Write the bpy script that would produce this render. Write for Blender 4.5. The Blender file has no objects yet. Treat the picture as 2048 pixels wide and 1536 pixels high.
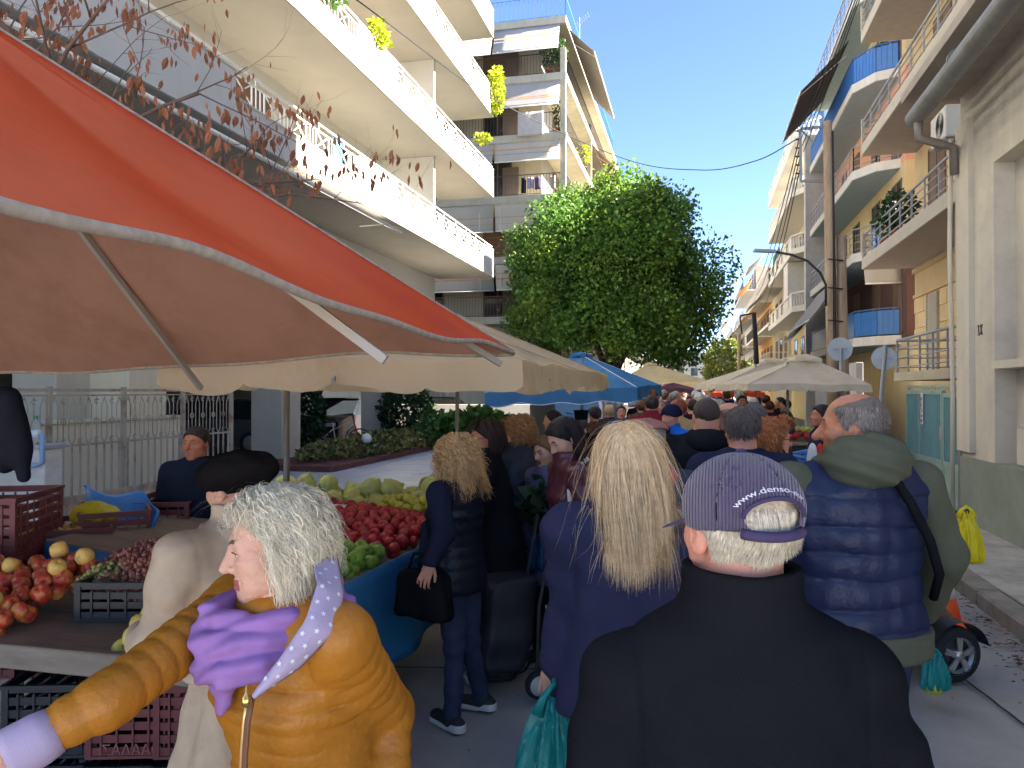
import bpy, math, random
import numpy as np
from mathutils import Vector, Matrix

# ------------------------------------------------------------------ camera, sky, sun, exposure
SC = bpy.context.scene
COL = SC.collection
FPX = 1540.0                                   # focal length in pixels of the 2048 px wide photograph
CAM_H = 1.75
YAW = math.atan((1392 - 1024) / FPX)           # the street runs along +Y, its vanishing point lies right of centre
PITCH = math.radians(0.52)
cd = bpy.data.cameras.new('camera'); cam = bpy.data.objects.new('camera', cd); COL.objects.link(cam)
cam.location = (0, 0, CAM_H); cam.rotation_euler = (math.radians(90) + PITCH, 0, YAW)
cd.sensor_width = 36; cd.lens = 36 * FPX / 2048; cd.clip_start = 0.05; cd.clip_end = 2000
SC.camera = cam
SUN_EL, SUN_AZ = 38.0, 4.0                     # sun stands over the right-hand roofs (+X), a touch towards +Y
w = bpy.data.worlds.new('World'); SC.world = w; w.use_nodes = True
nt = w.node_tree; nt.nodes.clear()
sky = nt.nodes.new('ShaderNodeTexSky'); sky.sky_type = 'NISHITA'; sky.sun_disc = False
sky.sun_elevation = math.radians(SUN_EL); sky.sun_rotation = math.radians(90 - SUN_AZ)
sky.altitude = 1500; sky.air_density = 0.6; sky.dust_density = 0.0; sky.ozone_density = 2.2
bg = nt.nodes.new('ShaderNodeBackground'); bg.inputs[1].default_value = 0.05
wo = nt.nodes.new('ShaderNodeOutputWorld')
nt.links.new(sky.outputs[0], bg.inputs[0]); nt.links.new(bg.outputs[0], wo.inputs[0])
sd = bpy.data.lights.new('sun', 'SUN'); sd.energy = 4.3; sd.angle = math.radians(0.5); sd.color = (1.0, 0.93, 0.82)
sun = bpy.data.objects.new('sun', sd); COL.objects.link(sun)
_el, _az = math.radians(SUN_EL), math.radians(SUN_AZ)
SUND = Vector((math.cos(_el) * math.cos(_az), math.cos(_el) * math.sin(_az), math.sin(_el)))
sun.rotation_euler = SUND.to_track_quat('Z', 'Y').to_euler(); sun.location = (30, 0, 40)
SC.view_settings.view_transform = 'Standard'; SC.view_settings.look = 'None'
SC.view_settings.exposure = 3.4; SC.view_settings.gamma = 1.0; SC.view_settings.use_curve_mapping = False
SC.render.engine = 'CYCLES'
SC.cycles.use_denoising = True
SC.cycles.max_bounces = 6; SC.cycles.diffuse_bounces = 4; SC.cycles.glossy_bounces = 2
SC.cycles.transmission_bounces = 4; SC.cycles.transparent_max_bounces = 8
SC.cycles.caustics_reflective = False; SC.cycles.caustics_refractive = False
SC.cycles.sample_clamp_indirect = 6.0

# ------------------------------------------------------------------ pixel -> place helpers
CF = Vector((-math.sin(YAW) * math.cos(PITCH), math.cos(YAW) * math.cos(PITCH), math.sin(PITCH)))
CR = Vector((math.cos(YAW), math.sin(YAW), 0))
CU = CR.cross(CF)
CP = Vector((0, 0, CAM_H))
def ray(px, py): return CF + CR * ((px - 1024) / FPX) + CU * ((768 - py) / FPX)
def W(px, py, d): return CP + ray(px, py) * d
def PX(px, py, X): r = ray(px, py); return CP + r * (X / r.x)
def PY(px, py, Y): r = ray(px, py); return CP + r * (Y / r.y)
def PZ(px, py, z): r = ray(px, py); return CP + r * ((z - CAM_H) / r.z)

RND = random.Random(11)
U = RND.uniform
V3 = Vector

# ------------------------------------------------------------------ materials
MATS = {}
def srgb(r, g, b):
    f = lambda c: (c / 255 / 12.92) if c / 255 <= 0.04045 else ((c / 255 + 0.055) / 1.055) ** 2.4
    return (f(r), f(g), f(b))
def mat(name, col, rough=0.75, var=0.12, vscale=4.0, metal=0.0, bump=0.0, bscale=60.0, spec=0.4, col2=None, c2scale=1.2,
        c2amt=0.5, sheen=0.0, trans=0.0, alpha=1.0, coat=0.0, emis=0.0, island=0.0, wave=None, sub=0.0, stretch=None, transl=0.0,
        streak=0.0, thr=0.55, objrand=0.0, diffuse=None):
    if name in MATS: return MATS[name]
    m = bpy.data.materials.new(name); m.use_nodes = True
    t = m.node_tree; N = t.nodes; L = t.links; N.clear()
    out = N.new('ShaderNodeOutputMaterial'); b = N.new('ShaderNodeBsdfPrincipled')
    b.inputs['Roughness'].default_value = rough; b.inputs['Metallic'].default_value = metal
    b.inputs['Specular IOR Level'].default_value = spec
    tc = N.new('ShaderNodeTexCoord'); src = tc.outputs['Object']
    if stretch:
        mp = N.new('ShaderNodeMapping'); mp.inputs['Scale'].default_value = stretch; L.new(src, mp.inputs[0]); src = mp.outputs[0]
    n = N.new('ShaderNodeTexNoise'); n.inputs['Scale'].default_value = vscale; n.inputs['Detail'].default_value = 5
    n.inputs['Roughness'].default_value = 0.62; L.new(src, n.inputs['Vector'])
    mr = N.new('ShaderNodeMapRange'); mr.inputs['From Min'].default_value = 0.25; mr.inputs['From Max'].default_value = 0.75
    mr.inputs['To Min'].default_value = 1 - var; mr.inputs['To Max'].default_value = 1 + var; L.new(n.outputs[0], mr.inputs[0])
    cur = None
    base = N.new('ShaderNodeRGB'); base.outputs[0].default_value = (*col, 1); cur = base.outputs[0]
    if col2 is not None:
        n2 = N.new('ShaderNodeTexNoise'); n2.inputs['Scale'].default_value = c2scale; n2.inputs['Detail'].default_value = 6
        n2.inputs['Roughness'].default_value = 0.7; L.new(src, n2.inputs['Vector'])
        r2 = N.new('ShaderNodeMapRange'); r2.inputs['From Min'].default_value = thr - 0.07; r2.inputs['From Max'].default_value = thr + 0.13
        r2.inputs['To Max'].default_value = c2amt; L.new(n2.outputs[0], r2.inputs[0])
        mx = N.new('ShaderNodeMix'); mx.data_type = 'RGBA'; L.new(r2.outputs[0], mx.inputs[0]); L.new(cur, mx.inputs[6])
        mx.inputs[7].default_value = (*col2, 1); cur = mx.outputs[2]
    if streak > 0:                                     # rain streaks running down a wall
        mp = N.new('ShaderNodeMapping'); mp.inputs['Scale'].default_value = (3.0, 3.0, 0.22); L.new(tc.outputs['Object'], mp.inputs[0])
        n3 = N.new('ShaderNodeTexNoise'); n3.inputs['Scale'].default_value = 1.6; n3.inputs['Detail'].default_value = 5; L.new(mp.outputs[0], n3.inputs['Vector'])
        r3 = N.new('ShaderNodeMapRange'); r3.inputs['From Min'].default_value = 0.48; r3.inputs['From Max'].default_value = 0.75
        r3.inputs['To Max'].default_value = streak; L.new(n3.outputs[0], r3.inputs[0])
        mx = N.new('ShaderNodeMix'); mx.data_type = 'RGBA'; L.new(r3.outputs[0], mx.inputs[0]); L.new(cur, mx.inputs[6])
        mx.inputs[7].default_value = (col[0] * .45, col[1] * .43, col[2] * .4, 1); cur = mx.outputs[2]
    mul = N.new('ShaderNodeMix'); mul.data_type = 'RGBA'; mul.blend_type = 'MULTIPLY'; mul.inputs[0].default_value = 1
    L.new(cur, mul.inputs[6]); L.new(mr.outputs[0], mul.inputs[7]); cur = mul.outputs[2]
    if island > 0 or objrand > 0:
        if island > 0:
            g = N.new('ShaderNodeNewGeometry'); ro = g.outputs['Random Per Island']; am = island
        else:
            g = N.new('ShaderNodeObjectInfo'); ro = g.outputs['Random']; am = objrand
        mi = N.new('ShaderNodeMapRange'); mi.inputs['To Min'].default_value = 1 - am; mi.inputs['To Max'].default_value = 1 + am * .8
        L.new(ro, mi.inputs[0])
        m2 = N.new('ShaderNodeMix'); m2.data_type = 'RGBA'; m2.blend_type = 'MULTIPLY'; m2.inputs[0].default_value = 1
        L.new(cur, m2.inputs[6]); L.new(mi.outputs[0], m2.inputs[7]); cur = m2.outputs[2]
    L.new(cur, b.inputs['Base Color'])
    if bump > 0:
        bn = N.new('ShaderNodeTexNoise'); bn.inputs['Scale'].default_value = bscale; bn.inputs['Detail'].default_value = 4
        L.new(src, bn.inputs['Vector']); bp = N.new('ShaderNodeBump'); bp.inputs['Strength'].default_value = bump
        bp.inputs['Distance'].default_value = 0.01; L.new(bn.outputs[0], bp.inputs['Height']); last = bp
        if wave:
            wv = N.new('ShaderNodeTexWave'); wv.inputs['Scale'].default_value = wave; L.new(src, wv.inputs['Vector'])
            wv.inputs['Distortion'].default_value = 1.0
            b2 = N.new('ShaderNodeBump'); b2.inputs['Strength'].default_value = 0.5; b2.inputs['Distance'].default_value = 0.004
            L.new(wv.outputs[1], b2.inputs['Height']); L.new(bp.outputs[0], b2.inputs['Normal']); last = b2
        L.new(last.outputs[0], b.inputs['Normal'])
    if sheen: b.inputs['Sheen Weight'].default_value = sheen; b.inputs['Sheen Roughness'].default_value = 0.5
    if trans: b.inputs['Transmission Weight'].default_value = trans; b.inputs['IOR'].default_value = 1.3
    if coat: b.inputs['Coat Weight'].default_value = coat; b.inputs['Coat Roughness'].default_value = 0.12
    if sub:
        b.inputs['Subsurface Weight'].default_value = sub; b.inputs['Subsurface Radius'].default_value = (0.012, 0.005, 0.003)
        b.inputs['Subsurface Scale'].default_value = 1.0
    if emis: b.inputs['Emission Color'].default_value = (*col, 1); b.inputs['Emission Strength'].default_value = emis
    if alpha < 1: b.inputs['Alpha'].default_value = alpha
    if diffuse is not None:                            # cloth: no mirror-like rim, only a faint constant gloss
        df = N.new('ShaderNodeBsdfDiffuse'); L.new(cur, df.inputs[0]); gl = N.new('ShaderNodeBsdfGlossy'); gl.inputs['Roughness'].default_value = rough * .8
        if bump > 0: L.new(last.outputs[0], df.inputs['Normal']); L.new(last.outputs[0], gl.inputs['Normal'])
        mg = N.new('ShaderNodeMixShader'); mg.inputs[0].default_value = diffuse; L.new(df.outputs[0], mg.inputs[1]); L.new(gl.outputs[0], mg.inputs[2]); b = mg
    if transl > 0:
        tr = N.new('ShaderNodeBsdfTranslucent'); L.new(cur, tr.inputs[0]); ms = N.new('ShaderNodeMixShader')
        ms.inputs[0].default_value = transl; L.new(b.outputs[0], ms.inputs[1]); L.new(tr.outputs[0], ms.inputs[2])
        L.new(ms.outputs[0], out.inputs[0])
    else:
        L.new(b.outputs[0], out.inputs[0])
    MATS[name] = m
    return m

# ------------------------------------------------------------------ objects
def link(o, parent=None):
    COL.objects.link(o)
    if parent is not None: o.parent = parent
    return o
def tag(o, label=None, cat=None, group=None, kind=None):
    if label: o['label'] = label
    if cat: o['category'] = cat
    if group: o['group'] = group
    if kind: o['kind'] = kind
    return o
def thing(name, label, cat, loc=(0, 0, 0), rz=0.0, group=None):
    o = bpy.data.objects.new(name, None); COL.objects.link(o); o.empty_display_size = 0.1
    o.location = loc; o.rotation_euler = (0, 0, rz)
    return tag(o, label, cat, group)
def copy_tree(o, parent=None):
    c = o.copy(); COL.objects.link(c); c.parent = parent
    for ch in list(o.children): copy_tree(ch, c)
    return c
def obj(name, me, m=None, parent=None, loc=None, rot=None):
    o = bpy.data.objects.new(name, me)
    if m is not None and len(me.materials) == 0:
        for x in (m if isinstance(m, (list, tuple)) else [m]): me.materials.append(x)
    link(o, parent)
    if loc is not None: o.location = loc
    if rot is not None: o.rotation_euler = rot
    return o
def mesh_np(name, Vs, F, smooth=True, mi=None):
    Vs = np.asarray(Vs, np.float32); F = np.asarray(F, np.int32); k = F.shape[1]
    me = bpy.data.meshes.new(name)
    me.vertices.add(len(Vs)); me.vertices.foreach_set('co', Vs.ravel())
    me.loops.add(F.size); me.loops.foreach_set('vertex_index', F.ravel())
    me.polygons.add(len(F)); me.polygons.foreach_set('loop_start', np.arange(0, F.size, k, dtype=np.int32))
    if smooth: me.polygons.foreach_set('use_smooth', np.ones(len(F), bool))
    if mi is not None: me.polygons.foreach_set('material_index', np.asarray(mi, np.int32))
    me.update(calc_edges=True)
    return me

class MB:
    """collects boxes, bars and tubes and links them as one mesh object"""
    def __init__(s): s.v = []; s.f = []; s.sm = []
    def add(s, vs, fs, smooth=False):
        n = len(s.v); s.v += [tuple(v) for v in vs]
        for f in fs: s.f.append(tuple(i + n for i in f)); s.sm.append(smooth)
        return s
    def box(s, x0, x1, y0, y1, z0, z1):
        return s.add([(x0, y0, z0), (x1, y0, z0), (x1, y1, z0), (x0, y1, z0), (x0, y0, z1), (x1, y0, z1), (x1, y1, z1), (x0, y1, z1)],
                     [(0, 3, 2, 1), (4, 5, 6, 7), (0, 1, 5, 4), (1, 2, 6, 5), (2, 3, 7, 6), (3, 0, 4, 7)])
    def bbox(s, x0, x1, y0, y1, z0, z1, c):
        """box with chamfered edges"""
        cx, cy, cz = (x0 + x1) / 2, (y0 + y1) / 2, (z0 + z1) / 2; hx, hy, hz = (x1 - x0) / 2, (y1 - y0) / 2, (z1 - z0) / 2
        vs = []; idx = {}
        for sx in (-1, 1):
            for sy in (-1, 1):
                for sz in (-1, 1):
                    for k in range(3):
                        p = [hx * sx, hy * sy, hz * sz]
                        for j in range(3):
                            if j != k: p[j] -= c * (sx, sy, sz)[j]
                        idx[(sx, sy, sz, k)] = len(vs); vs.append((cx + p[0], cy + p[1], cz + p[2]))
        fs = []
        for k in range(3):
            a, b = [j for j in range(3) if j != k]
            for sk in (-1, 1):
                q = []
                for (sa, sb) in ((-1, -1), (1, -1), (1, 1), (-1, 1)):
                    t = [0, 0, 0]; t[k] = sk; t[a] = sa; t[b] = sb; q.append(idx[(*t, k)])
                if (sk > 0) == (k == 1): q.reverse()
                fs.append(tuple(q))
        for k in range(3):
            a, b = [j for j in range(3) if j != k]
            for sa in (-1, 1):
                for sb in (-1, 1):
                    def g(sk, f):
                        t = [0, 0, 0]; t[k] = sk; t[a] = sa; t[b] = sb; return idx[(*t, f)]
                    fs.append((g(-1, a), g(1, a), g(1, b), g(-1, b)))
        for sx in (-1, 1):
            for sy in (-1, 1):
                for sz in (-1, 1): fs.append(tuple(idx[(sx, sy, sz, k)] for k in range(3)))
        return s.add(vs, fs)
    def bar(s, a, b, w, h=None, up=(0, 0, 1)):
        """square bar between two points"""
        h = h or w; a, b = V3(a), V3(b); d = (b - a).normalized(); u = V3(up)
        if abs(d.dot(u)) > 0.95: u = V3((1, 0, 0))
        x = d.cross(u).normalized() * w / 2; y = x.cross(d).normalized() * h / 2
        vs = [a - x - y, a + x - y, a + x + y, a - x + y, b - x - y, b + x - y, b + x + y, b - x + y]
        return s.add(vs, [(0, 1, 2, 3), (7, 6, 5, 4), (0, 4, 5, 1), (1, 5, 6, 2), (2, 6, 7, 3), (3, 7, 4, 0)])
    def tube(s, pts, r, n=8, cap=True, smooth=True):
        pts = [V3(p) for p in pts]; rs = r if isinstance(r, (list, tuple)) else [r] * len(pts)
        d0 = (pts[1] - pts[0]).normalized(); up = V3((0, 0, 1)) if abs(d0.z) < 0.9 else V3((1, 0, 0))
        x = d0.cross(up).normalized(); vs = []; fs = []
        for i, p in enumerate(pts):
            d = (pts[min(i + 1, len(pts) - 1)] - pts[max(i - 1, 0)]).normalized()
            x = (x - d * x.dot(d)).normalized(); y = d.cross(x)
            for k in range(n):
                a = 2 * math.pi * k / n; vs.append(p + (x * math.cos(a) + y * math.sin(a)) * rs[i])
        for i in range(len(pts) - 1):
            for k in range(n):
                k2 = (k + 1) % n; fs.append((i * n + k, i * n + k2, (i + 1) * n + k2, (i + 1) * n + k))
        s.add(vs, fs, smooth)
        if cap:
            b = len(s.v) - len(vs)
            s.f.append(tuple(b + k for k in reversed(range(n)))); s.sm.append(False)
            b2 = b + (len(pts) - 1) * n; s.f.append(tuple(b2 + k for k in range(n))); s.sm.append(False)
        return s
    def lathe(s, prof, n=16, c=(0, 0, 0), sx=1.0, sy=1.0, smooth=True, cap=True):
        vs = []; fs = []
        for (r, z) in prof:
            for k in range(n):
                a = 2 * math.pi * k / n; vs.append((c[0] + r * math.cos(a) * sx, c[1] + r * math.sin(a) * sy, c[2] + z))
        for i in range(len(prof) - 1):
            for k in range(n):
                k2 = (k + 1) % n; fs.append((i * n + k, i * n + k2, (i + 1) * n + k2, (i + 1) * n + k))
        if cap: fs.append(tuple(reversed(range(n)))); b = (len(prof) - 1) * n; fs.append(tuple(b + k for k in range(n)))
        return s.add(vs, fs, smooth)
    def prism(s, poly, d):
        d = V3(d); n = len(poly); vs = [V3(p) for p in poly]; vs += [p + d for p in vs]
        fs = [tuple(reversed(range(n))), tuple(range(n, 2 * n))] + [(i, (i + 1) % n, n + (i + 1) % n, n + i) for i in range(n)]
        return s.add(vs, fs)
    def grid(s, fn, nu, nv, smooth=True, closeu=False):
        vs = [fn(i / (nu if closeu else nu - 1), j / (nv - 1)) for j in range(nv) for i in range(nu)]; fs = []
        for j in range(nv - 1):
            for i in range(nu if closeu else nu - 1):
                i2 = (i + 1) % nu; fs.append((j * nu + i, j * nu + i2, (j + 1) * nu + i2, (j + 1) * nu + i))
        return s.add(vs, fs, smooth)
    def sheet(s, fn, nu, nv, th=0.004):
        """cloth with thickness: fn(u,v)->point, offset along an approximate normal"""
        P = [[V3(fn(i / (nu - 1), j / (nv - 1))) for i in range(nu)] for j in range(nv)]; vs = []; 
        for sgn in (1, -1):
            for j in range(nv):
                for i in range(nu):
                    a = P[j][min(i + 1, nu - 1)] - P[j][max(i - 1, 0)]; b = P[min(j + 1, nv - 1)][i] - P[max(j - 1, 0)][i]
                    nn = a.cross(b); nn = nn.normalized() if nn.length > 1e-9 else V3((0, 0, 1))
                    vs.append(P[j][i] + nn * th / 2 * sgn)
        fs = []; o = nu * nv
        for j in range(nv - 1):
            for i in range(nu - 1):
                q = (j * nu + i, j * nu + i + 1, (j + 1) * nu + i + 1, (j + 1) * nu + i); fs.append(q); fs.append(tuple(o + k for k in reversed(q)))
        edge = [i for i in range(nu)] + [j * nu + nu - 1 for j in range(1, nv)] + [(nv - 1) * nu + i for i in range(nu - 2, -1, -1)] + [j * nu for j in range(nv - 2, 0, -1)]
        for a, b in zip(edge, edge[1:] + edge[:1]): fs.append((b, a, a + o, b + o))
        return s.add(vs, fs, True)
    def mesh(s, name):
        me = bpy.data.meshes.new(name); me.from_pydata(s.v, [], s.f)
        me.polygons.foreach_set('use_smooth', s.sm); me.update(); return me
    def build(s, name, m, parent=None, loc=None, rot=None): return obj(name, s.mesh(name), m, parent, loc, rot)
def box(name, m, parent, *b): return MB().box(*b).build(name, m, parent)

# ------------------------------------------------------------------ signed distance modelling (bodies, cloth, fruit)
_rs = np.random.RandomState(5); _NT = _rs.rand(32, 32, 32).astype(np.float32)
def vnoise(x, y, z):
    def fl(a):
        i = np.floor(a); f = (a - i).astype(np.float32); return i.astype(np.int32), f * f * (3 - 2 * f)
    xi, xf = fl(x); yi, yf = fl(y); zi, zf = fl(z); r = 0
    for dx in (0, 1):
        for dy in (0, 1):
            for dz in (0, 1):
                r = r + _NT[(xi + dx) & 31, (yi + dy) & 31, (zi + dz) & 31] * (xf if dx else 1 - xf) * (yf if dy else 1 - yf) * (zf if dz else 1 - zf)
    return r * 2 - 1
def smin(a, b, k):
    if k <= 0: return np.minimum(a, b)
    h = np.clip(0.5 + 0.5 * (b - a) / k, 0, 1); return b + (a - b) * h - k * h * (1 - h)
def smax(a, b, k): return -smin(-a, -b, k)
def sd_cone(P, a, b, ra, rb, puff=None, sq=None):
    """capsule from a to b with radius ra..rb; puff=(amp, period) quilts it; sq=(axis vector, factor) flattens it"""
    a = np.asarray(a, np.float32); b = np.asarray(b, np.float32); ab = b - a; L = max(float(np.linalg.norm(ab)), 1e-6)
    px, py, pz = P[0] - a[0], P[1] - a[1], P[2] - a[2]
    if sq is not None:
        n = np.asarray(sq[0], np.float32); n = n / np.linalg.norm(n); dt = (px * n[0] + py * n[1] + pz * n[2]) * (sq[1] - 1)
        px, py, pz = px + dt * n[0], py + dt * n[1], pz + dt * n[2]
    t = np.clip((px * ab[0] + py * ab[1] + pz * ab[2]) / (L * L), 0, 1)
    dx, dy, dz = px - t * ab[0], py - t * ab[1], pz - t * ab[2]
    r = ra + (rb - ra) * t
    if puff is not None: r = r + puff[0] * (np.sqrt(np.abs(np.sin(np.pi * t * L / puff[1]))) - 0.7)
    return np.sqrt(dx * dx + dy * dy + dz * dz) - r
def sd_ell(P, c, r, M=None):
    x, y, z = P[0] - c[0], P[1] - c[1], P[2] - c[2]
    if M is not None: x, y, z = (M[0][0] * x + M[1][0] * y + M[2][0] * z, M[0][1] * x + M[1][1] * y + M[2][1] * z, M[0][2] * x + M[1][2] * y + M[2][2] * z)
    k0 = np.sqrt((x / r[0]) ** 2 + (y / r[1]) ** 2 + (z / r[2]) ** 2) + 1e-9
    k1 = np.sqrt((x / r[0] ** 2) ** 2 + (y / r[1] ** 2) ** 2 + (z / r[2] ** 2) ** 2) + 1e-9
    return k0 * (k0 - 1) / k1
_ED = [((0, 0, 0), (1, 0, 0)), ((0, 1, 0), (1, 1, 0)), ((0, 0, 1), (1, 0, 1)), ((0, 1, 1), (1, 1, 1)),
       ((0, 0, 0), (0, 1, 0)), ((1, 0, 0), (1, 1, 0)), ((0, 0, 1), (0, 1, 1)), ((1, 0, 1), (1, 1, 1)),
       ((0, 0, 0), (0, 0, 1)), ((1, 0, 0), (1, 0, 1)), ((0, 1, 0), (0, 1, 1)), ((1, 1, 0), (1, 1, 1))]
def surf(fn, lo, hi, h):
    """surface nets of fn < 0 in a box; returns vertices, quads"""
    ax = [np.arange(lo[i], hi[i] + h, h, dtype=np.float32) for i in range(3)]
    P = np.meshgrid(*ax, indexing='ij', sparse=True)
    D = fn(P).astype(np.float32); D = np.array(np.broadcast_to(D, tuple(len(a) for a in ax)))
    # close the box so that nothing is left open
    for k in range(3):
        sl = [slice(None)] * 3; sl[k] = 0; D[tuple(sl)] = np.maximum(D[tuple(sl)], h * .5); sl[k] = -1; D[tuple(sl)] = np.maximum(D[tuple(sl)], h * .5)
    I = D < 0; c = np.zeros(tuple(n - 1 for n in I.shape), np.int8)
    for dx in (0, 1):
        for dy in (0, 1):
            for dz in (0, 1): c += I[dx:I.shape[0] - 1 + dx, dy:I.shape[1] - 1 + dy, dz:I.shape[2] - 1 + dz]
    idx = np.argwhere((c > 0) & (c < 8)); ids = np.full(c.shape, -1, np.int32); ids[idx[:, 0], idx[:, 1], idx[:, 2]] = np.arange(len(idx))
    pos = np.zeros((len(idx), 3), np.float32); cnt = np.zeros(len(idx), np.float32)
    for e0, e1 in _ED:
        a = idx + e0; b = idx + e1; d0 = D[a[:, 0], a[:, 1], a[:, 2]]; d1 = D[b[:, 0], b[:, 1], b[:, 2]]
        m = (d0 < 0) != (d1 < 0); t = np.where(m, d0 / np.where(m, d0 - d1, 1), 0)[:, None]
        pos += np.where(m[:, None], np.array(e0) + t * (np.array(e1) - np.array(e0)), 0); cnt += m
    pos = pos / cnt[:, None] + idx
    Vs = pos * h + np.array([a[0] for a in ax], np.float32)
    Fs = []
    for k in range(3):
        u, v = (k + 1) % 3, (k + 2) % 3
        s0 = [slice(1, -1)] * 3; s0[k] = slice(0, -1); s1 = list(s0); s1[k] = slice(1, None)
        A = I[tuple(s0)]; B = I[tuple(s1)]; e = np.argwhere(A != B)
        if len(e) == 0: continue
        flip = A[e[:, 0], e[:, 1], e[:, 2]]
        off = np.zeros(3, int); off[u] = 1; off[v] = 1; q = e + off      # cell index of the edge's own corner
        def cid(du, dv):
            p = q.copy(); p[:, u] -= du; p[:, v] -= dv; return ids[p[:, 0], p[:, 1], p[:, 2]]
        Q = np.stack([cid(1, 1), cid(0, 1), cid(0, 0), cid(1, 0)], 1)
        Q[~flip] = Q[~flip][:, ::-1]; Fs.append(Q)
    F = np.concatenate(Fs); F = F[(F >= 0).all(1)]
    return Vs, F
def relax(Vs, F, it=2, lam=0.5):
    Vs = Vs.copy(); E = np.concatenate([F[:, [0, 1]], F[:, [1, 2]], F[:, [2, 3]], F[:, [3, 0]]]); E = np.concatenate([E, E[:, ::-1]])
    n = np.bincount(E[:, 0], minlength=len(Vs)).astype(np.float32)[:, None]
    for _ in range(it):
        S = np.stack([np.bincount(E[:, 0], weights=Vs[E[:, 1], k], minlength=len(Vs)) for k in range(3)], 1)
        Vs = (Vs + lam * (S / np.maximum(n, 1) - Vs)).astype(np.float32)
    return Vs
def sd_mesh(name, fn, lo, hi, h, rel=1):
    Vs, F = surf(fn, lo, hi, h)
    if rel: Vs = relax(Vs, F, rel)
    return mesh_np(name, Vs, F)

def fabric(n, c, rough=.9, bump=.25, bscale=350, sheen=.06, var=.13, **k): return mat('fabric_' + n, srgb(*c), rough, var=var, vscale=7, bump=bump, bscale=bscale, diffuse=.006, **k)
def nylon(n, c, **k): return mat('nylon_' + n, srgb(*c), k.pop('rough', .55), var=.12, vscale=6, bump=.3, bscale=70, diffuse=.03, **k)
# ------------------------------------------------------------------ setting: ground, road, pavements
ASPH = mat('asphalt', (.34, .33, .325), .88, var=.22, vscale=1.3, bump=.5, bscale=140, col2=(.25, .245, .245), c2scale=.55, c2amt=.7, spec=.25)
CONC = mat('pavement_concrete', (.40, .385, .355), .9, var=.2, vscale=3, bump=.5, bscale=90, col2=(.12, .115, .105), c2scale=1.1, c2amt=.6)
KERB = mat('kerb_stone', (.24, .225, .20), .9, var=.22, vscale=6, bump=.6, bscale=50, col2=(.12, .11, .1), c2scale=2.5, c2amt=.6)
MARB = mat('pale_marble', (.42, .45, .50), .45, var=.1, vscale=2.2, col2=(.30, .33, .38), c2scale=1.6, c2amt=.6, objrand=.12)
tag(MB().box(-400, 400, -300, 700, -.5, -.03).build('ground', mat('far_ground', (.16, .15, .14))), kind='structure')
def road_fn(u, v):
    x = -5.0 + u * 7.35; y = -1.7 + v * 131.7
    return (x, y, 0.012 * math.sin(x * 1.7 + y * .3) * .5)
road = tag(MB().grid(road_fn, 24, 120).build('road', ASPH), kind='structure')
JO = mat('road_joint', (.025, .025, .028), .9)
for (pa, pb) in (((770, 1333), (1085, 1338)), ((1880, 1320), (2048, 1450)), ((800, 1260), (905, 1180))):
    a, b = PZ(*pa, .014), PZ(*pb, .014); q = (b - a).normalized().cross(V3((0, 0, 1))) * .008; mb = MB(); n = 12; L = []
    for i in range(n + 1):
        c = a.lerp(b, i / n) + q * U(-1, 1) * .6; L.append((c - q, c + q))
    for (c0, c1), (c2, c3) in zip(L, L[1:]): mb.add([c0, c1, c3, c2], [(0, 1, 2, 3)])
    mb.build('road_joint', JO, road)
tag(MB().box(-7, 40, -60, -1.6, -.01, .03).build('square', mat('fill_bounce_paving', (.5, .48, .44), .9, var=.1)), kind='structure')  # pale ground added behind the camera to bounce sunlight onto the crowd
# right pavement with kerb stones and slabs
pav = tag(MB().box(2.42, 3.32, -1.6, 120, -.02, .115).build('pavement', mat('pavement_bed', (.09, .088, .084), .95)), kind='structure')
kst = [MB().bbox(0, .19, .006, .994, -.03, U(.125, .145), .02).mesh('kerb_stone') for _ in range(4)]
for i in range(33): obj('kerb_stone', kst[i % 4], KERB, pav, (2.225 + U(-.008, .008), -1 + i, 0))
psl = [MB().bbox(.004, .886, .005, 1.395, .10, .128 + U(-.003, .003), .006).mesh('paving_slab') for _ in range(4)]
for i in range(24): obj('paving_slab', psl[i % 4], CONC, pav, (2.425, -1.5 + i * 1.4, 0))
tag(MB().box(2.22, 2.42, 32, 120, -.02, .13).build('kerb', KERB), kind='structure')
# left marble forecourt
fore = tag(MB().box(-10.5, -4.7, 3, 30, -.02, .055).build('forecourt', mat('forecourt_bed', (.16, .16, .16), .95)), kind='structure')
mbs = {}
y = 4.0; row = 0
while y < 29:
    x = -4.72 - (row % 2) * .0; x = -4.75
    while x > -10.2:
        wd = RND.choice((.7, .95, 1.2)); wd = min(wd, x + 10.3)
        if wd < .25: break
        k = (round(wd, 2)); 
        if k not in mbs: mbs[k] = MB().bbox(-wd + .012, 0, 0, .588, .03, .072, .004).mesh('marble_slab')
        obj('marble_slab', mbs[k], MARB, fore, (x, y, U(-.002, .002))); x -= wd
    y += .6; row += 1
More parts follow.
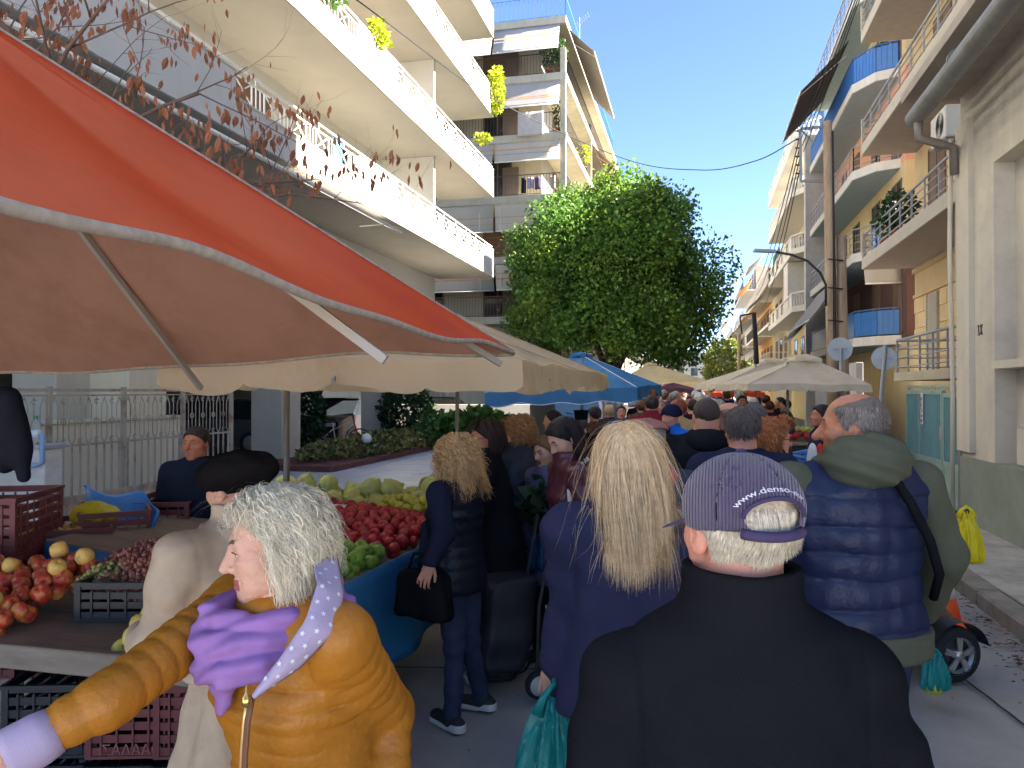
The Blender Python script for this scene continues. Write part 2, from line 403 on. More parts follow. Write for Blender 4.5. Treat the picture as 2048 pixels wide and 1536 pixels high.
# leaf litter and bits along the right kerb
LIT = mat('leaf_litter', srgb(120, 92, 66), .9, var=.3, island=.5); mb = MB()
for i in range(620):
    y_ = 4.2 + abs(RND.gauss(0, 1.7)); x_ = 2.19 - abs(RND.gauss(0, .14))
    if i > 420: y_ = U(2.5, 12); x_ = U(-1.2, 2.1)
    r_ = U(.012, .035) if i <= 420 else U(.006, .014); a = U(0, 6.28); z = .014 + U(0, .015)
    q = [(x_ + r_ * math.cos(a), y_ + r_ * math.sin(a), z), (x_ + r_ * .45 * math.cos(a + 1.57), y_ + r_ * .45 * math.sin(a + 1.57), z + U(0, .012)), (x_ - r_ * math.cos(a), y_ - r_ * math.sin(a), z), (x_ - r_ * .45 * math.cos(a + 1.57), y_ - r_ * .45 * math.sin(a + 1.57), z + U(0, .012))]
    mb.add(q, [(0, 1, 2, 3)])
tag(mb.build('leaf_litter', LIT), 'dry brown leaves and bits swept against the kerb', 'litter', kind='stuff')

# ------------------------------------------------------------------ building materials
WHT = mat('white_render', (.56, .54, .49), .85, var=.05, vscale=1.2, bump=.15, bscale=60, streak=.07)
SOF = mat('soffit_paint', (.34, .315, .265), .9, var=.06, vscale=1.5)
RAILW = mat('white_rail_paint', (.78, .77, .72), .5, var=.04)
CREAM = mat('cream_render', (.50, .45, .34), .9, var=.1, vscale=1.0, streak=.2)
BROWNW = mat('beige_concrete', (.48, .44, .35), .9, var=.12, vscale=1.4, bump=.2, bscale=40, streak=.28)
GLASS = mat('window_glass', (.02, .025, .03), .08, var=.2, spec=.8)
SHUT = mat('brown_shutter', (.16, .10, .065), .7, var=.15, stretch=(1, 1, 40), vscale=3)
DKMET = mat('dark_iron', (.05, .045, .045), .6, var=.2)
GRMET = mat('grey_metal', (.32, .33, .35), .5, metal=.1, var=.15)
AWN1 = mat('grey_awning', (.46, .43, .41), .9, var=.06, vscale=2, transl=.15)
AWN2 = mat('cream_awning', (.58, .53, .45), .9, var=.06, vscale=2, transl=.15)
STR_O = mat('awning_stripe_orange', (.62, .34, .16), .9); STR_B = mat('awning_stripe_grey', (.33, .38, .42), .9); STR_P = mat('awning_stripe_pink', (.62, .30, .26), .9)
LEAF = mat('potted_leaf', srgb(70, 105, 45), .6, var=.3, island=.45, transl=.25); LEAFY = mat('yellow_leaf', srgb(165, 175, 40), .6, var=.2, island=.35, transl=.3)
LEAFD = mat('dark_leaf', srgb(42, 70, 40), .6, var=.3, island=.45, transl=.2)
POT = mat('terracotta', srgb(178, 88, 62), .85, var=.15)

def leaves(n, c, r, size, seed=0, flat=.45, shell=.35):
    """leaf-sized faces filling an ellipsoid; returns verts, quads"""
    rs = np.random.RandomState(seed); d = rs.normal(size=(n, 3)); d /= np.linalg.norm(d, axis=1)[:, None]
    q = rs.uniform(shell, 1, n)[:, None] ** .6; p = np.array(c) + d * q * np.array(r)
    return leaf_cards(p, size, rs, d)
def leaf_cards(p, size, rs, d=None, droop=.3):
    n = len(p); a = rs.normal(size=(n, 3)); 
    if d is not None: a = a + d * .8
    a[:, 2] -= droop; a /= np.linalg.norm(a, axis=1)[:, None]; b = np.cross(a, rs.normal(size=(n, 3))); b /= np.linalg.norm(b, axis=1)[:, None] + 1e-9
    L = (size * rs.uniform(.6, 1.3, n))[:, None]; w_ = L * .36; m = np.cross(a, b)
    Vs = np.stack([p, p + a * L * .5 + b * w_ + m * L * .08, p + a * L, p + a * L * .5 - b * w_ + m * L * .08], 1).reshape(-1, 3)
    return Vs, np.arange(n * 4).reshape(n, 4)
def plant(parent, c, r, n, size, m, seed, name='plant'):
    Vs, F = leaves(n, c, r, size, seed); o = obj(name, mesh_np(name, Vs, F, False), m, parent); o['kind'] = 'stuff' if False else 'thing'; del o['kind']; return o
def potted(label, base, hgt, rad, m=LEAF, seed=0, pot=True, group=None, n=260):
    t = thing('potted_plant', label, 'plant', base, 0, group)
    if pot: MB().lathe([(.10, 0), (.16, .22), (.18, .22), (.18, .27), (.14, .27)], 12).build('pot', POT, t)
    plant(t, (0, 0, .3 + hgt * .55), (rad, rad, hgt * .5), n, .13, m, seed, 'foliage')
    MB().tube([(0, 0, .2), (.02, 0, .3 + hgt * .5)], .02, 6).build('stem', mat('stem_bark', (.10, .07, .05)), t)
    return t

def rail_x(parent, X, y0, y1, z0, z1):
    """white balustrade panel of crosses and upright bars, along Y"""
    mb = MB(); t = .026; mb.bar((X, y0, z0), (X, y1, z0), t); mb.bar((X, y0, z1), (X, y1, z1), t)
    n = max(1, round((y1 - y0) / .95)); w_ = (y1 - y0) / n
    for i in range(n):
        a = y0 + i * w_; m_ = a + w_ * .58; b = a + w_
        mb.bar((X, a, z0), (X, a, z1), t); mb.bar((X, m_, z0), (X, m_, z1), t)
        mb.bar((X, a, z0), (X, m_, z1), t * .8); mb.bar((X, a, z1), (X, m_, z0), t * .8)
        for k in (1, 2): yy = m_ + (b - m_) * k / 3; mb.bar((X, yy, z0), (X, yy, z1), t * .8)
    mb.bar((X, y1, z0), (X, y1, z1), t)
    return mb.build('railing', RAILW, parent)
def rail_v(parent, a, b, z0, z1, m=DKMET, step=.14, bulge=.05, out=(0, -1, 0)):
    """thin upright bars with a belly"""
    mb = MB(); a, b = V3((*a, 0)), V3((*b, 0)); L = (b - a).length; n = int(L / step); o = V3(out) * bulge
    zz = V3((0, 0, 1)); mb.bar(a + zz * z1, b + zz * z1, .035); mb.bar(a + zz * (z0 + .06), b + zz * (z0 + .06), .025)
    for i in range(n + 1):
        p = a.lerp(b, i / n); H_ = z1 - z0
        q = [p + zz * z1, p + zz * (z0 + H_ * .55), p + zz * (z0 + H_ * .3) + o, p + zz * (z0 + .06)] if bulge else [p + zz * z1, p + zz * (z0 + .06)]
        for c, d in zip(q, q[1:]): mb.bar(c, d, .014)
    return mb.build('railing', m, parent)
def rail_h(parent, a, b, z0, z1, m=GRMET, posts=1.0, n=3):
    """tube rails running along the balcony between posts"""
    mb = MB(); a, b = V3((*a, 0)), V3((*b, 0)); zz = V3((0, 0, 1)); k = max(1, round((b - a).length / posts))
    for i in range(k + 1): p = a.lerp(b, i / k); mb.bar(p + zz * z0, p + zz * z1, .035)
    mb.tube([a + zz * z1, b + zz * z1], .03, 8)
    for j in range(n): z = z0 + (z1 - z0) * (j + .6) / (n + .5); mb.tube([a + zz * z, b + zz * z], .016, 6)
    return mb.build('railing', m, parent)
def window_y(parent, X, y0, y1, z0, z1, sgn, shut=False, m=None):
    """window in a wall facing +-X"""
    f = MB(); e = .03 * sgn
    f.box(min(X, X + e), max(X, X + e), y0, y1, z0, z0 + .06); f.box(min(X, X + e), max(X, X + e), y0, y1, z1 - .06, z1)
    for yy in (y0, (y0 + y1) / 2 - .03, y1 - .06): f.box(min(X, X + e * 1.1), max(X, X + e * 1.1), yy, yy + .06, z0, z1)
    w_ = f.build('window', m or SHUT, parent)
    box('pane', SHUT if shut else GLASS, w_, min(X, X + e * .5), max(X, X + e * .5), y0 + .05, y1 - .05, z0 + .05, z1 - .05)
    return w_
def window_x(parent, Y, x0, x1, z0, z1, sgn, m=None, shut=False):
    f = MB(); e = .03 * sgn
    f.box(x0, x1, min(Y, Y + e), max(Y, Y + e), z0, z0 + .06); f.box(x0, x1, min(Y, Y + e), max(Y, Y + e), z1 - .06, z1)
    for xx in (x0, (x0 + x1) / 2 - .03, x1 - .06): f.box(xx, xx + .06, min(Y, Y + e * 1.1), max(Y, Y + e * 1.1), z0, z1)
    w_ = f.build('window', m or SHUT, parent)
    box('pane', SHUT if shut else GLASS, w_, x0 + .05, x1 - .05, min(Y, Y + e * .5), max(Y, Y + e * .5), z0 + .05, z1 - .05)
    return w_
def awning(parent, p0, p1, q0, q1, m, stripes=(), sag=.03, valance=.0, name='awning'):
    """fabric from the edge p0-p1 down to the edge q0-q1, woven stripes as bands of their own"""
    p0, p1, q0, q1 = V3(p0), V3(p1), V3(q0), V3(q1)
    def fn(u, v): p = p0.lerp(p1, u).lerp(q0.lerp(q1, u), v); p.z -= sag * math.sin(math.pi * v); return p
    cut = [0.0]; 
    a = MB().sheet(fn, 6, 10, .008).build(name, m, parent)
    nrm = (p1 - p0).cross(q0 - p0).normalized() * .008
    for (v0, v1, sm) in stripes:
        for sgn in (1, -1): MB().grid(lambda u, v: fn(u, v0 + (v1 - v0) * v) + nrm * sgn, 4, 3).build('stripe', sm, a)
    MB().tube([q0, q1], .03, 8).build('front_bar', RAILW, a)
    for u in (.08, .92): MB().bar(p0.lerp(p1, u) - V3((0, 0, .35)), q0.lerp(q1, u), .025).build('arm', RAILW, a)
    return a

# ------------------------------------------------------------------ white apartment building on the left
wb = thing('apartment_building', 'white apartment building with long balconies and cross-pattern white railings', 'building', (-9.6, 15, 0))
def L(x, y, z=0): return (x + 9.6, y - 15, z)
XO, XW = -7.4, -9.6
def wbox(name, m, par, x0, x1, y0, y1, z0, z1): return box(name, m, par, x0 + 9.6, x1 + 9.6, y0 - 15, y1 - 15, z0, z1)
wbox('wall', WHT, wb, -22, XW, -4, 27.6, 3.25, 21.6)
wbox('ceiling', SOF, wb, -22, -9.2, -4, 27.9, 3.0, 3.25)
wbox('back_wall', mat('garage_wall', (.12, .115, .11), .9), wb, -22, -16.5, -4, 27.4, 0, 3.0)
for (y0, y1) in ((15.9, 16.75), (21.9, 22.6), (27.1, 27.7), (9.5, 10.3)):
    MB().bbox(-.4, .4, y0 - 15, y1 - 15, .05, 3.0, .015).build('column', mat('column_paint', (.55, .52, .44), .85, var=.06, streak=.1), wb)
for k, zb in enumerate((6.03, 9.05, 12.07, 15.09, 18.1)):
    mb = MB(); c = 0.0
    mb.box(0, 2.2, -19, 13.0, zb, zb + .17)
    sl = mb.build('balcony', WHT, wb)
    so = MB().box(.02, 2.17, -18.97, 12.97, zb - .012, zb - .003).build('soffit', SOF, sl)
    fa = .58
    MB().box(2.06, 2.2, -19, 13.0, zb + .17, zb + fa).build('fascia', WHT, sl)
    MB().box(1.0, 2.06, 12.86, 13.0, zb + .17, zb + fa).build('fascia', WHT, sl)
    for (a, b) in ((1.1, 3.4), (12.0, 12.998), (-10.0, -3.7)):
        MB().box(2.063, 2.197, a, b, zb + fa, zb + 1.02).build('parapet', WHT, sl)
        MB().box(2.05, 2.21, a - .01, b + .005, zb + 1.02, zb + 1.05).build('coping', mat('coping_stone', (.5, .47, .4), .8), sl)
    MB().box(.3, 2.06, 12.86, 12.997, zb + fa, zb + .98).build('parapet', WHT, sl)
    for (a, b) in ((-3.68, 1.08), (3.42, 11.98)):
        rail_x(sl, 2.13, a, b, zb + fa + .06, zb + 1.02)
        MB().box(2.05, 2.212, a, b, zb + fa - .02, zb + fa + .018).build('sill', mat('coping_stone', (.5, .47, .4), .8), sl)
    MB().tube([(2.13, -10, zb + 1.16), (2.13, 13.0, zb + 1.16)], .022, 8).build('handrail', RAILW, sl)
    mb = MB()
    for yy in np.arange(-9.9, 13, 1.15): mb.bar((2.13, yy, zb + 1.0), (2.13, yy, zb + 1.16), .02)
    mb.build('handrail_posts', RAILW, sl)['kind'] = 'stuff'
    # dividing wall and doors behind the railing
    MB().box(.0, 1.7, 7.6, 7.75, zb + .17, zb + 3.0).build('dividing_wall', WHT, sl)
    for (a, b) in ((-3.2, -1.2), (-.4, 1.0), (3.9, 6.2), (8.6, 10.8)): window_y(wb, 0.003, a, b, zb + .2, zb + 2.5, 1, shut=(k + int(a)) % 2 == 0)
aw = awning(wb, (1.95, -9, 5.95), (1.95, 2.6, 5.95), (2.62, -9, 5.62), (2.62, 2.6, 5.62), mat('white_awning', (.82, .81, .78), .9, var=.03, transl=.5), ())
# things on its balconies
BLU = mat('blue_towel', srgb(70, 170, 215), .9, var=.1)
tw = MB().sheet(lambda u, v: (-7.50, 15.0 + u * .42, 7.18 - v * .62 + .02 * math.sin(u * 9)), 8, 8, .01).build('towel', BLU); tag(tw, 'light blue towel hanging behind the cross-pattern railing', 'towel')
def hanging_bush(label, c, r, m, seed, n=420):
    Vs, F = leaves(n, (0, 0, 0), r, .14, seed); o = obj('hanging_plant', mesh_np('hanging_plant', Vs, F, False), m, None, c); tag(o, label, 'plant', 'plants trailing over the white balconies')
hanging_bush('yellow-green plant trailing over the far corner of a white balcony', (-7.25, 27.8, 13.0), (.3, .35, .95), LEAFY, 4, 900)
hanging_bush('small yellow-green tuft hanging below a white balcony slab', (-7.9, 28.3, 11.4), (.35, .25, .2), LEAFY, 5, 160)
hanging_bush('leafy plant spilling over a white railing beside a red pot', (-7.45, 14.6, 10.3), (.3, .7, .45), LEAF, 6, 420)
hanging_bush('tuft of green leaves on the white parapet coping', (-7.4, 17.2, 10.35), (.2, .5, .3), LEAFY, 7, 260)
for (yy, zz) in ((14.2, 9.75),): potted('small plant in a red pot behind the white railing', (-7.75, yy, zz - .1), .45, .25, LEAF, 9)

# ------------------------------------------------------------------ beige apartment building at the side street
bb = thing('apartment_building', 'beige corner apartment building with striped grey awnings and iron railings', 'building', (-7.4, 37.3, 0))
def bbx(name, m, x0, x1, y0, y1, z0, z1, par=None): return box(name, m, par or bb, x0 + 7.4, x1 + 7.4, y0 - 37.3, y1 - 37.3, z0, z1)
bbx('wall', BROWNW, -24, -7.4, 37.3, 62, 0, 19.1)
FL = (19.4, 16.75, 13.95, 11.05, 8.15, 5.3)
for i, zt in enumerate(FL):
    sl = bbx('balcony', BROWNW, -24, -5.9, 35.6, 62, zt - .34, zt)
    if i == 0:
        rail_v(sl, (-10, -1.62), (1.45, -1.62), zt, zt + 1.0, mat('blue_rail', srgb(70, 130, 190), .5), .22, 0)
        rail_v(sl, (1.45, -1.62), (1.45, 20), zt, zt + 1.0, mat('blue_rail', srgb(70, 130, 190), .5), .22, 0)
    else:
        rc = mat('rust_iron', srgb(120, 80, 58), .8) if i >= 4 else DKMET
        rail_v(sl, (-12, -1.62), (1.3, -1.62), zt, zt + .98, rc, .15, .07); rail_v(sl, (1.43, -1.5), (1.43, 22), zt, zt + .98, DKMET, .2, 0, (1, 0, 0))
        bbx('panel', mat('panel_brown', (.13, .10, .085), .8), -9.3, -8.5, 36.9, 36.95, zt + .02, zt + 1.75, sl)
    # awnings below this slab, over the floor underneath
    if i < 5:
        st = [((.35, .40, STR_O), (.5, .53, STR_B)), ((.55, .58, STR_O), (.62, .66, STR_O)), ((.3, .36, STR_O), (.55, .6, STR_B)), ((.45, .48, STR_O), (.7, .72, STR_O)), ((.3, .34, STR_O), (.5, .56, STR_O))][i]
        dr = (1.35, 1.25, .95, 1.3, 1.2)[i]; m_ = (AWN1, AWN1, AWN2, AWN2, AWN2)[i]
        awning(bb, (-10.5, -1.66, zt - .36), (-2.05, -1.66, zt - .36), (-10.5, -2.25 + .2 * i, zt - .36 - dr), (-2.05, -2.25 + .2 * i, zt - .36 - dr), m_, st)
        awning(bb, (-1.95, -1.66, zt - .36), (1.2, -1.66, zt - .36), (-1.95, -2.2 + .2 * i, zt - .36 - dr * .98), (1.2, -2.2 + .2 * i, zt - .36 - dr * .98), m_, st)
    for x in (-13, -10.2, -6.6, -3.0):
        if i < 5: window_x(bb, -.003, x, x + 1.5, zt - 2.8, zt - .6, -1, shut=(i + int(x)) % 3 == 0)
    for y in (3, 8, 14): window_y(bb, .003, y, y + 1.6, zt - 2.7, zt - .6, 1)
MB().bbox(1.22, 1.47, -1.68, -1.42, 4, 17.9, .01).build('corner_post', BROWNW, bb)
for yy in (7.5, 15.5): MB().bbox(1.22, 1.47, yy, yy + .25, 4, 17.4, .01).build('corner_post', BROWNW, bb)
for (z, y0, y1, m_) in ((19.0, -1.2, 8.0, mat('taupe_awning', (.24, .21, .19), .9, transl=.15)), (16.3, 8.4, 16.0, mat('tan_awning', (.36, .25, .17), .9, transl=.2)), (13.5, 14.5, 19.5, mat('tan_awning', (.36, .25, .17), .9, transl=.2))):
    awning(bb, (1.55, y0, z), (1.55, y1, z), (2.75, y0, z - 1.2), (2.75, y1, z - 1.2), m_)
mb = MB(); mb.tube([(1.0, 6, 19.4), (1.0, 6, 23.0)], .02, 6)
for k in range(6): mb.bar((.9 + k * .12, 6 - .3, 22.6 + k * .1), (.9 + k * .12, 6.3, 22.6 + k * .1), .012)
mb.bar((.8, 6, 22.5), (1.7, 6, 23.2), .015); tag(mb.build('antenna', GRMET, None, (-7.4, 37.3, 0)), 'television antenna on the roof of the beige building', 'antenna')
potted('bushy dark green shrub in a terracotta pot on the top balcony', (-6.75, 35.9, 16.75), 1.5, .42, LEAFD, 1, n=420)
potted('pale green plant beside the corner post of the top balcony', (-6.15, 35.95, 16.75), 1.4, .3, LEAF, 2)
potted('spiky palm-like plant in the corner of a middle balcony', (-6.3, 35.95, 13.95), 1.4, .3, LEAFD, 3)
potted('leafy plant on the street side of the beige balcony', (-6.05, 42.5, 13.95), 1.2, .4, LEAFY, 8)
tag(MB().sheet(lambda u, v: (-8.2 + u * 1.25, 35.5 - .02 * math.sin(u * 7) - .03 * v, 14.95 - v * 1.15), 10, 10, .012).build('laundry_sheet', mat('pale_sheet', (.62, .57, .55), .9, transl=.2)), 'pale pink sheet hung to dry over the iron railing', 'laundry')
for (x, w_, h_, c, lb) in ((-8.1, .22, .75, (40, 40, 60), 'dark trousers drying on a balcony line'), (-7.8, .3, .55, (170, 160, 190), 'lilac shirt drying on a balcony line'), (-7.45, .28, .6, (90, 80, 110), 'striped purple garment drying on a balcony line'), (-6.7, .24, .6, (190, 180, 165), 'pale cloth drying near the balcony corner')):
    tag(MB().sheet(lambda u, v: (x + u * w_, 35.85 + .03 * math.sin(u * 8), 11.95 - v * h_), 6, 6, .01).build('laundry', fabric('ld%d' % c[0], c)), lb, 'laundry')

# ------------------------------------------------------------------ low white building on the right
rw_m = mat('grey_white_render', (.64, .585, .49), .9, var=.07, vscale=1.3, bump=.3, bscale=45, col2=(.40, .385, .35), c2scale=.9, c2amt=.6, streak=.22)
DADO = mat('green_grey_dado', (.23, .26, .22), .9, var=.14, vscale=2.2, bump=.5, bscale=30, col2=(.33, .34, .30), c2scale=1.6, c2amt=.55)
lw = thing('low_building', 'low white rendered building with green-grey base and a big gutter under its eave', 'building', (3.3, 5, 0))
def lb(name, m, x0, x1, y0, y1, z0, z1, par=None): return box(name, m, par or lw, x0 - 3.3, x1 - 3.3, y0 - 5, y1 - 5, z0, z1)
lb('wall', rw_m, 3.3, 6.4, 9.78, 10.9, .93, 5.5)                     # pier at the corner
lb('wall', rw_m, 3.3, 6.4, -.8, 6.6, .93, 5.5)
lb('wall', rw_m, 3.3, 6.4, 6.6, 9.78, 4.35, 5.5)                     # lintel
lb('wall', rw_m, 3.52, 6.4, 6.6, 9.78, .93, 4.35)                    # recessed bay
lb('bay_panel', rw_m, 3.40, 3.52, 6.9, 9.45, .95, 1.35)
lb('sill', rw_m, 3.26, 3.52, 6.6, 9.775, 2.0, 2.09)
lb('pilaster', rw_m, 3.24, 3.3, 10.42, 10.9, 1.0, 5.1)
lb('dado', DADO, 3.27, 6.4, -.8, 10.89, .08, .93)
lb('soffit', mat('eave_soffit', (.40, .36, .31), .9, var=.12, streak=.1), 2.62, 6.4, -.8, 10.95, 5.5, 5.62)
lb('fascia', mat('brown_stain_fascia', (.30, .22, .17), .9, var=.25), 2.86, 2.95, -.8, 10.93, 5.38, 5.5)
GUT = mat('galvanised_gutter', (.27, .28, .28), .5, metal=.35, var=.2, vscale=5, col2=(.2, .17, .14), c2scale=3, c2amt=.5)
g = MB().tube([(-.58, -5.8, 5.28), (-.58, 5.72, 5.22)], .115, 16).build('gutter', GUT, lw)
for yy in np.arange(-5.5, 5.6, 1.9): MB().tube([(-.58, yy, 5.27), (-.58, yy + .03, 5.27)], .122, 16).build('joint', GUT, g)
MB().tube([(-.58, 5.55, 5.15), (-.58, 5.55, 4.92), (-.30, 5.66, 4.86), (-.12, 5.78, 4.84), (-.10, 5.8, 4.5)], .055, 10).build('downpipe', mat('rusty_pipe', (.27, .235, .21), .6, var=.3, metal=.2), lw)
for (x, w_) in ((-.10, .028), (-.02, .022)): MB().tube([(x, 5.93, 5.0), (x - .02, 5.94, 3.5), (x + .01, 5.94, 2.0), (x, 5.94, .15)], w_, 8).build('cable_pipe', rw_m, lw)
MB().tube([(-.03, 5.3, 4.0 + .3 * math.cos(a)) if False else (-.035, 5.62 + .05 * math.cos(a), 3.62 + .14 * math.sin(a)) for a in np.linspace(1.5, 7, 12)], .012, 6).build('cable_loop', rw_m, lw)
hm = mat('house_number_paint', (.06, .055, .05), .8)
mb = MB()
for (y0, z0, y1, z1) in ((.02, .10, .06, .12), (.06, .12, .05, .06), (.05, .06, .02, 0), (.02, 0, .07, 0), (-.02, .12, -.03, .06), (-.03, .06, -.075, .0), (-.03, .06, -.02, 0), (-.075, .12, -.03, .06)):
    mb.bar((-.067 + .064, 5.22 + y0, 2.42 + z0), (-.067 + .064, 5.22 + y1, 2.42 + z1), .014, .01)
mb.build('house_number', hm, lw)
# tall block behind it, out of the picture: its shade falls on the near end of the white building opposite
tb = thing('apartment_building', 'tall grey apartment block set back behind the low white building', 'building', (9, -6, 0))
box('wall', CREAM, tb, -2.4, 6, 5.2, 20.3, 0, 18.6)
for i in range(5): MB().box(-3.2, -2.4, 5.4, 19.2, 3.2 + i * 3, 3.4 + i * 3).build('balcony', BROWNW, tb)

# ------------------------------------------------------------------ gate, sign posts
TEAL = mat('teal_paint', srgb(118, 158, 160), .6, var=.12, vscale=3, col2=srgb(140, 120, 100), c2scale=5, c2amt=.35, thr=.66, streak=.12); TEALL = mat('pale_teal_paint', srgb(150, 176, 168), .65, var=.1, col2=srgb(120, 130, 120), c2scale=3, c2amt=.4)
gt = thing('metal_gate', 'pale teal corrugated metal yard gate beside the low white building', 'gate', (3.42, 11.0, .12))
for (y0, y1, zt) in ((0.02, 1.02, 1.60), (1.06, 2.98, 1.64)):
    lf = MB(); n = int((y1 - y0) / .045)
    lf.grid(lambda u, v: (.018 * (1 if int(u * n * 2 + .25) % 2 else -1), y0 + .05 + u * (y1 - y0 - .1), .62 + v * (zt - .68)), n * 4, 2, smooth=False)
    leaf = lf.build('gate_leaf', TEAL, gt)
    box('lower_panel', TEALL, leaf, -.02, .02, y0 + .04, y1 - .04, .03, .60)
    mb = MB()
    for (a, b) in ((y0, y0 + .05), (y1 - .05, y1)): mb.box(-.03, .03, a, b, .0, zt)
    mb.box(-.028, .028, y0 + .05, y1 - .05, zt - .06, zt); mb.box(-.028, .028, y0 + .05, y1 - .05, .58, .64)
    if y1 > 2: mb.box(-.026, .026, 2.2, 2.24, .64, zt - .06)
    mb.build('frame', TEALL, leaf)
MB().bar((0, -.0, 1.70), (0, 3.0, 1.70), .035).build('top_rail', TEALL, gt)
mb = MB()
for i in range(26): mb.bar((0, .06 + i * .115, 1.62), (0, .06 + i * .115, 1.70), .012)
mb.build('top_bars', TEALL, gt)
MB().bbox(-.045, -.015, 1.0, 1.12, .92, 1.12, .006).build('lock', mat('lock_plate', (.45, .47, .46), .5, metal=.5), gt)
sg_ = box('sticker', mat('white_sticker', (.72, .68, .66), .6, var=.05), gt, -.042, -.036, 1.93, 2.06, 1.12, 1.60)
mb = MB(); rr = random.Random(3)
for k, z in enumerate((1.50, 1.415, 1.33, 1.245, 1.175)):
    yc = 1.995
    for (a, b, c, d) in {0: ((-.03, .03, -.03, -.03), (-.03, .03, .02, .03), (.02, .03, .02, .0), (.02, 0, -.03, 0)), 1: ((-.03, .03, -.03, -.03), (-.03, .03, .03, .03), (-.03, 0, .02, 0), (-.03, -.03, .03, -.03)), 2: ((-.03, .03, .03, .03), (0, .03, 0, -.03)), 3: ((-.02, .02, .02, .02), (-.02, .02, -.02, -.02), (.02, .02, .02, -.02), (-.02, -.02, .02, -.02)), 4: ((-.02, .02, 0, -.02), (0, -.02, .02, .02))}[k]:
        mb.bar((-.044, yc - a, z + b), (-.044, yc - c, z + d), .014, .004)
mb.build('sticker_letters', mat('red_brown_ink', (.25, .05, .04), .7), sg_)
SIGNB = mat('sign_back_metal', (.36, .37, .37), .45, metal=.4, var=.08)
def round_sign(label, c, r, foot, post_top):
    t = thing('road_sign', label, 'sign', foot)
    f = V3(foot); q = V3(c) - f; up = V3(post_top) - f
    MB().tube([(0, 0, 0), up], .03, 10).build('post', GRMET, t)
    d = V3(c) - CP; d.z = 0; d.normalize(); x = d.cross(V3((0, 0, 1)))
    mb = MB(); n = 28; ctr = q + d * .05
    mb.prism([ctr + x * r * math.cos(2 * math.pi * i / n) + V3((0, 0, 1)) * r * math.sin(2 * math.pi * i / n) for i in range(n)], d * .012)
    mb.build('disc', SIGNB, t); MB().bar(q - x * r * .6 + d * .035, q + x * r * .6 + d * .035, .03).build('bracket', GRMET, t)
    return t
c1 = W(1680, 698, 13.4); p1 = W(1682, 760, 13.4); t = round_sign('back of a round road sign, grey disc near the double wooden pole', c1, .205, (p1.x, p1.y, .1), (p1.x - .0, p1.y, c1.z + .02))
c2 = W(1768, 716, 12.2); p2 = W(1756, 860, 12.2); round_sign('back of a round road sign on a leaning post', c2, .185, (p2.x - .08, p2.y, .1), (W(1771, 690, 12.2)))

# ------------------------------------------------------------------ yellow building on the right
YEL = mat('yellow_render', srgb(196, 174, 132), .9, var=.08, vscale=1.2, bump=.2, bscale=40, streak=.2); YEL2 = mat('yellow_block', srgb(204, 182, 140), .9, var=.1, vscale=2, objrand=.07)
CONB = mat('old_concrete', (.47, .44, .38), .9, var=.16, vscale=2.2, bump=.35, bscale=35, col2=(.33, .28, .22), c2scale=2.2, c2amt=.6)
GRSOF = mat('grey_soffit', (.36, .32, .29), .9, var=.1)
yb = thing('apartment_building', 'yellow apartment building with grey tube railings and worn concrete balconies', 'building', (5.9, 19, 0))
def yx(name, m, x0, x1, y0, y1, z0, z1, par=None): return box(name, m, par or yb, x0 - 5.9, x1 - 5.9, y0 - 19, y1 - 19, z0, z1)
yx('wall', YEL, 5.9, 14, 14.6, 23.3, 0, 14.6)
YF = (5.13, 8.3, 11.45)
for i, zb in enumerate(YF):
    sl = yx('balcony', CONB, 4.5, 5.9, 13.2, 23.1, zb, zb + .30)
    yx('soffit', GRSOF, 4.52, 5.88, 13.22, 23.08, zb - .012, zb - .003, sl)
    rail_h(sl, (-1.36, -5.7), (-1.36, 4.0), zb + .30, zb + .95, GRMET, .95, 3)
    MB().bar((-1.36, 4.03, zb + .3), (-1.36, 4.03, zb + 1.0), .1).build('end_post', CONB, sl)
    rail_h(sl, (-1.36, 4.03), (-.05, 4.03), zb + .30, zb + .95, GRMET, .7, 3)
yx('roof_slab', CONB, 4.4, 14, 13.2, 23.3, 14.6, 14.85)
sl = yx('balcony', CREAM, 4.5, 5.9, 13.8, 19.6, 1.98, 2.17); rail_h(sl, (-1.34, -5), (-1.34, .5), 2.17, 2.92, GRMET, .85, 3); rail_h(sl, (-1.34, .55), (-.05, .55), 2.17, 2.92, GRMET, .6, 3)
yx('moulding', YEL, 5.84, 5.9, 14.6, 23.28, 4.30, 4.38); yx('moulding', YEL, 5.82, 5.9, 14.6, 23.28, 4.98, 5.1)
bm = {}
for r_ in range(5):
    for c_ in range(5):
        y0 = 18.6 + c_ * .94 - (r_ % 2) * .4; y1 = min(y0 + .91, 23.27)
        for (a, b) in ((y0, min(y1, 21.0)), (max(y0, 22.05), y1)):
            if b - a > .2: MB().bbox(-.03, 0, a - 19, b - 19, 2.2 + r_ * .42, 2.2 + r_ * .42 + .395, .008).build('block', YEL2, yb)
w_ = yx('window', mat('shutter_frame', (.48, .40, .28), .8), 5.85, 5.9, 21.05, 22.0, 2.2, 4.25)
shm = mat('grey_shutter', (.42, .42, .38), .7)
ss = MB().box(-.052, -.045, .0, .01, 0, .01).mesh('slat'); slat = MB().bar((-.07, 2.12, 0), (-.07, 2.92, 0), .012, .035).mesh('slat')
for k in range(30): obj('slat', slat, shm, w_, (0, 0, 2.25 + k * .066))
box('shutter_frame', shm, w_, -.085, -.05, 2.06, 2.115, 2.2, 4.24); box('shutter_frame', shm, w_, -.085, -.05, 2.925, 2.98, 2.2, 4.24)
for (y, z) in ((16.5, 9.0), (20.0, 9.0), (16.5, 5.9), (20.5, 5.9)): window_y(yb, -.003, y - 19, y - 17.6, z, z + 2.1, -1, shut=True)
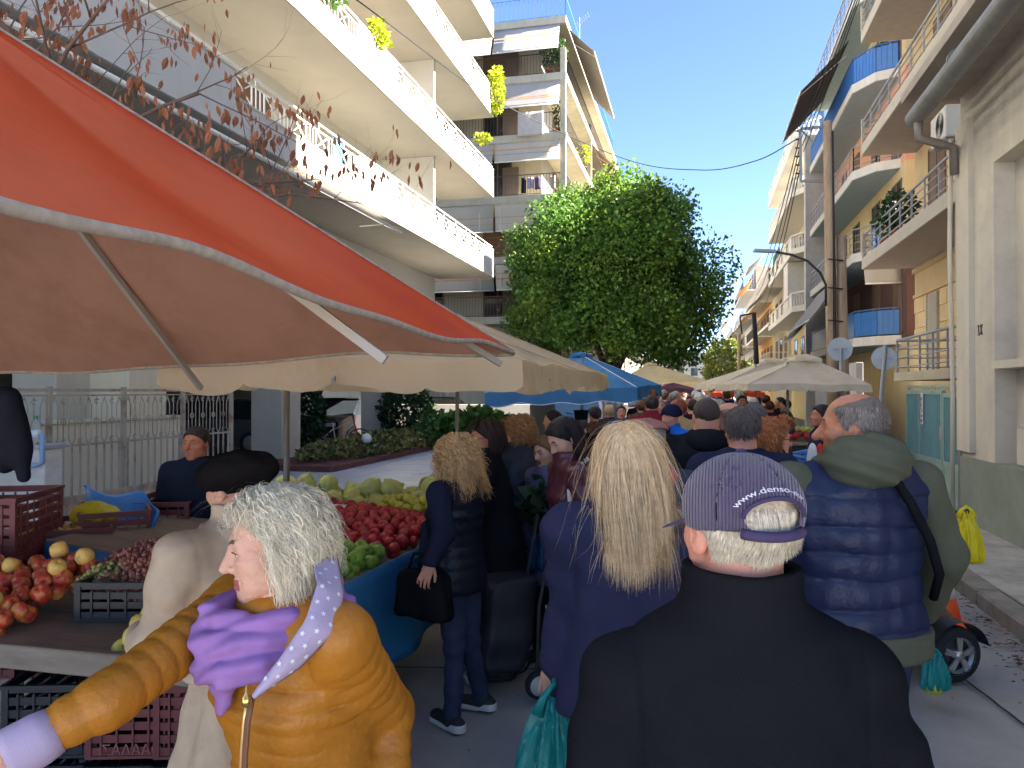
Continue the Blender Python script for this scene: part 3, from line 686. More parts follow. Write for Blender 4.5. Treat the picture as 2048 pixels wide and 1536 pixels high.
potted('leafy dark plant with red flowers on the yellow building balcony', (4.85, 20.6, 5.43), .9, .45, LEAFD, 21, n=420)
potted('spiky green plant on the yellow building balcony', (4.85, 21.7, 5.43), .7, .35, LEAF, 22)
# air conditioner
AC = mat('ac_case', (.55, .53, .47), .6, var=.08)
def aircon(label, loc, rz=0):
    t = thing('air_conditioner', label, 'air conditioner', loc, rz, None)
    MB().bbox(-.15, .15, -.42, .42, 0, .55, .02).build('case', AC, t)
    mb = MB()
    for k in range(7): mb.tube([(-.155, -.13 + .03 * (k + 1) * math.cos(a), .28 + .03 * (k + 1) * math.sin(a)) for a in np.linspace(0, 6.28, 20)], .004, 4)
    mb.build('fan_grille', DKMET, t); mb = MB(); mb.bar((.1, -.3, -.02), (-.2, -.3, -.02), .03); mb.bar((.1, .3, -.02), (-.2, .3, -.02), .03); mb.build('bracket', GRMET, t)
aircon('air conditioner on brackets by the gutter downpipe', (4.3, 14.9, 6.1)); aircon('air conditioner on the wall above the yellow balcony plants', (5.7, 25.5, 6.9))

# ------------------------------------------------------------------ building with blue balconies
BLUE = mat('blue_glass_panel', srgb(58, 112, 178), .35, var=.1, spec=.6); PALEB = mat('pale_blue_soffit', srgb(150, 170, 178), .9, var=.08); SALM = mat('salmon_render', srgb(208, 152, 122), .9, var=.07)
SHADEW = mat('brown_shade_render', srgb(92, 66, 62), .9, var=.1)  # deep shade behind the lower balcony, put into the wall colour
ub = thing('apartment_building', 'apartment building with blue balcony panels and mixed yellow and salmon walls', 'building', (6.6, 34, 0))
def ux(name, m, x0, x1, y0, y1, z0, z1, par=None): return box(name, m, par or ub, x0 - 6.6, x1 - 6.6, y0 - 34, y1 - 34, z0, z1)
for (z0, z1, m_) in ((0, 3.4, YEL), (3.4, 6.3, SHADEW), (6.3, 9.2, YEL), (9.2, 12.3, SALM), (12.3, 16.4, YEL)): ux('wall', m_, 6.6, 16, 25.0 if z0 < 3 else 27, 39.5, z0, z1)
for i, zb in enumerate((3.3, 6.25, 9.15, 12.2, 15.2)):
    x0 = 5.35
    m_ = mat('white_slab', (.62, .60, .55), .85, var=.08, streak=.15)
    mb = MB(); mb.prism([(-1.25 + .55, -6.0, zb), (0, -6.3, zb), (0, 5.3, zb), (-1.25, 5.3, zb), (-1.25, -5.0, zb)], (0, 0, .3)); sl = mb.build('balcony', m_, ub)
    mb = MB(); mb.prism([(-1.2 + .55, -5.95, zb - .01), (0, -6.25, zb - .01), (0, 5.25, zb - .01), (-1.2, 5.25, zb - .01), (-1.2, -5.0, zb - .01)], (0, 0, .007)); mb.build('soffit', PALEB, sl)
    e = [(-.66, -5.93), (-1.2, -4.98), (-1.2, 5.2)]; e0 = (-.04, -6.2)
    blue = mat('blue_rail_paint', srgb(52, 100, 175), .5)
    if i in (0, 3):
        for a, b in zip([e0] + e, e):
            mb = MB(); mb.prism([(a[0], a[1], zb + .34), (b[0], b[1], zb + .34), (b[0], b[1], zb + 1.15), (a[0], a[1], zb + 1.15)], (.012, .012, 0)); mb.build('panel', BLUE, sl)
            rail_v(sl, a, b, zb + .3, zb + 1.22, blue if i else mat('blue_grey_rail', srgb(70, 110, 150), .5), .14, 0)
    else:
        for a, b in zip([e0] + e, e): rail_h(sl, a, b, zb + .3, zb + 1.15, GRMET, .8, 3)
    for y in (-6.5, -3.4, .2, 3.0): window_y(ub, -.003, y, y + 1.3, zb + .35, zb + 2.5, -1, shut=i % 2 == 0)
awning(ub, (-1.25, -4.5, 14.3), (-1.25, 1.5, 14.3), (-2.9, -4.5, 12.6), (-2.9, 1.5, 12.6), mat('dark_awning', (.085, .07, .075), .9))
awning(ub, (-1.15, -6.28, 6.15), (-.02, -6.28, 6.15), (-1.15, -6.55, 5.3), (-.02, -6.55, 5.3), AWN2, (), name='side_awning')
awning(ub, (-1.25, -3.5, 6.1), (-1.25, 3, 6.1), (-2.5, -3.5, 4.4), (-2.5, 3, 4.4), AWN1)
awning(ub, (-1.0, .5, 6.0), (-1.0, 5, 6.0), (-2.6, .5, 4.0), (-2.6, 5, 4.0), mat('green_awning', (.10, .13, .10), .9))
potted('planter of mixed green plants behind the upper blue railing', (6.3, 28.6, 12.55), .8, .5, LEAF, 31, n=400)

# ------------------------------------------------------------------ building with white balusters
WMAR = mat('grey_marble_wall', (.46, .45, .44), .6, var=.12, vscale=2.5, col2=(.36, .35, .34), c2scale=3, c2amt=.5); BAL = mat('white_baluster', (.72, .70, .66), .7, var=.08)
vb = thing('apartment_building', 'pale apartment building with white stone balusters on angled balconies', 'building', (6.4, 48, 0))
def vx(name, m, x0, x1, y0, y1, z0, z1, par=None): return box(name, m, par or vb, x0 - 6.4, x1 - 6.4, y0 - 48, y1 - 48, z0, z1)
vx('wall', mat('pale_yellow_render', srgb(205, 190, 150), .9, var=.08, streak=.15), 6.4, 16, 40.2, 56, 0, 13.4)
vx('side_wall', WMAR, 5.2, 8, 39.7, 40.2, 0, 14.2)
balu = MB().lathe([(.05, 0), (.05, .04), (.028, .07), (.062, .22), (.066, .32), (.03, .48), (.045, .55), (.045, .6)], 8).mesh('baluster')
for i, zb in enumerate((2.6, 5.85, 8.85, 11.85, 14.3)):
    x0 = -1.55; n0 = -5.6 if i < 4 else -7.0
    mb = MB(); mb.prism([(0, -7.7, zb), (0, 7.5, zb), (x0, 7.5, zb), (x0, n0, zb), (x0 + 1.15, -7.7, zb)], (0, 0, .3)); sl = mb.build('balcony', BAL, vb)
    edge = [(x0 + 1.15, -7.62), (x0 + .08, n0), (x0 + .08, 7.4)]
    for a, b in zip(edge, edge[1:]):
        a, b = V3((*a, 0)), V3((*b, 0)); Ln = (b - a).length
        mb = MB(); mb.bar(a + V3((0, 0, zb + .98)), b + V3((0, 0, zb + .98)), .14, .09); mb.build('coping', BAL, sl)
        solid = i in (1, 2) and Ln > 5
        if solid:
            for k in range(5): p = a.lerp(b, (k + .1) / 5); q = a.lerp(b, (k + .62) / 5); MB().bar(p + V3((0, 0, zb + .62)), q + V3((0, 0, zb + .62)), .09, .62).build('panel', BAL, sl)
        n = int(Ln / .22) if not solid else 0
        for k in range(n): p = a.lerp(b, (k + .5) / n); obj('baluster', balu, BAL, sl, (p.x, p.y, zb + .32))
    for y in (-6.2, -2.5, 1.5, 4.8): window_y(vb, -.003, y, y + 1.4, zb + .35, zb + 2.5, -1, shut=i % 2 == 1)
vx('screen', mat('green_screen', srgb(52, 92, 72), .8), 5.2, 5.25, 52, 56, 8.9, 11)
vx('shed_panel', BAL, 4.9, 6.4, 44.5, 46.5, 6.1, 8.8)
aircon('air conditioner beside baluster balcony on the pale building', (6.1, 44.0, 11.0))

# ------------------------------------------------------------------ far buildings towards the end of the street
def far_building(label, side, X, Y0, Y1, H, wm, am, seed, depth=1.3):
    r_ = random.Random(seed); t = thing('apartment_building', label, 'building', (X, Y0, 0)); s = side
    def bx(n, m, a, b, c, d, e, f, par=None): return box(n, m, par or t, min(a, b), max(a, b), c, d, e, f)
    bx('wall', wm, 0, s * 10, 0, Y1 - Y0, 0, H)
    z = 3.4; k = 0
    while z < H - 1:
        sl = bx('balcony', BAL if k % 2 else CONB, -s * depth, 0, .3, Y1 - Y0 - .2, z, z + .2)
        rail_v(sl, (-s * (depth - .04), .34), (-s * (depth - .04), Y1 - Y0 - .3), z + .2, z + 1.1, DKMET if k % 2 else RAILW, .3, 0)
        rail_v(sl, (-s * (depth - .04), .34), (-s * .05, .34), z + .2, z + 1.1, DKMET if k % 2 else RAILW, .3, 0)
        for j in range(int((Y1 - Y0) / 3.2)):
            y = .6 + j * 3.2; window_y(t, -s * .003, y, y + 1.5, z + .25, z + 2.3, -s, shut=r_.random() < .5)
        window_x(t, -.003, s * 1.2 if s > 0 else -2.6, s * 1.2 + 1.4 if s > 0 else -1.2, z + .9, z + 2.3, -1)
        if r_.random() < .75:
            L_ = Y1 - Y0; a = r_.uniform(0.3, L_ * .4); b = a + r_.uniform(3, L_ * .6)
            awning(t, (-s * depth, a, z + 2.7), (-s * depth, min(b, L_), z + 2.7), (-s * (depth + 1.1), a, z + 1.7), (-s * (depth + 1.1), min(b, L_), z + 1.7), r_.choice(am))
        z += 3.0; k += 1
    return t
ORG = mat('orange_awning', srgb(222, 150, 70), .9, transl=.35); YAW_ = mat('yellow_awning', srgb(225, 190, 110), .9, transl=.35); DGR = mat('dark_green_awning', srgb(60, 75, 70), .9, transl=.2)
far_building('narrow pale building with dark and beige awnings past the balusters', 1, 6.3, 57, 68, 12.6, CREAM, [AWN2, DGR, AWN1], 3)
far_building('ochre building with orange awnings further down the street', 1, 6.4, 69, 84, 10.5, mat('ochre_render', srgb(214, 170, 110), .9), [ORG, YAW_], 4)
far_building('white far building with grey shutters down the street', 1, 6.2, 85, 104, 15.0, WHT, [AWN1, AWN2], 5)
far_building('pale far building near the end of the street', 1, 6.0, 106, 130, 12, CREAM, [AWN2, YAW_], 6)
far_building('sunlit cream building beyond the big street tree', -1, -7.2, 66, 84, 12, CREAM, [AWN2, YAW_], 7)
far_building('sunlit pale building far along the left side', -1, -7.4, 86, 125, 15, WHT, [AWN2, AWN1], 8)
eb = thing('apartment_building', 'pale building closing the far end of the street', 'building', (0, 190, 0)); box('wall', CREAM, eb, -30, 40, 0, 10, 0, 11)
for i in range(3):
    for j in range(10): window_x(eb, -.003, -14 + j * 3.2, -12.4 + j * 3.2, 2.4 + i * 3, 4.3 + i * 3, -1)

# ------------------------------------------------------------------ utility poles, lamp, wires
WOOD = mat('pole_wood', srgb(182, 158, 132), .9, var=.25, vscale=3, stretch=(3, 3, .3), bump=.5, bscale=30, col2=srgb(105, 82, 64), c2scale=2, c2amt=.6)
pb = W(1668, 700, 15.6); pole = thing('utility_pole', 'tall wooden utility pole doubled by a second pole, with metal frame and insulators', 'pole', (pb.x, pb.y, .05))
ptop = W(1655, 248, 15.6); zt = ptop.z
MB().tube([(0, 0, 0), (-.05, 0, zt * .5), (ptop.x - pb.x, ptop.y - pb.y, zt)], [.13, .11, .085], 12).build('shaft', WOOD, pole)
p2t = W(1682, 478, 15.6); p2b = W(1688, 720, 15.6)
MB().tube([(p2b.x - pb.x + .02, p2b.y - pb.y, 0), (p2t.x - pb.x, p2t.y - pb.y, p2t.z)], [.12, .09], 12).build('second_shaft', WOOD, pole)
mb = MB(); q = lambda px, py: W(px, py, 15.5) - V3((pb.x, pb.y, .05))
a, b, c, d = q(1600, 258), q(1648, 253), q(1602, 362), q(1646, 362)
mb.bar(a, b, .05); mb.bar(a, c, .05); mb.bar(c, d, .05); mb.bar(a, q(1628, 285), .03); mb.build('frame', GRMET, pole)
INS = mat('insulator_glass', (.05, .06, .08), .3)
for k in range(6):
    p = q(1599, 262 + k * 17); MB().tube([p, p + V3((-.08, -.02, .0))], .02, 8).build('insulator', INS, pole)
for py in (518, 575, 640): MB().tube([q(1656, py) , q(1686, py + 3)], .016, 6).build('strap', DKMET, pole)
for (x0, x1) in ((1664, 1668), (1666, 1672)): MB().tube([q(x0, 262), q(x0 + 2, 400), q(x1, 700)], .012, 6).build('cable', DKMET, pole)
lamp = thing('street_lamp', 'curved street lamp arm with flat grey head on the wooden pole', 'street lamp', tuple(W(1652, 610, 15.4)))
l0 = V3(W(1652, 610, 15.4)); lq = lambda px, py: W(px, py, 15.4) - l0
MB().tube([lq(1652, 612), lq(1652, 570), lq(1640, 545), lq(1615, 522), lq(1585, 510), lq(1548, 503)], .025, 10).build('arm', DKMET, lamp)
MB().bar(lq(1550, 503), lq(1508, 501), .16, .05).build('lamp_head', mat('lamp_grey', (.42, .44, .46), .4), lamp)
WIRE = mat('black_wire', (.02, .02, .022), .6)
def wire(label, pts, r=.012, sag=0.0):
    P = [V3(p) for p in pts]; Q = []
    E = [P[0] * 2 - P[1]] + P + [P[-1] * 2 - P[-2]]
    for j in range(len(P) - 1):
        p0, a, b, p3 = E[j:j + 4]
        for i in range(14):
            t_ = i / 14; v = (a * 2 + (b - p0) * t_ + (p0 * 2 - a * 5 + b * 4 - p3) * t_ ** 2 + (a * 3 - p0 - b * 3 + p3) * t_ ** 3) * .5; v.z -= sag * 4 * t_ * (1 - t_); Q.append(v)
    Q.append(P[-1]); o = MB().tube(Q, r, 5).build('overhead_wire', WIRE); return tag(o, label, 'wire', 'overhead wires')
A0 = W(1600, 275, 15.5); B0 = W(700, -10, 13.0)
wire('long black cable sagging across the street above the market', [B0, W(990, 200, 22), W(1250, 318, 24), W(1400, 340, 21), W(1510, 322, 18), A0], .013, 0)
for k, (x, y) in enumerate(((1655, 130), (1668, 110), (1690, 60), (1700, 40))):
    wire(('thinnest', 'upper', 'lower', 'outer')[k] + ' wire climbing from the pole to the right-hand balconies', [W(1598 + k * 3, 268 + k * 12, 15.4), W(x + 50, y - 130, 9)], .008, .05)
for k in range(4): wire(('topmost', 'second', 'third', 'lowest')[k] + ' slack wire running from the frame down the street', [W(1599, 275 + k * 22, 15.5), (3.0 + k * .15, 43, 7.2 - k * .35)], .012, .5)
pb2 = W(1519, 700, 43); pl = thing('utility_pole', 'dark utility pole with a side arm further down the street', 'pole', (pb2.x, pb2.y, 0)); t2 = W(1508, 625, 43)
MB().tube([(0, 0, 0), (t2.x - pb2.x, t2.y - pb2.y, t2.z)], [.16, .12], 8).build('shaft', mat('dark_pole', (.045, .04, .04), .8), pl)
q2 = lambda px, py: W(px, py, 43) - V3((pb2.x, pb2.y, 0))
mb = MB(); mb.bar(q2(1508, 626), q2(1480, 632), .09); mb.bar(q2(1480, 632), q2(1484, 668), .08); mb.build('frame', DKMET, pl)
pb3 = W(1478, 760, 60); MB().tube([(0, 0, 0), (0, 0, 6.2)], [.16, .12], 8).build('shaft', WOOD, thing('utility_pole', 'plain pale utility pole before the orange awnings', 'pole', (pb3.x, pb3.y, 0)))

# ------------------------------------------------------------------ trees
def crown_tree(label, base, trunk_h, c, r, n, size, m, seed, lobes=40, inner=None, name='tree', group=None):
    t = thing(name, label, 'tree', base, 0, group); rs = np.random.RandomState(seed); BK = mat('bark', (.10, .08, .065), .95, var=.3, bump=.5, bscale=20)
    mb = MB(); c = np.array(c); r = np.array(r)
    mb.tube([(0, 0, 0), (.05, 0, trunk_h * .5), (c[0] * .5, c[1] * .5, trunk_h), tuple(c)], [.06 * r[0] + .06, .05 * r[0] + .04, .04 * r[0] + .03, .03], 10)
    for k in range(7):
        a = k * .9; mb.tube([(c[0] * .4, c[1] * .4, trunk_h * .9), tuple(c + r * .4 * np.array((math.cos(a), math.sin(a), .1))), tuple(c + r * .8 * np.array((math.cos(a), math.sin(a), .3)))], [.03 * r[0], .02 * r[0], .01], 6)
    mb.build('trunk', BK, t)
    L_ = rs.normal(size=(lobes, 3)); L_ /= np.linalg.norm(L_, axis=1)[:, None]; L_[:, 2] = np.where(L_[:, 2] < -.75, -L_[:, 2], L_[:, 2])
    lc = L_ * rs.uniform(.45, .86, (lobes, 1)); lr = rs.uniform(.15, .30, lobes); far_ = rs.rand(lobes) < .3; lc[far_] = L_[far_] * rs.uniform(.88, 1.0, (int(far_.sum()), 1)); lr[far_] *= .5; pw = lr ** 1.6; pw /= pw.sum()
    k = rs.choice(lobes, n, p=pw); d = rs.normal(size=(n, 3)); d /= np.linalg.norm(d, axis=1)[:, None]
    p = lc[k] + d * (lr[k] * rs.uniform(.55, 1.05, n))[:, None]; p += .03 * rs.normal(size=p.shape)
    Vs, F = leaf_cards(c + p * r, size, rs, d, .35)
    obj('crown', mesh_np('crown', Vs, F, False), m, t)
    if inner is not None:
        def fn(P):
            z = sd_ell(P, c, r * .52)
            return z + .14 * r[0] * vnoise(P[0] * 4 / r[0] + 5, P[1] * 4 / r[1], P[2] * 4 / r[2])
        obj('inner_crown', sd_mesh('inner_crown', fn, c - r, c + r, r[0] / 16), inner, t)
    return t
TLEAF = mat('tree_leaf', srgb(92, 130, 52), .5, var=.25, vscale=.8, island=.5, transl=.38, col2=srgb(150, 165, 45), c2scale=.5, c2amt=.6, thr=.56)
INNER = mat('dark_crown_fill', (.022, .038, .016), .95)  # solid dark green filler that blocks the view through the crown
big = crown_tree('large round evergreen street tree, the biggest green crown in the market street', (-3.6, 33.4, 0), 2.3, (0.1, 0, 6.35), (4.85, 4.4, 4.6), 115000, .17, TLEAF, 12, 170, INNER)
TL2 = mat('pale_tree_leaf', srgb(140, 150, 80), .6, var=.25, island=.45, transl=.35)
t_ = W(1445, 740, 66); crown_tree('smaller pale green tree down the street below the orange awnings', (t_.x, t_.y, 0), 1.6, (0, 0, 3.9), (2.4, 2.4, 2.6), 5200, .26, TL2, 15, 30)
# bare tree by the orange canopy
def bare_tree():
    t = thing('bare_tree', 'nearly bare tree with dry brown leaves rising behind the orange canopy', 'tree', (-6.15, 5.2, 0)); r_ = random.Random(5)
    BK = mat('grey_bark', srgb(112, 92, 84), .95, var=.3, vscale=9, bump=.5, bscale=50); tips = []; mb = MB()
    def grow(p, d, L_, rad, lv):
        pts = [p]; rs_ = [rad]; q = p.copy(); dd = d.copy(); n = 5
        for i in range(n):
            dd = (dd + V3((r_.uniform(-.16, .16), r_.uniform(-.16, .16), r_.uniform(-.06, .12)))).normalized(); q = q + dd * L_ / n; pts.append(q.copy()); rs_.append(rad * (1 - .55 * (i + 1) / n))
            if lv < 4 and i >= 1 and r_.random() < (.85 if lv > 0 else .6):
                s_ = dd.cross(V3((r_.uniform(-1, 1), r_.uniform(-1, 1), r_.uniform(-1, 1)))).normalized()
                grow(q.copy(), (dd * .75 + s_ * .7).normalized(), L_ * r_.uniform(.42, .7), rs_[-1] * .62, lv + 1)
        mb.tube(pts, rs_, 6 if lv < 2 else 4)
        if lv >= 2: tips.append((pts[-1], dd))
        if lv >= 3: tips.append((pts[3], dd))
    trunk = MB().tube([(0, 0, 0), (.05, -.05, 1.2), (.05, -.1, 2.4)], [.16, .13, .12], 10).build('trunk', BK, t)
    for (dx, dy, dz, L_) in ((.75, .1, .66, 2.6), (.5, -.1, .9, 2.4), (.2, .1, 1, 2.4), (-.2, .2, 1, 2.3), (.9, .15, .52, 2.3), (.55, .25, .85, 2.5), (.05, -.2, 1, 2.3)):
        grow(V3((.05, -.1, 2.3)), V3((dx, dy, dz)).normalized(), L_, .062, 0)
    mb.build('branches', BK, t)
    lm = mat('dry_leaf', srgb(164, 108, 78), .8, var=.25, island=.4, transl=.3); lf = MB(); 
    for (p, d) in tips:
        for _ in range(r_.choice((0, 0, 0, 0, 0, 1, 3, 5))):
            a = p + V3((r_.uniform(-.08, .08), r_.uniform(-.08, .08), r_.uniform(-.05, .02))); L_ = r_.uniform(.06, .12); an = r_.uniform(0, 6.28); dn = V3((math.cos(an) * .35, math.sin(an) * .35, -1)).normalized(); sd_ = dn.cross(V3((math.cos(an + 1), math.sin(an + 1), 0))).normalized() * L_ * .24
            nn = dn.cross(sd_).normalized() * L_ * .12; lf.add([a, a + dn * L_ * .25 + sd_ * .75 + nn, a + dn * L_ * .6 + sd_ * .8 + nn * 1.6, a + dn * L_ + nn * 2, a + dn * L_ * .6 - sd_ * .8 + nn * 1.6, a + dn * L_ * .25 - sd_ * .75 + nn, a + dn * L_ * .5], [(0, 1, 2, 6), (6, 2, 3), (0, 6, 4, 5), (6, 3, 4)])
    lf.build('dry_leaves', lm, t)
bare_tree()
# ------------------------------------------------------------------ market canopies
def canopy(label, cs, apex, m, val=.0, scal=0, edge=None, fold=.012, sag=.05, vent=False, ribs=True, pole=None, seed=0, rib_m=None, under=None, n=26, struts=True):
    """square market umbrella: four hem corners (in order), apex, cloth with folds, valance, ribs and pole"""
    cs = [V3(c) for c in cs]; ap = V3(apex); ctr = sum(cs, V3()) / 4
    px, py = (pole if pole else (ctr.x, ctr.y)); base = V3((px, py, 0))
    t = thing('market_umbrella', label, 'umbrella', base); r_ = random.Random(seed); mb = MB(); hemline = []
    ph = [r_.uniform(0, 6) for _ in range(8)]
    for k in range(4):
        a, b = cs[k], cs[(k + 1) % 4]; mid = (a + b) / 2; inn = (ctr - mid); inn.z = 0; inn.normalize()
        def fn(u, v):
            e = a.lerp(b, u); w4 = 4 * u * (1 - u)
            p = e.lerp(ap, v); p = p + inn * (sag * 1.2 * w4 * (1 - v)); p.z -= sag * w4 * (math.sin(math.pi * min(1, v * 1.05)) * .9 - (1 - v) * .25)
            f = math.sin(u * 9 + ph[k] + v * 2.5) * .6 + math.sin(u * 17 + ph[k + 4] - v * 3) * .35
            p.z += fold * f * (1 - v) ** .7 * min(1, 6 * u * (1 - u) + .15); return p - base
        mb.grid(fn, n, 18); hemline.append([fn(i / (n - 1), 0) for i in range(n)])
    cn = mb.build('canopy', m, t)
    if under is not None:
        lm = MB(); lm.v = [(p[0], p[1], p[2] - .012) for p in mb.v]; lm.f = mb.f; lm.sm = mb.sm; lm.build('lining', under, cn)
    for k in range(4):
        H_ = hemline[k]
        if val:
            dn = V3((0, 0, -1)); c0 = ctr - base
            def vf(u, v):
                i = u * (len(H_) - 1); j = min(int(i), len(H_) - 2); p = H_[j].lerp(H_[j + 1], i - j)
                L_ = val * (1 - .3 * (1 - abs(math.sin(math.pi * u * scal)) ** .6) if scal else 1) * (1 + .1 * math.sin(u * 23 + ph[k]))
                out = (p - c0); out.z = 0; out.normalize(); return p + dn * (L_ * v) + out * (.012 * math.sin(u * 40 + k) * v + .015 * v + .004)
            vl = MB().grid(vf, 81, 5).build('valance', m, t)
            if edge: MB().tube([vf(i / 79, 1) for i in range(80)], .008, 5).build('trim', edge, vl)
        elif edge:
            MB().tube([p + V3((0, 0, -.010)) for p in H_], .012, 6).build('trim', edge, t)
    for k in range(4):
        a = cs[k] - base; b = ap - base; MB().tube([a.lerp(b, i / 12) + V3((0, 0, .004)) for i in range(13)], .007, 5).build('seam', edge or m, t)
    RM_ = rib_m or GRMET
    if ribs:
        pts = cs + [(cs[k] + cs[(k + 1) % 4]) / 2 for k in range(4)]; hub = V3((ap.x, ap.y, ap.z - (ap.z - ctr.z) * .95 - .08))
        for i, c in enumerate(pts):
            e = c + (ctr - c) * .03; a = ap - base - V3((0, 0, .07 + sag * .6)); b = e - base - V3((0, 0, .045 + (sag * 1.3 if i > 3 else .02))); MB().bar(a, b, .022, .03).build('rib', RM_, t)
            if struts: MB().bar(hub - base, a.lerp(b, .55) - V3((0, 0, .03)), .018, .022).build('strut', RM_, t)
    MB().tube([(0, 0, 0), (0, 0, (ap - base).z - .1 if not pole else ctr.z + .1)], .024, 12).build('pole', mat('pole_metal', (.24, .22, .2), .45, metal=.5, var=.15), t)
    if vent:
        mb = MB(); a = ap - base
        for k in range(4):
            c = cs[k] - base; d = (c - a).normalized(); e = (cs[(k + 1) % 4] - base - a).normalized()
            p = a + V3((0, 0, .05)); q1 = a + d * .34 + V3((0, 0, .09)); q2 = a + e * .34 + V3((0, 0, .09)); qm = (q1 + q2) / 2 + V3((0, 0, -.03))
            mb.add([p, q1, qm, q2], [(0, 1, 2), (0, 2, 3)]); dn = V3((0, 0, -.09)); mb.add([q1, qm, q2, q2 + dn, qm + dn * .3, q1 + dn], [(0, 5, 4, 1), (1, 4, 3, 2)])
        mb.build('vent', m, t)
    return t
def clothm(name, c, tl=.25, rough=.55, spec=.35): return mat(name, srgb(*c), rough, var=.08, vscale=1.5, bump=.25, bscale=260, diffuse=.01, transl=tl, col2=srgb(int(c[0] * .86), int(c[1] * .84), int(c[2] * .8)), c2scale=1.3, c2amt=.6)
ORC = mat('orange_vinyl', srgb(206, 78, 40), .3, var=.07, vscale=1.6, bump=.08, bscale=9, diffuse=.035, transl=.10, col2=srgb(182, 60, 30), c2scale=.9, c2amt=.5)
CRM = clothm('cream_canvas', (232, 212, 180), .5, .8, .2); CRM2 = clothm('pale_canvas', (242, 230, 208), .4, .8, .2); BLC = clothm('blue_canvas', (82, 138, 188), .25, .6); PUR = clothm('purple_canvas', (112, 78, 88), .2, .8)
TRIM = mat('grey_trim', srgb(168, 156, 144), .9, var=.3, vscale=30); WTRIM = mat('white_trim', srgb(225, 228, 232), .7)
canopy('big orange-red vinyl market umbrella over the crates of apples and grapes', [(-.92, .75, 2.02), (-.93, 3.92, 1.955), (-4.6, 3.95, 1.84), (-4.6, .65, 1.98)], (-2.78, 2.2, 3.27), ORC, under=clothm('beige_lining', (206, 164, 146), .3, .85, .2), edge=TRIM, fold=.030, sag=.07, seed=2, pole=(-3.1, 2.3), struts=False, rib_m=mat('rib_paint', (.42, .38, .35), .5), n=40)
canopy('cream canvas umbrella sheltering the green and red apple stall', [(-.98, 4.35, 1.93), (-1.0, 6.6, 1.93), (-3.4, 6.6, 1.93), (-3.4, 4.35, 1.93)], (-2.2, 5.45, 2.42), CRM, val=.2, scal=4, seed=3, fold=.02, pole=(-3.0, 5.25))
canopy('cream canvas umbrella with scalloped edge over the cabbages', [(-1.2, 6.72, 1.98), (-1.15, 10.3, 1.96), (-4.85, 10.3, 1.96), (-4.85, 6.72, 1.98)], (-3.0, 8.5, 2.76), CRM, val=.22, scal=4, seed=4, fold=.02, pole=(-2.95, 9.35))
a_, b_, c_ = W(970, 786, 14.2), W(1274, 775, 13.6), W(1322, 770, 17.4)
canopy('bright blue market umbrella with white trim before the white van', [b_, c_, c_ + (a_ - b_), a_], W(1160, 708, 16.4), BLC, val=.25, edge=WTRIM, seed=5, vent=True)
def sq(label, l, r, d, dep, ap, m, **k):
    nl, nr = W(*l, d), W(*r, d); f = V3((CF.x, CF.y, 0)) * dep; return canopy(label, [nl, nr, nr + f, nl + f], W(*ap, d + dep / 2), m, **k)
sq('pale canvas umbrella with star-shaped vent cap beside the sign post', (1497, 768), (1742, 770), 12.4, 2.0, (1612, 713), CRM2, val=.11, seed=6, vent=True)
sq('pale canvas umbrella just behind the one with sign post beside it', (1442, 768), (1652, 770), 16.6, 2.4, (1546, 719), CRM2, val=.12, seed=7, vent=True)
sq('yellowish cream umbrella below the big tree', (1252, 766), (1424, 764), 26, 3.4, (1298, 727), clothm('yellow_cream_canvas', (226, 206, 158), .3, .8, .2), val=.22, scal=3, seed=8, vent=True)
sq('dark purple umbrella below the yellowish cream one', (1316, 775), (1402, 780), 21, 2.4, (1348, 766), PUR, val=.12, seed=9)
sq('small red stall canopy far down the right side', (1446, 786), (1530, 786), 21, 2.2, (1480, 779), clothm('red_canvas', (190, 70, 50), .3, .8), val=.12, seed=10)
sq('white and pink stall canopy at the far crossing', (1404, 782), (1452, 782), 36, 3.0, (1440, 776), clothm('pink_white_canvas', (225, 195, 190), .3, .8), val=.2, seed=12)

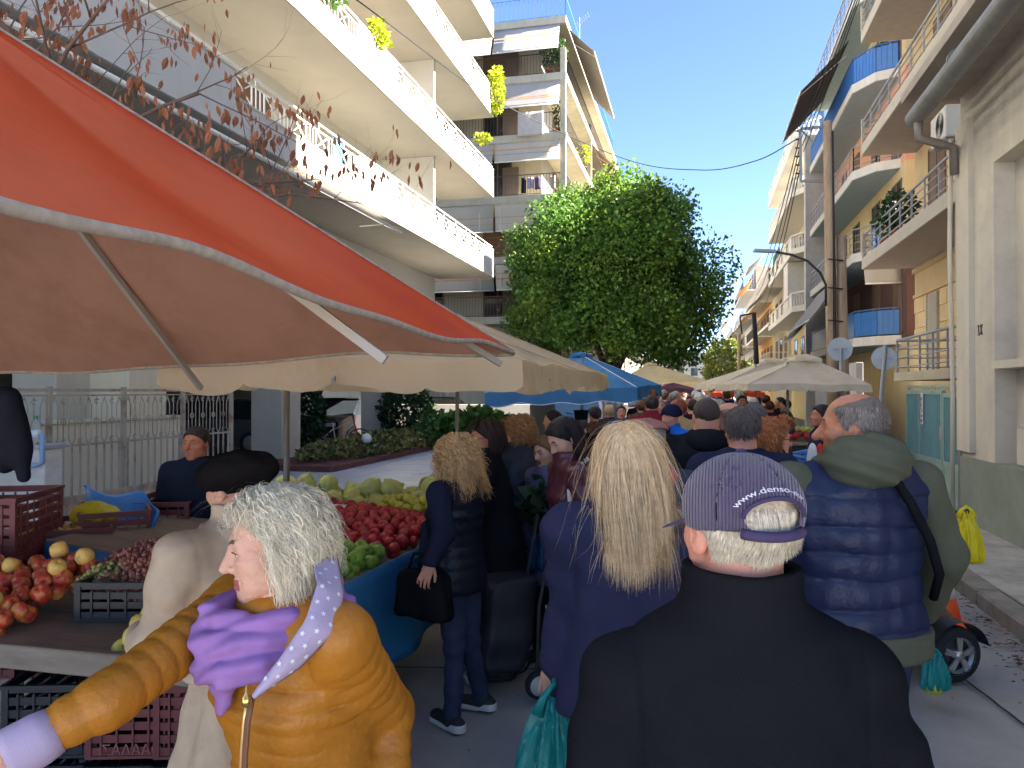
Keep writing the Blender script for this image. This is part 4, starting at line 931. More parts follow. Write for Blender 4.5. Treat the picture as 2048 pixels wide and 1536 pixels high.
# ------------------------------------------------------------------ crates
def crate_mesh(w_, l_, h_, rows=4, vert=True):
    mb = MB(); t = .012
    mb.box(-w_ / 2, w_ / 2, -l_ / 2, l_ / 2, 0, .012)
    for sx in (-1, 1):
        for sy in (-1, 1): mb.box(sx * w_ / 2 - (t * 2 if sx > 0 else 0), sx * w_ / 2 + (t * 2 if sx < 0 else 0), sy * l_ / 2 - (t * 2 if sy > 0 else 0), sy * l_ / 2 + (t * 2 if sy < 0 else 0), .012, h_)
    for k in range(rows + 1):
        z0 = .012 + (h_ - .012) * k / (rows + .35); z1 = z0 + (h_ / (rows + .35)) * (.62 if k < rows else .34)
        for s in (-1, 1):
            mb.box(-w_ / 2 + t * 2, w_ / 2 - t * 2, s * (l_ / 2 - t * .8) - t * .35, s * (l_ / 2 - t * .8) + t * .35, z0, z1)
            mb.box(s * (w_ / 2 - t * .8) - t * .35, s * (w_ / 2 - t * .8) + t * .35, -l_ / 2 + t * 2, l_ / 2 - t * 2, z0, z1)
    if vert:
        for s in (-1, 1):
            for i in range(1, 6):
                x = -w_ / 2 + w_ * i / 6; mb.box(x - .004, x + .004, s * l_ / 2 - (t * .5 if s > 0 else 0), s * l_ / 2 + (t * .5 if s < 0 else 0), .02, h_ - .02)
            for i in range(1, 8):
                y = -l_ / 2 + l_ * i / 8; mb.box(s * w_ / 2 - (t * .5 if s > 0 else 0), s * w_ / 2 + (t * .5 if s < 0 else 0), y - .004, y + .004, .02, h_ - .02)
    mb.box(-w_ / 2 - .006, w_ / 2 + .006, -l_ / 2 - .006, -l_ / 2 + .012, h_, h_ + .014); mb.box(-w_ / 2 - .006, w_ / 2 + .006, l_ / 2 - .012, l_ / 2 + .006, h_, h_ + .014)
    mb.box(-w_ / 2 - .006, -w_ / 2 + .012, -l_ / 2 + .012, l_ / 2 - .012, h_, h_ + .014); mb.box(w_ / 2 - .012, w_ / 2 + .006, -l_ / 2 + .012, l_ / 2 - .012, h_, h_ + .014)
    return mb.mesh('crate')
CRATE = {'deep': crate_mesh(.36, .54, .27, 5), 'shallow': crate_mesh(.40, .56, .13, 3), 'black': crate_mesh(.40, .56, .14, 3)}
MAR = mat('maroon_plastic', srgb(116, 58, 56), .5, var=.12, spec=.4); BLK = mat('black_plastic', (.022, .022, .025), .45, var=.15, spec=.4); GRN = mat('green_plastic', srgb(44, 150, 82), .5, var=.1); BLP = mat('blue_plastic', srgb(70, 130, 190), .5, var=.1); ORP = mat('orange_plastic', srgb(228, 140, 40), .5, var=.1)
def crate(label, loc, rz=0, kind='deep', m=MAR, group=None, tilt=(0, 0)):
    o = bpy.data.objects.new('crate', CRATE[kind].copy() if False else CRATE[kind]); COL.objects.link(o); o.location = loc; o.rotation_euler = (tilt[0], tilt[1], rz)
    if len(CRATE[kind].materials) == 0: CRATE[kind].materials.append(m)
    o.material_slots[0].link = 'OBJECT'; o.material_slots[0].material = m
    return tag(o, label, 'crate', group)

# ------------------------------------------------------------------ fruit
def fruit_mesh(prof, n=14, dimple=True): return MB().lathe(prof, n).mesh('fruit')
ap_prof = [(.001, -.030), (.012, -.036), (.024, -.032), (.034, -.016), (.038, .004), (.035, .020), (.026, .031), (.014, .034), (.006, .028), (.001, .022)]
AM = {}
for nm, c, c2, th in (('green_apple', (128, 168, 56), (165, 190, 80), .55), ('red_apple', (172, 40, 44), (205, 92, 62), .62), ('mixed_apple', (180, 52, 46), (222, 168, 84), .52), ('gold_apple', (218, 178, 92), (196, 110, 60), .6), ('yellow_quince', (206, 196, 96), (222, 170, 96), .55), ('lemon', (206, 192, 70), (170, 170, 60), .6), ('plum', (150, 70, 110), (190, 120, 140), .5)):
    m = mat(nm + '_skin', srgb(*c), .38, var=.12, vscale=30, col2=srgb(*c2), c2scale=14, c2amt=.8, thr=th, spec=.45, objrand=.22)
    me = MB().lathe(ap_prof, 14).mesh(nm); me.materials.append(m); AM[nm] = me
def heap(nm, label, group, fn, dia, nmax, seed, reject=None, layers=2):
    """fruit packed over a display surface: fn(u,v)->point"""
    r_ = random.Random(seed); P = []; tries = 0
    for L_ in range(layers):
        Q = []; tries = 0
        while tries < 5000 and len(P) + len(Q) < nmax:
            tries += 1; p = V3(fn(r_.random(), r_.random()))
            if L_: p.z -= dia * .62
            if all((p - q).length > dia * .93 for q in Q): Q.append(p)
        P += Q
    for p in P:
        o = bpy.data.objects.new(nm, AM[nm]); COL.objects.link(o); s = dia / .076 * r_.uniform(.9, 1.06); o.location = p; o.scale = (s, s, s * r_.uniform(.92, 1.04)); o.rotation_euler = (r_.uniform(-1.2, 1.2), r_.uniform(-1.2, 1.2), r_.uniform(0, 6.28)); tag(o, label, 'apple' if 'apple' in nm else nm.split('_')[-1], group)
    return P
# stall one: table with crates under the orange umbrella
TBL = mat('weathered_board', srgb(128, 116, 102), .85, var=.25, vscale=4, stretch=(1, 6, 6), bump=.3, bscale=30)
tbl = thing('market_table', 'weathered board table carrying apples and the black crate of grapes', 'table', (-2.6, 2.9, 0))
for k in range(3): MB().bbox(-1.4, 1.02, -.62 + k * .42, -.62 + k * .42 + .41, .80, .838, .006).build('board', TBL, tbl)
MB().bbox(-1.4, 1.02, -.655, -.622, .765, .85, .005).build('front_rail', TBL, tbl)
for (x, y) in ((-1.3, -.55), (.93, -.55), (-1.3, .5), (.93, .5)): MB().tube([(x, y, 0), (x, y, .8)], .02, 8).build('leg', DKMET, tbl)
def Tz(px, py, z): p = PZ(px, py, z); return p
# crates below the table
for i, (px, m, lb_) in enumerate(((70, BLK, 'black empty crate standing below the table edge'), (235, MAR, 'maroon crate with raised lettering under the table'), (370, MAR, 'maroon crate under the table beside the lettered one'))):
    for k in range(2):
        p = W(px, 1400, 3.0); crate(lb_ + (', lower of two' if k == 0 else ', upper of two'), (p.x, p.y + .25, .02 + k * .31), YAW + .05, 'deep', m if k else BLK, 'crates under the table')
def text_mesh(name, body, size, ext=.002):
    c = bpy.data.curves.new(name, 'FONT'); c.body = body; c.size = size; c.extrude = ext; c.align_x = 'CENTER'; o = bpy.data.objects.new(name, c); COL.objects.link(o)
    bpy.context.view_layer.update(); me = bpy.data.meshes.new_from_object(o.evaluated_get(bpy.context.evaluated_depsgraph_get())); bpy.data.objects.remove(o); bpy.data.curves.remove(c); return me
tx = text_mesh('lettering', 'ΣΑΛΑΑΟ', .055)
p = W(235, 1400, 3.0); cr = [o for o in COL.objects if o.get('label', '').startswith('maroon crate with raised lettering') and 'upper' in o['label']][0]
lt = bpy.data.objects.new('lettering', tx); COL.objects.link(lt); lt.parent = cr; tx.materials.append(mat('lettering_plastic', srgb(150, 92, 88), .5)); lt.location = (0, -.275, .02); lt.rotation_euler = (math.radians(90), 0, 0)
# grapes in the black crate
gc = W(200, 1255, 3.02); gz = .842
crate('shallow black crate heaped with reddish grapes', (gc.x + .02, gc.y + .30, gz), YAW + .02, 'black', BLK)
gm = [mat('grape_red', srgb(150, 92, 78), .35, var=.2, island=.35, spec=.5), mat('grape_green', srgb(150, 146, 84), .35, var=.2, island=.3, spec=.5)]
rg = np.random.RandomState(3); Vs, Fs, mi = [], [], []; ball = MB().lathe([(.0035, -.0105), (.0085, -.0065), (.0105, 0), (.0085, .0065), (.0035, .0105)], 7); bv = np.array(ball.v); bf = [f for f in ball.f if len(f) == 4]; bf = np.array(bf)
cb = V3((gc.x + .02, gc.y + .32, gz)); Rz = np.array(Matrix.Rotation(YAW, 3, 'Z')); nv = 0
for i in range(3600):
    while True:
        u, v = rg.uniform(-1, 1, 2)
        if u * u * .8 + v * v < 1.05: break
    q = np.array((u * .36 + .07, v * .27, 0)); hh = .10 + .15 * max(0, 1 - (u * .9) ** 2) * max(0, 1 - (v - .25) ** 2 * .8) + .018 * math.sin(u * 14) * math.sin(v * 11) + rg.uniform(-.03, .012)
    q[2] = hh; q = Rz @ q + np.array(cb); Vs.append(bv * rg.uniform(.85, 1.15) + q); Fs.append(bf + nv); nv += len(bv)
    mi += [1 if (vnoise(np.array(q[0] * 7), np.array(q[1] * 7), np.array(.3)) > .38) else 0] * len(bf)
me = mesh_np('grapes', np.concatenate(Vs), np.concatenate(Fs), True, mi); [me.materials.append(m) for m in gm]
tag(obj('grapes', me), 'mound of small reddish and green grapes in the black crate', 'grapes', kind='stuff')
# apples left of the grapes, quinces to the right
def sl1(u, v): return (-3.4 + u * .88, 2.34 + v * .50, .875 + v * .13 + .02 * math.sin(u * 9))
heap('mixed_apple', 'red and yellow apple in the heap left of the grapes', 'apples left of the grape crate', sl1, .074, 120, 4)
heap('gold_apple', 'golden apple among the red ones left of the grapes', 'golden apples left of the grape crate', lambda u, v: (lambda p: (p[0], p[1], p[2] + .045))(sl1(u, v)), .072, 14, 5, layers=1)
heap('yellow_quince', 'pale yellow apple piled right of the grape crate', 'pale yellow apples by the grapes', lambda u, v: (-2.0 + u * .36, 2.34 + v * .4, .878 + v * .10), .08, 34, 6)
p = W(165, 1135, 4.0); crate('shallow maroon crate of plums behind the grapes', (p.x - .05, p.y + .25, .78), YAW + .2, 'shallow', MAR, tilt=(.25, 0))
heap('plum', 'purple plum lying in the shallow maroon crate', 'plums in the shallow crate', lambda u, v: (p.x - .05 + (u - .5) * .34, p.y + .25 + (v - .5) * .42, .84 + v * .10), .05, 40, 7)
# crate stacks behind
for i, (px, d, zb, nk, lb_) in enumerate(((5, 3.9, .30, 3, 'maroon crate in the stack before the low wall'), (150, 4.3, .25, 3, 'maroon crate of pale fruit in the row behind the plums'), (228, 4.5, .3, 3, 'maroon crate in the stack carrying a yellow bag'), (340, 4.9, .2, 3, 'maroon crate in the tall stack by the vendor'))):
    for k in range(nk):
        q = W(px, 1000, d); top = {0: 1.22, 1: 1.0, 2: 1.06, 3: 1.06}[i]; z = top - (nk - k) * .285 + .02
        if z > -.2: crate(lb_ + ', ' + ('lowest', 'middle', 'top')[k] + ' one', (q.x, q.y, max(z, .01 + k * .0)), YAW + (.5 if i in (1, 2) else .15), 'deep', MAR, 'maroon crates stacked behind the table')
q1 = W(120, 1000, 4.3); heap('gold_apple', 'pale round fruit in the crate behind the plums', 'pale fruit in the back crate', lambda u, v: (W(150, 1000, 4.3).x + (u - .5) * .3, W(150, 1000, 4.3).y + (v - .5) * .40, .98), .075, 14, 9, layers=1)
# yellow bag and blue cloth on the crates
def blob(name, label, cat, c, r, m, seed, amp=.25, fq=6.0, h=.012, cut=None):
    c = np.array(c); r = np.array(r)
    def fn(P): return sd_ell(P, (0, 0, 0), r) + min(r) * amp * (vnoise(P[0] * fq + seed, P[1] * fq, P[2] * fq) + .6 * np.abs(vnoise(P[0] * fq * 2.2, P[1] * fq * 2.2 + seed, P[2] * fq * 2.2)))
    return tag(obj(name, sd_mesh(name, fn, -r * 1.5, r * 1.5, h), m, None, tuple(c)), label, cat)
YBAG = mat('yellow_plastic_film', srgb(228, 214, 40), .35, var=.12, vscale=9, transl=.35, bump=.6, bscale=25); TBAG = mat('teal_plastic_film', srgb(40, 160, 158), .3, var=.14, vscale=7, transl=.4, bump=.5, bscale=18, spec=.5)
bq = W(188, 1022, 4.35); blob('plastic_bag', 'crumpled yellow plastic bag lying on the maroon crates', 'bag', (bq.x, bq.y, bq.z - .02), (.15, .11, .075), YBAG, 3, .35, 9, .008)
TARP = mat('blue_tarp', srgb(42, 120, 196), .4, var=.1, vscale=3, bump=.2, bscale=12, spec=.45)
t0, t1, t2_, t3 = W(168, 972, 4.7), W(312, 1000, 4.5), W(236, 1082, 4.35), W(200, 1010, 4.4)
def tarp(u, v):
    p = W(166 + u * 146 + 20 * math.sin(v * 3), 972 + u * 26 + v * (40 + 70 * math.sin(math.pi * min(1, u * .9 + .05))), 4.62 - v * .22); p.z += .02 * math.sin(u * 11 + v * 5); return p + V3((0, -.06 * math.sin(u * 7 + v * 2), 0))
tag(MB().sheet(tarp, 22, 18, .006).build('blue_tarp', TARP), 'folded bright blue tarpaulin draped over the crates and fence', 'tarpaulin')

# stall two: apples on a blue cloth
st2 = thing('market_stall', 'blue-draped display stall sloping up with green and red apples', 'stall', (-2.3, 4.4, 0))
def s2(x, y, z): return (x + 2.3, y - 4.4, z)
MB().add([s2(-1.6, 3.25, .80), s2(-1.5, 5.3, .80), s2(-3.2, 5.3, 1.0), s2(-3.2, 3.25, 1.0), s2(-1.6, 3.25, .74), s2(-1.5, 5.3, .74), s2(-3.2, 5.3, .74), s2(-3.2, 3.25, .74)], [(0, 1, 2, 3), (7, 6, 5, 4), (0, 4, 5, 1), (1, 5, 6, 2), (2, 6, 7, 3), (3, 7, 4, 0)]).build('display_board', TBL, st2)
CL = mat('blue_drape', srgb(48, 118, 168), .5, var=.12, vscale=3, bump=.3, bscale=14, spec=.4)
MB().sheet(lambda u, v: s2(-1.585 + .1 * u + .03 * math.sin(u * 22) * v + .03 * v, 3.22 + u * 2.1, .86 - v * (.42 + .16 * (1 - u))), 40, 10, .006).build('blue_drape', CL, st2)
MB().sheet(lambda u, v: s2(-3.2 + u * 1.62, 3.235 - .02 * math.sin(u * 20) * v, .99 - .16 * u - v * .5), 30, 8, .006).build('blue_drape', CL, st2)
for (x, y) in ((-1.65, 3.35), (-1.6, 5.2), (-3.1, 3.35), (-3.1, 5.2)): MB().tube([s2(x, y, 0), s2(x, y, .76)], .02, 8).build('leg', DKMET, st2)
hz = lambda x: .80 + .118 * (-1.55 - x)
heap('green_apple', 'green apple on the blue-draped stall', 'green apples on the blue-draped stall', lambda u, v: (-1.68 - u * .62, 3.36 + v * .62, hz(-1.68 - u * .62) + .045 + .03 * math.sin(v * 3)), .078, 120, 11)
heap('red_apple', 'red apple in the big heap on the blue-draped stall', 'red apples on the blue-draped stall', lambda u, v: (-1.64 - u * 1.15, 4.02 + v * 1.0, hz(-1.64 - u * 1.15) + .05 + .045 * math.sin(v * 3)), .074, 290, 12)
heap('lemon', 'small yellow pear behind the red apples', 'yellow pears behind the red apples', lambda u, v: (-1.62 - u * .55, 5.02 + v * .3, .93 + .05 * math.sin(v * 3)), .075, 60, 13)
# cabbages
CAB = mat('cabbage_leaf', srgb(198, 206, 128), .55, var=.14, vscale=12, col2=srgb(224, 228, 170), c2scale=9, c2amt=.7, spec=.35, objrand=.1, bump=.35, bscale=16)
def cab_fn(P): 
    a = np.arctan2(P[1], P[0]); rr = sd_ell(P, (0, 0, 0), (.088, .086, .074)); return rr + .006 * np.sin(a * 5 + P[2] * 26) * (1 - np.clip(P[2] / .08, 0, 1)) + .004 * vnoise(P[0] * 30, P[1] * 30, P[2] * 30)
cabm = sd_mesh('cabbage', cab_fn, (-.11, -.11, -.1), (.11, .11, .1), .007); cabm.materials.append(CAB)
wr_m = MB().sheet(lambda u, v: ((.086 + .006 * v) * math.cos(u * 2.2 - 1.1), (.086 + .006 * v) * math.sin(u * 2.2 - 1.1), -.06 + v * .12 + .008 * math.sin(u * 12)), 12, 8, .003).mesh('wrapper_leaf'); wr_m.materials.append(CAB)
trf = thing('display_tray', 'orange-edged tray of cabbages raised on a dark stand', 'tray', (-2.6, 5.9, 0))
MB().bbox(-.85, .25, -.35, .42, .74, .77, .006).build('tray_board', BLK, trf); MB().bbox(-.87, .27, -.385, -.355, .76, .81, .005).build('tray_lip', ORP, trf)
MB().bbox(.30, 1.05, -.3, .42, .55, .80, .01).build('side_box', mat('navy_box', srgb(34, 62, 88), .6, var=.15), trf)
for (x, y) in ((-.8, -.3), (.2, -.3), (-.8, .38), (.2, .38), (.9, .3)): MB().tube([(x, y, 0), (x, y, .74)], .018, 6).build('leg', DKMET, trf)
rc = random.Random(8); n = 0
for row, (yy, zz) in enumerate(((5.66, .84), (5.84, .85), (6.02, .85), (6.2, .85), (5.9, .95), (6.1, .95))):
    for i in range(10):
        xx = -3.38 + i * .19 + (row % 2) * .09 + rc.uniform(-.02, .02)
        if row >= 4 and rc.random() < .45: continue
        if xx > -1.6: continue
        t = bpy.data.objects.new('cabbage', cabm); COL.objects.link(t); t.location = (xx, yy + rc.uniform(-.03, .03), zz + rc.uniform(-.01, .02)); t.rotation_euler = (rc.uniform(-.5, .5), rc.uniform(-.5, .5), rc.uniform(0, 6)); s = rc.uniform(.9, 1.12); t.scale = (s, s, s)
        tag(t, 'pale green cabbage piled on the raised tray', 'cabbage', 'cabbages on the tray'); w2 = bpy.data.objects.new('wrapper_leaf', wr_m); COL.objects.link(w2); w2.parent = t
blob('plastic_bag', 'yellow plastic bag tucked among the cabbages', 'bag', (-2.98, 5.62, .83), (.14, .07, .05), YBAG, 8, .35, 11, .008)
for (px, py, d, dx, lb_) in ((560, 975, 5.6, .3, 'white paper sheet lying at the end of the cabbage tray'), (672, 1020, 5.0, .12, 'white price card leaning by the dark weighing stand')):
    c = W(px, py, d); tag(MB().sheet(lambda u, v: (c.x + (u - .5) * dx, c.y + (v - .5) * dx * .7, c.z + .03 * v), 4, 4, .003).build('paper_sheet', mat('paper_white', (.72, .71, .68), .8)), lb_, 'paper')
sc_ = thing('weighing_stand', 'dark weighing stand with a wrapped tray between the two stalls', 'scale', (-3.15, 5.15, 0))
MB().bbox(-.25, .25, -.2, .2, .86, .95, .01).build('scale_body', DKMET, sc_); MB().bbox(-.3, .3, -.24, .24, .98, 1.0, .004).build('pan', mat('steel_pan', (.4, .4, .4), .35, metal=.8), sc_); MB().tube([(0, 0, 0), (0, 0, .9)], .03, 8).build('post', DKMET, sc_); MB().tube([(0, 0, .95), (0, 0, .985)], .04, 8).build('neck', DKMET, sc_)

# ------------------------------------------------------------------ left side behind the stalls: fence, wall, garden, cars
FEN = mat('white_fence_paint', srgb(178, 166, 146), .7, var=.14, vscale=4, col2=srgb(120, 72, 54), c2scale=3.2, c2amt=.85, thr=.57)
fn_ = thing('metal_fence', 'rusty white ornamental metal fence with scrolls behind the crates', 'fence', (-7.0, 7.9, 0))
for k in range(4):
    y0 = -1.9 + k * 1.15; y1 = y0 + 1.12; pn = MB()
    pn.bar((0, y0, 1.76), (0, y1, 1.76), .035); pn.bar((0, y0, 1.70), (0, y1, 1.70), .02); pn.bar((0, y0, 1.12), (0, y1, 1.12), .025); pn.bar((0, y0, .52), (0, y1, .52), .04)
    panel = pn.build('rails', FEN, fn_); panel['kind'] = 'stuff'
    n = 9
    for i in range(n):
        y = y0 + (i + .5) * (y1 - y0) / n; MB().bar((0, y, .52), (0, y, 1.12), .018).build('bar', FEN, panel)
        mb = MB(); w2 = .045
        if i % 2 == 0:
            mb.tube([(0, y, 1.12), (0, y + w2, 1.2), (0, y + w2, 1.58), (0, y, 1.68)], .008, 5); mb.tube([(0, y, 1.12), (0, y - w2, 1.2), (0, y - w2, 1.58), (0, y, 1.68)], .008, 5)
        else:
            mb.tube([(0, y, 1.12), (0, y, 1.70)], .007, 5); mb.tube([(0, y + .035 * math.cos(a), 1.4 + .035 * math.sin(a)) for a in np.linspace(0, 6.28, 12)], .008, 5)
            for zz in (1.17, 1.63): mb.tube([(0, y + .03 * math.cos(a), zz + .03 * math.sin(a)) for a in np.linspace(.5, 5.5, 9)], .007, 5)
        mb.build('scroll', FEN, panel)
    box('kick_plate', FEN, panel, -.01, .01, y0, y1, .06, .50)
for k in range(5): MB().bar((0, -1.915 + k * 1.15, 0), (0, -1.915 + k * 1.15, 1.8), .05).build('post', FEN, fn_)
CRW = mat('cream_garden_wall', srgb(222, 210, 182), .9, var=.08, vscale=1.4, bump=.3, bscale=30, streak=.12)
gw = thing('garden_wall', 'cream rendered wall standing behind the ornamental fence', 'wall', (-8.2, 8.5, 0)); MB().bbox(-.1, .1, -3.0, 2.4, 0, 1.32, .01).build('wall_body', CRW, gw); MB().bbox(-.13, .13, -3.02, 2.42, 1.32, 1.36, .005).build('coping', CRW, gw)
pil = thing('building_column', 'cream wall pier beside the parked dark car', 'column', (-9.0, 10.6, 0)); MB().bbox(-.5, .5, -.45, .45, 0, 3.0, .02).build('shaft', CRW, pil)
a, b = W(-160, 900, 7.3), W(88, 900, 7.0); lwl = thing('low_wall', 'low white textured wall with a blue pipe at the stall end', 'wall', (a.x, a.y, 0)); d = (b - a); d.z = 0
WTX = mat('white_textured_wall', srgb(205, 200, 192), .9, var=.1, vscale=6, bump=.9, bscale=9, stretch=(1, 1, 3)); ang = math.atan2(d.y, d.x); lwl.rotation_euler = (0, 0, ang); Ln = d.length
MB().bbox(0, Ln, 0, .22, 0, 1.22, .01).build('wall_body', WTX, lwl); MB().bbox(-.02, Ln + .02, -.03, .25, 1.22, 1.26, .006).build('coping', mat('grey_coping', (.35, .35, .36), .8), lwl)
PIP = mat('blue_pipe', srgb(130, 160, 190), .4, var=.08); MB().tube([(0, -.05, 1.06), (Ln - .03, -.05, 1.08), (Ln, -.02, 1.1), (Ln, -.02, 1.36)], .022, 8).build('pipe', PIP, lwl)
for k, px in enumerate((46, 72)):
    c = W(px, 884, 7.1); t = thing('water_bottle', 'clear plastic bottle with green cap on the low wall', 'bottle', (c.x, c.y, 1.262), 0, 'bottles on the low wall')
    MB().lathe([(.04, 0), (.042, .02), (.042, .15), (.036, .19), (.014, .225), (.014, .235)], 14).build('bottle_body', mat('clear_bottle', (.75, .8, .82), .1, trans=.7, alpha=.75, var=.03), t); MB().lathe([(.016, .235), (.016, .26)], 10).build('cap', GRN, t); MB().lathe([(.0425, .06), (.0425, .13)], 14).build('wrapper', mat('bottle_label', (.6, .65, .7), .5), t)
jk = W(10, 835, 3.15); 
def jfn(P): 
    z = sd_cone(P, (0, 0, .06), (.02, 0, -.12), .075, .10, sq=((0, 1, 0), 1.4)); z = smin(z, sd_cone(P, (.05, 0, -.08), (.09, 0, -.24), .04, .03), .03); return z + .012 * vnoise(P[0] * 18, P[1] * 18, P[2] * 9)
tag(obj('hanging_jacket', sd_mesh('hanging_jacket', jfn, (-.2, -.18, -.32), (.22, .18, .2), .009), fabric('dark_jacket', (34, 34, 44)), None, tuple(jk)), 'dark jacket hung up at the orange umbrella pole', 'jacket')
# forecourt planting
SOIL = mat('red_soil_edge', srgb(112, 70, 64), .9, var=.25, vscale=8)
bd = tag(MB().bbox(-10.3, -7.3, 14.6, 24.5, .03, .2, .02).build('flower_bed', SOIL), 'low flower bed edged in reddish soil on the forecourt', 'flower bed')
def bush(label, c, r, n, size, m, seed, name='shrub', stem=True, inner=True):
    t = thing(name, label, 'shrub', (c[0], c[1], .05)); Vs, F = leaves(n, (0, 0, c[2]), r, size, seed, shell=.55); obj('foliage', mesh_np('foliage', Vs, F, False), m, t)
    MB().tube([(0, 0, 0), (.03, .02, c[2])], .04, 6).build('stem', mat('stem_bark', (.10, .07, .05)), t); return t
HED = mat('hedge_leaf', srgb(112, 118, 62), .7, var=.3, island=.5, col2=srgb(140, 100, 62), c2scale=2, c2amt=.8)
bush('low mixed green and brown hedge along the flower bed', (-8.1, 19.4, .34), (.9, 4.6, .26), 5200, .12, HED, 5, 'hedge')
p = W(812, 835, 23.5); bush('round dark green shrub before the building columns', (p.x, p.y, 1.1), (.82, .8, .95), 2600, .16, LEAFD, 6)
p = W(612, 845, 19.6); bush('ivy-covered upright shrub between the columns', (p.x, p.y, 1.05), (.42, .5, 1.05), 2300, .13, LEAFD, 7)
p = W(868, 880, 22); bush('small green bush by the last column', (p.x, p.y, .6), (.5, .5, .55), 900, .13, LEAF, 8)
for (px, py, d, lb_) in ((965, 845, 12.5, 'leafy green vegetables heaped behind the shoppers'), (905, 850, 15, 'dark green plant heap beside the stall post'), (1010, 880, 11, 'bunches of greens on the vegetable stall')):
    p = W(px, py, d); bush(lb_, (p.x, p.y, max(p.z - .1, .4)), (.42, .35, .25), 900, .14, LEAF, int(px), 'greens')
lp = W(733, 877, 18.2); t = thing('garden_lamp', 'white globe garden lamp on a short post in the flower bed', 'lamp', (lp.x, lp.y, .1)); MB().tube([(0, 0, 0), (0, 0, lp.z - .2)], .02, 8).build('post', DKMET, t); MB().lathe([(.12 * math.sin(a), -.12 * math.cos(a)) for a in np.linspace(.03, 3.11, 12)], 18, (0, 0, lp.z - .1)).build('globe', mat('opal_globe', (.8, .8, .8), .3, var=.02), t)
# bicycle
def bicycle(label, loc, rz):
    t = thing('bicycle', label, 'bicycle', loc, rz); RED = mat('red_bike_paint', srgb(150, 50, 58), .4); WHP = mat('white_bike_paint', srgb(205, 190, 185), .4); TY = mat('tyre_rubber', (.02, .02, .022), .8)
    for x in (-.52, .52):
        mb = MB(); mb.tube([(x + .31 * math.cos(a), 0, .33 + .31 * math.sin(a)) for a in np.linspace(0, 2 * math.pi, 33)], .02, 6); wh = mb.build('wheel', TY, t)
        mb = MB()
        for k in range(12): a = k * math.pi / 6; mb.bar((x, 0, .33), (x + .3 * math.cos(a), 0, .33 + .3 * math.sin(a)), .004)
        mb.build('spokes', GRMET, wh); MB().tube([(x, -.04, .33), (x, .04, .33)], .025, 8).build('hub', GRMET, wh)
    mb = MB(); mb.tube([(-.12, 0, .32), (.36, 0, .78)], .022, 8); mb.tube([(-.12, 0, .32), (-.2, 0, .82)], .018, 8); mb.tube([(-.18, 0, .62), (.36, 0, .86)], .02, 8); mb.tube([(-.52, 0, .33), (-.18, 0, .64)], .012, 8); mb.tube([(-.52, 0, .33), (-.12, 0, .32)], .014, 8); mb.build('frame', WHP, t)
    MB().tube([(.34, 0, .95), (.37, 0, .8), (.52, 0, .33)], .02, 8).build('fork', RED, t); MB().tube([(.33, -.28, 1.0), (.35, 0, .96), (.33, .28, 1.0)], .014, 8).build('handlebar', DKMET, t); MB().bbox(-.33, -.08, -.06, .06, .86, .92, .02).build('saddle', BLK, t)
    return t
p = W(680, 890, 20.5); bicycle('red and white bicycle leaning between the columns', (p.x, p.y, .1), YAW + .1)
# parked cars
def car(label, loc, rz, c, name='parked_car'):
    t = thing(name, label, 'car', loc, rz); PM = mat('car_paint_%d_%d' % (c[0], c[2]), srgb(*c), .3, var=.03, coat=.6, spec=.5); L_, Wd = 4.2, .86
    prof = [(-2.1, .45), (-2.08, .75), (-1.5, .88), (-1.25, .92), (2.0, .95), (2.1, .7), (2.1, .4)]; roof = [(-1.15, .92), (-.45, 1.42), (1.2, 1.44), (1.95, .95)]
    MB().prism([(x, -Wd, z) for x, z in prof + [(2.0, .25), (-2.0, .25)]], (0, 2 * Wd, 0)).build('car_body', PM, t)
    mb = MB(); a = [V3((x, -Wd + .05 + (.14 if z > 1 else 0), z)) for x, z in roof]; b = [V3((p.x, -p.y, p.z)) for p in a]; mb.add(a + b, [(3, 2, 1, 0), (4, 5, 6, 7), (0, 1, 5, 4), (1, 2, 6, 5), (2, 3, 7, 6), (0, 4, 7, 3)]); mb.build('cabin_glass', GLASS, t)
    MB().bbox(-.5, 1.28, -Wd + .17, Wd - .17, 1.425, 1.47, .02).build('roof', PM, t)
    for sx in (-1.3, 1.35):
        for sy in (-1, 1): wl = MB().lathe([(.31, -.1), (.33, -.08), (.33, .08), (.31, .1)], 20).build('wheel', mat('tyre_rubber', (.02, .02, .022), .8), t, (sx, sy * (Wd - .1), .33), (math.pi / 2, 0, 0)); MB().lathe([(.2, -.105), (.2, .105)], 14).build('rim', GRMET, wl)
    for sy in (-.6, .6): MB().bbox(-2.12, -2.05, sy - .17, sy + .17, .6, .72, .015).build('headlight', mat('headlight_glass', (.6, .62, .65), .1), t); MB().bbox(2.06, 2.13, sy - .15, sy + .15, .65, .85, .015).build('tail_light', mat('tail_red', (.3, .02, .02), .2), t)
    return t
p = W(440, 900, 19.5); car('black car parked under the building behind the vendor', (p.x - 1.0, p.y + 1.4, .06), .1, (32, 36, 44)); p = W(668, 880, 24); car('dark grey car parked behind the bicycle', (p.x - .3, p.y + 1.6, .06), 1.5, (48, 46, 50))
p = W(850, 860, 26); car('dark car parked beyond the last column', (p.x - 1.0, p.y + 2.5, .06), .5, (40, 44, 50))
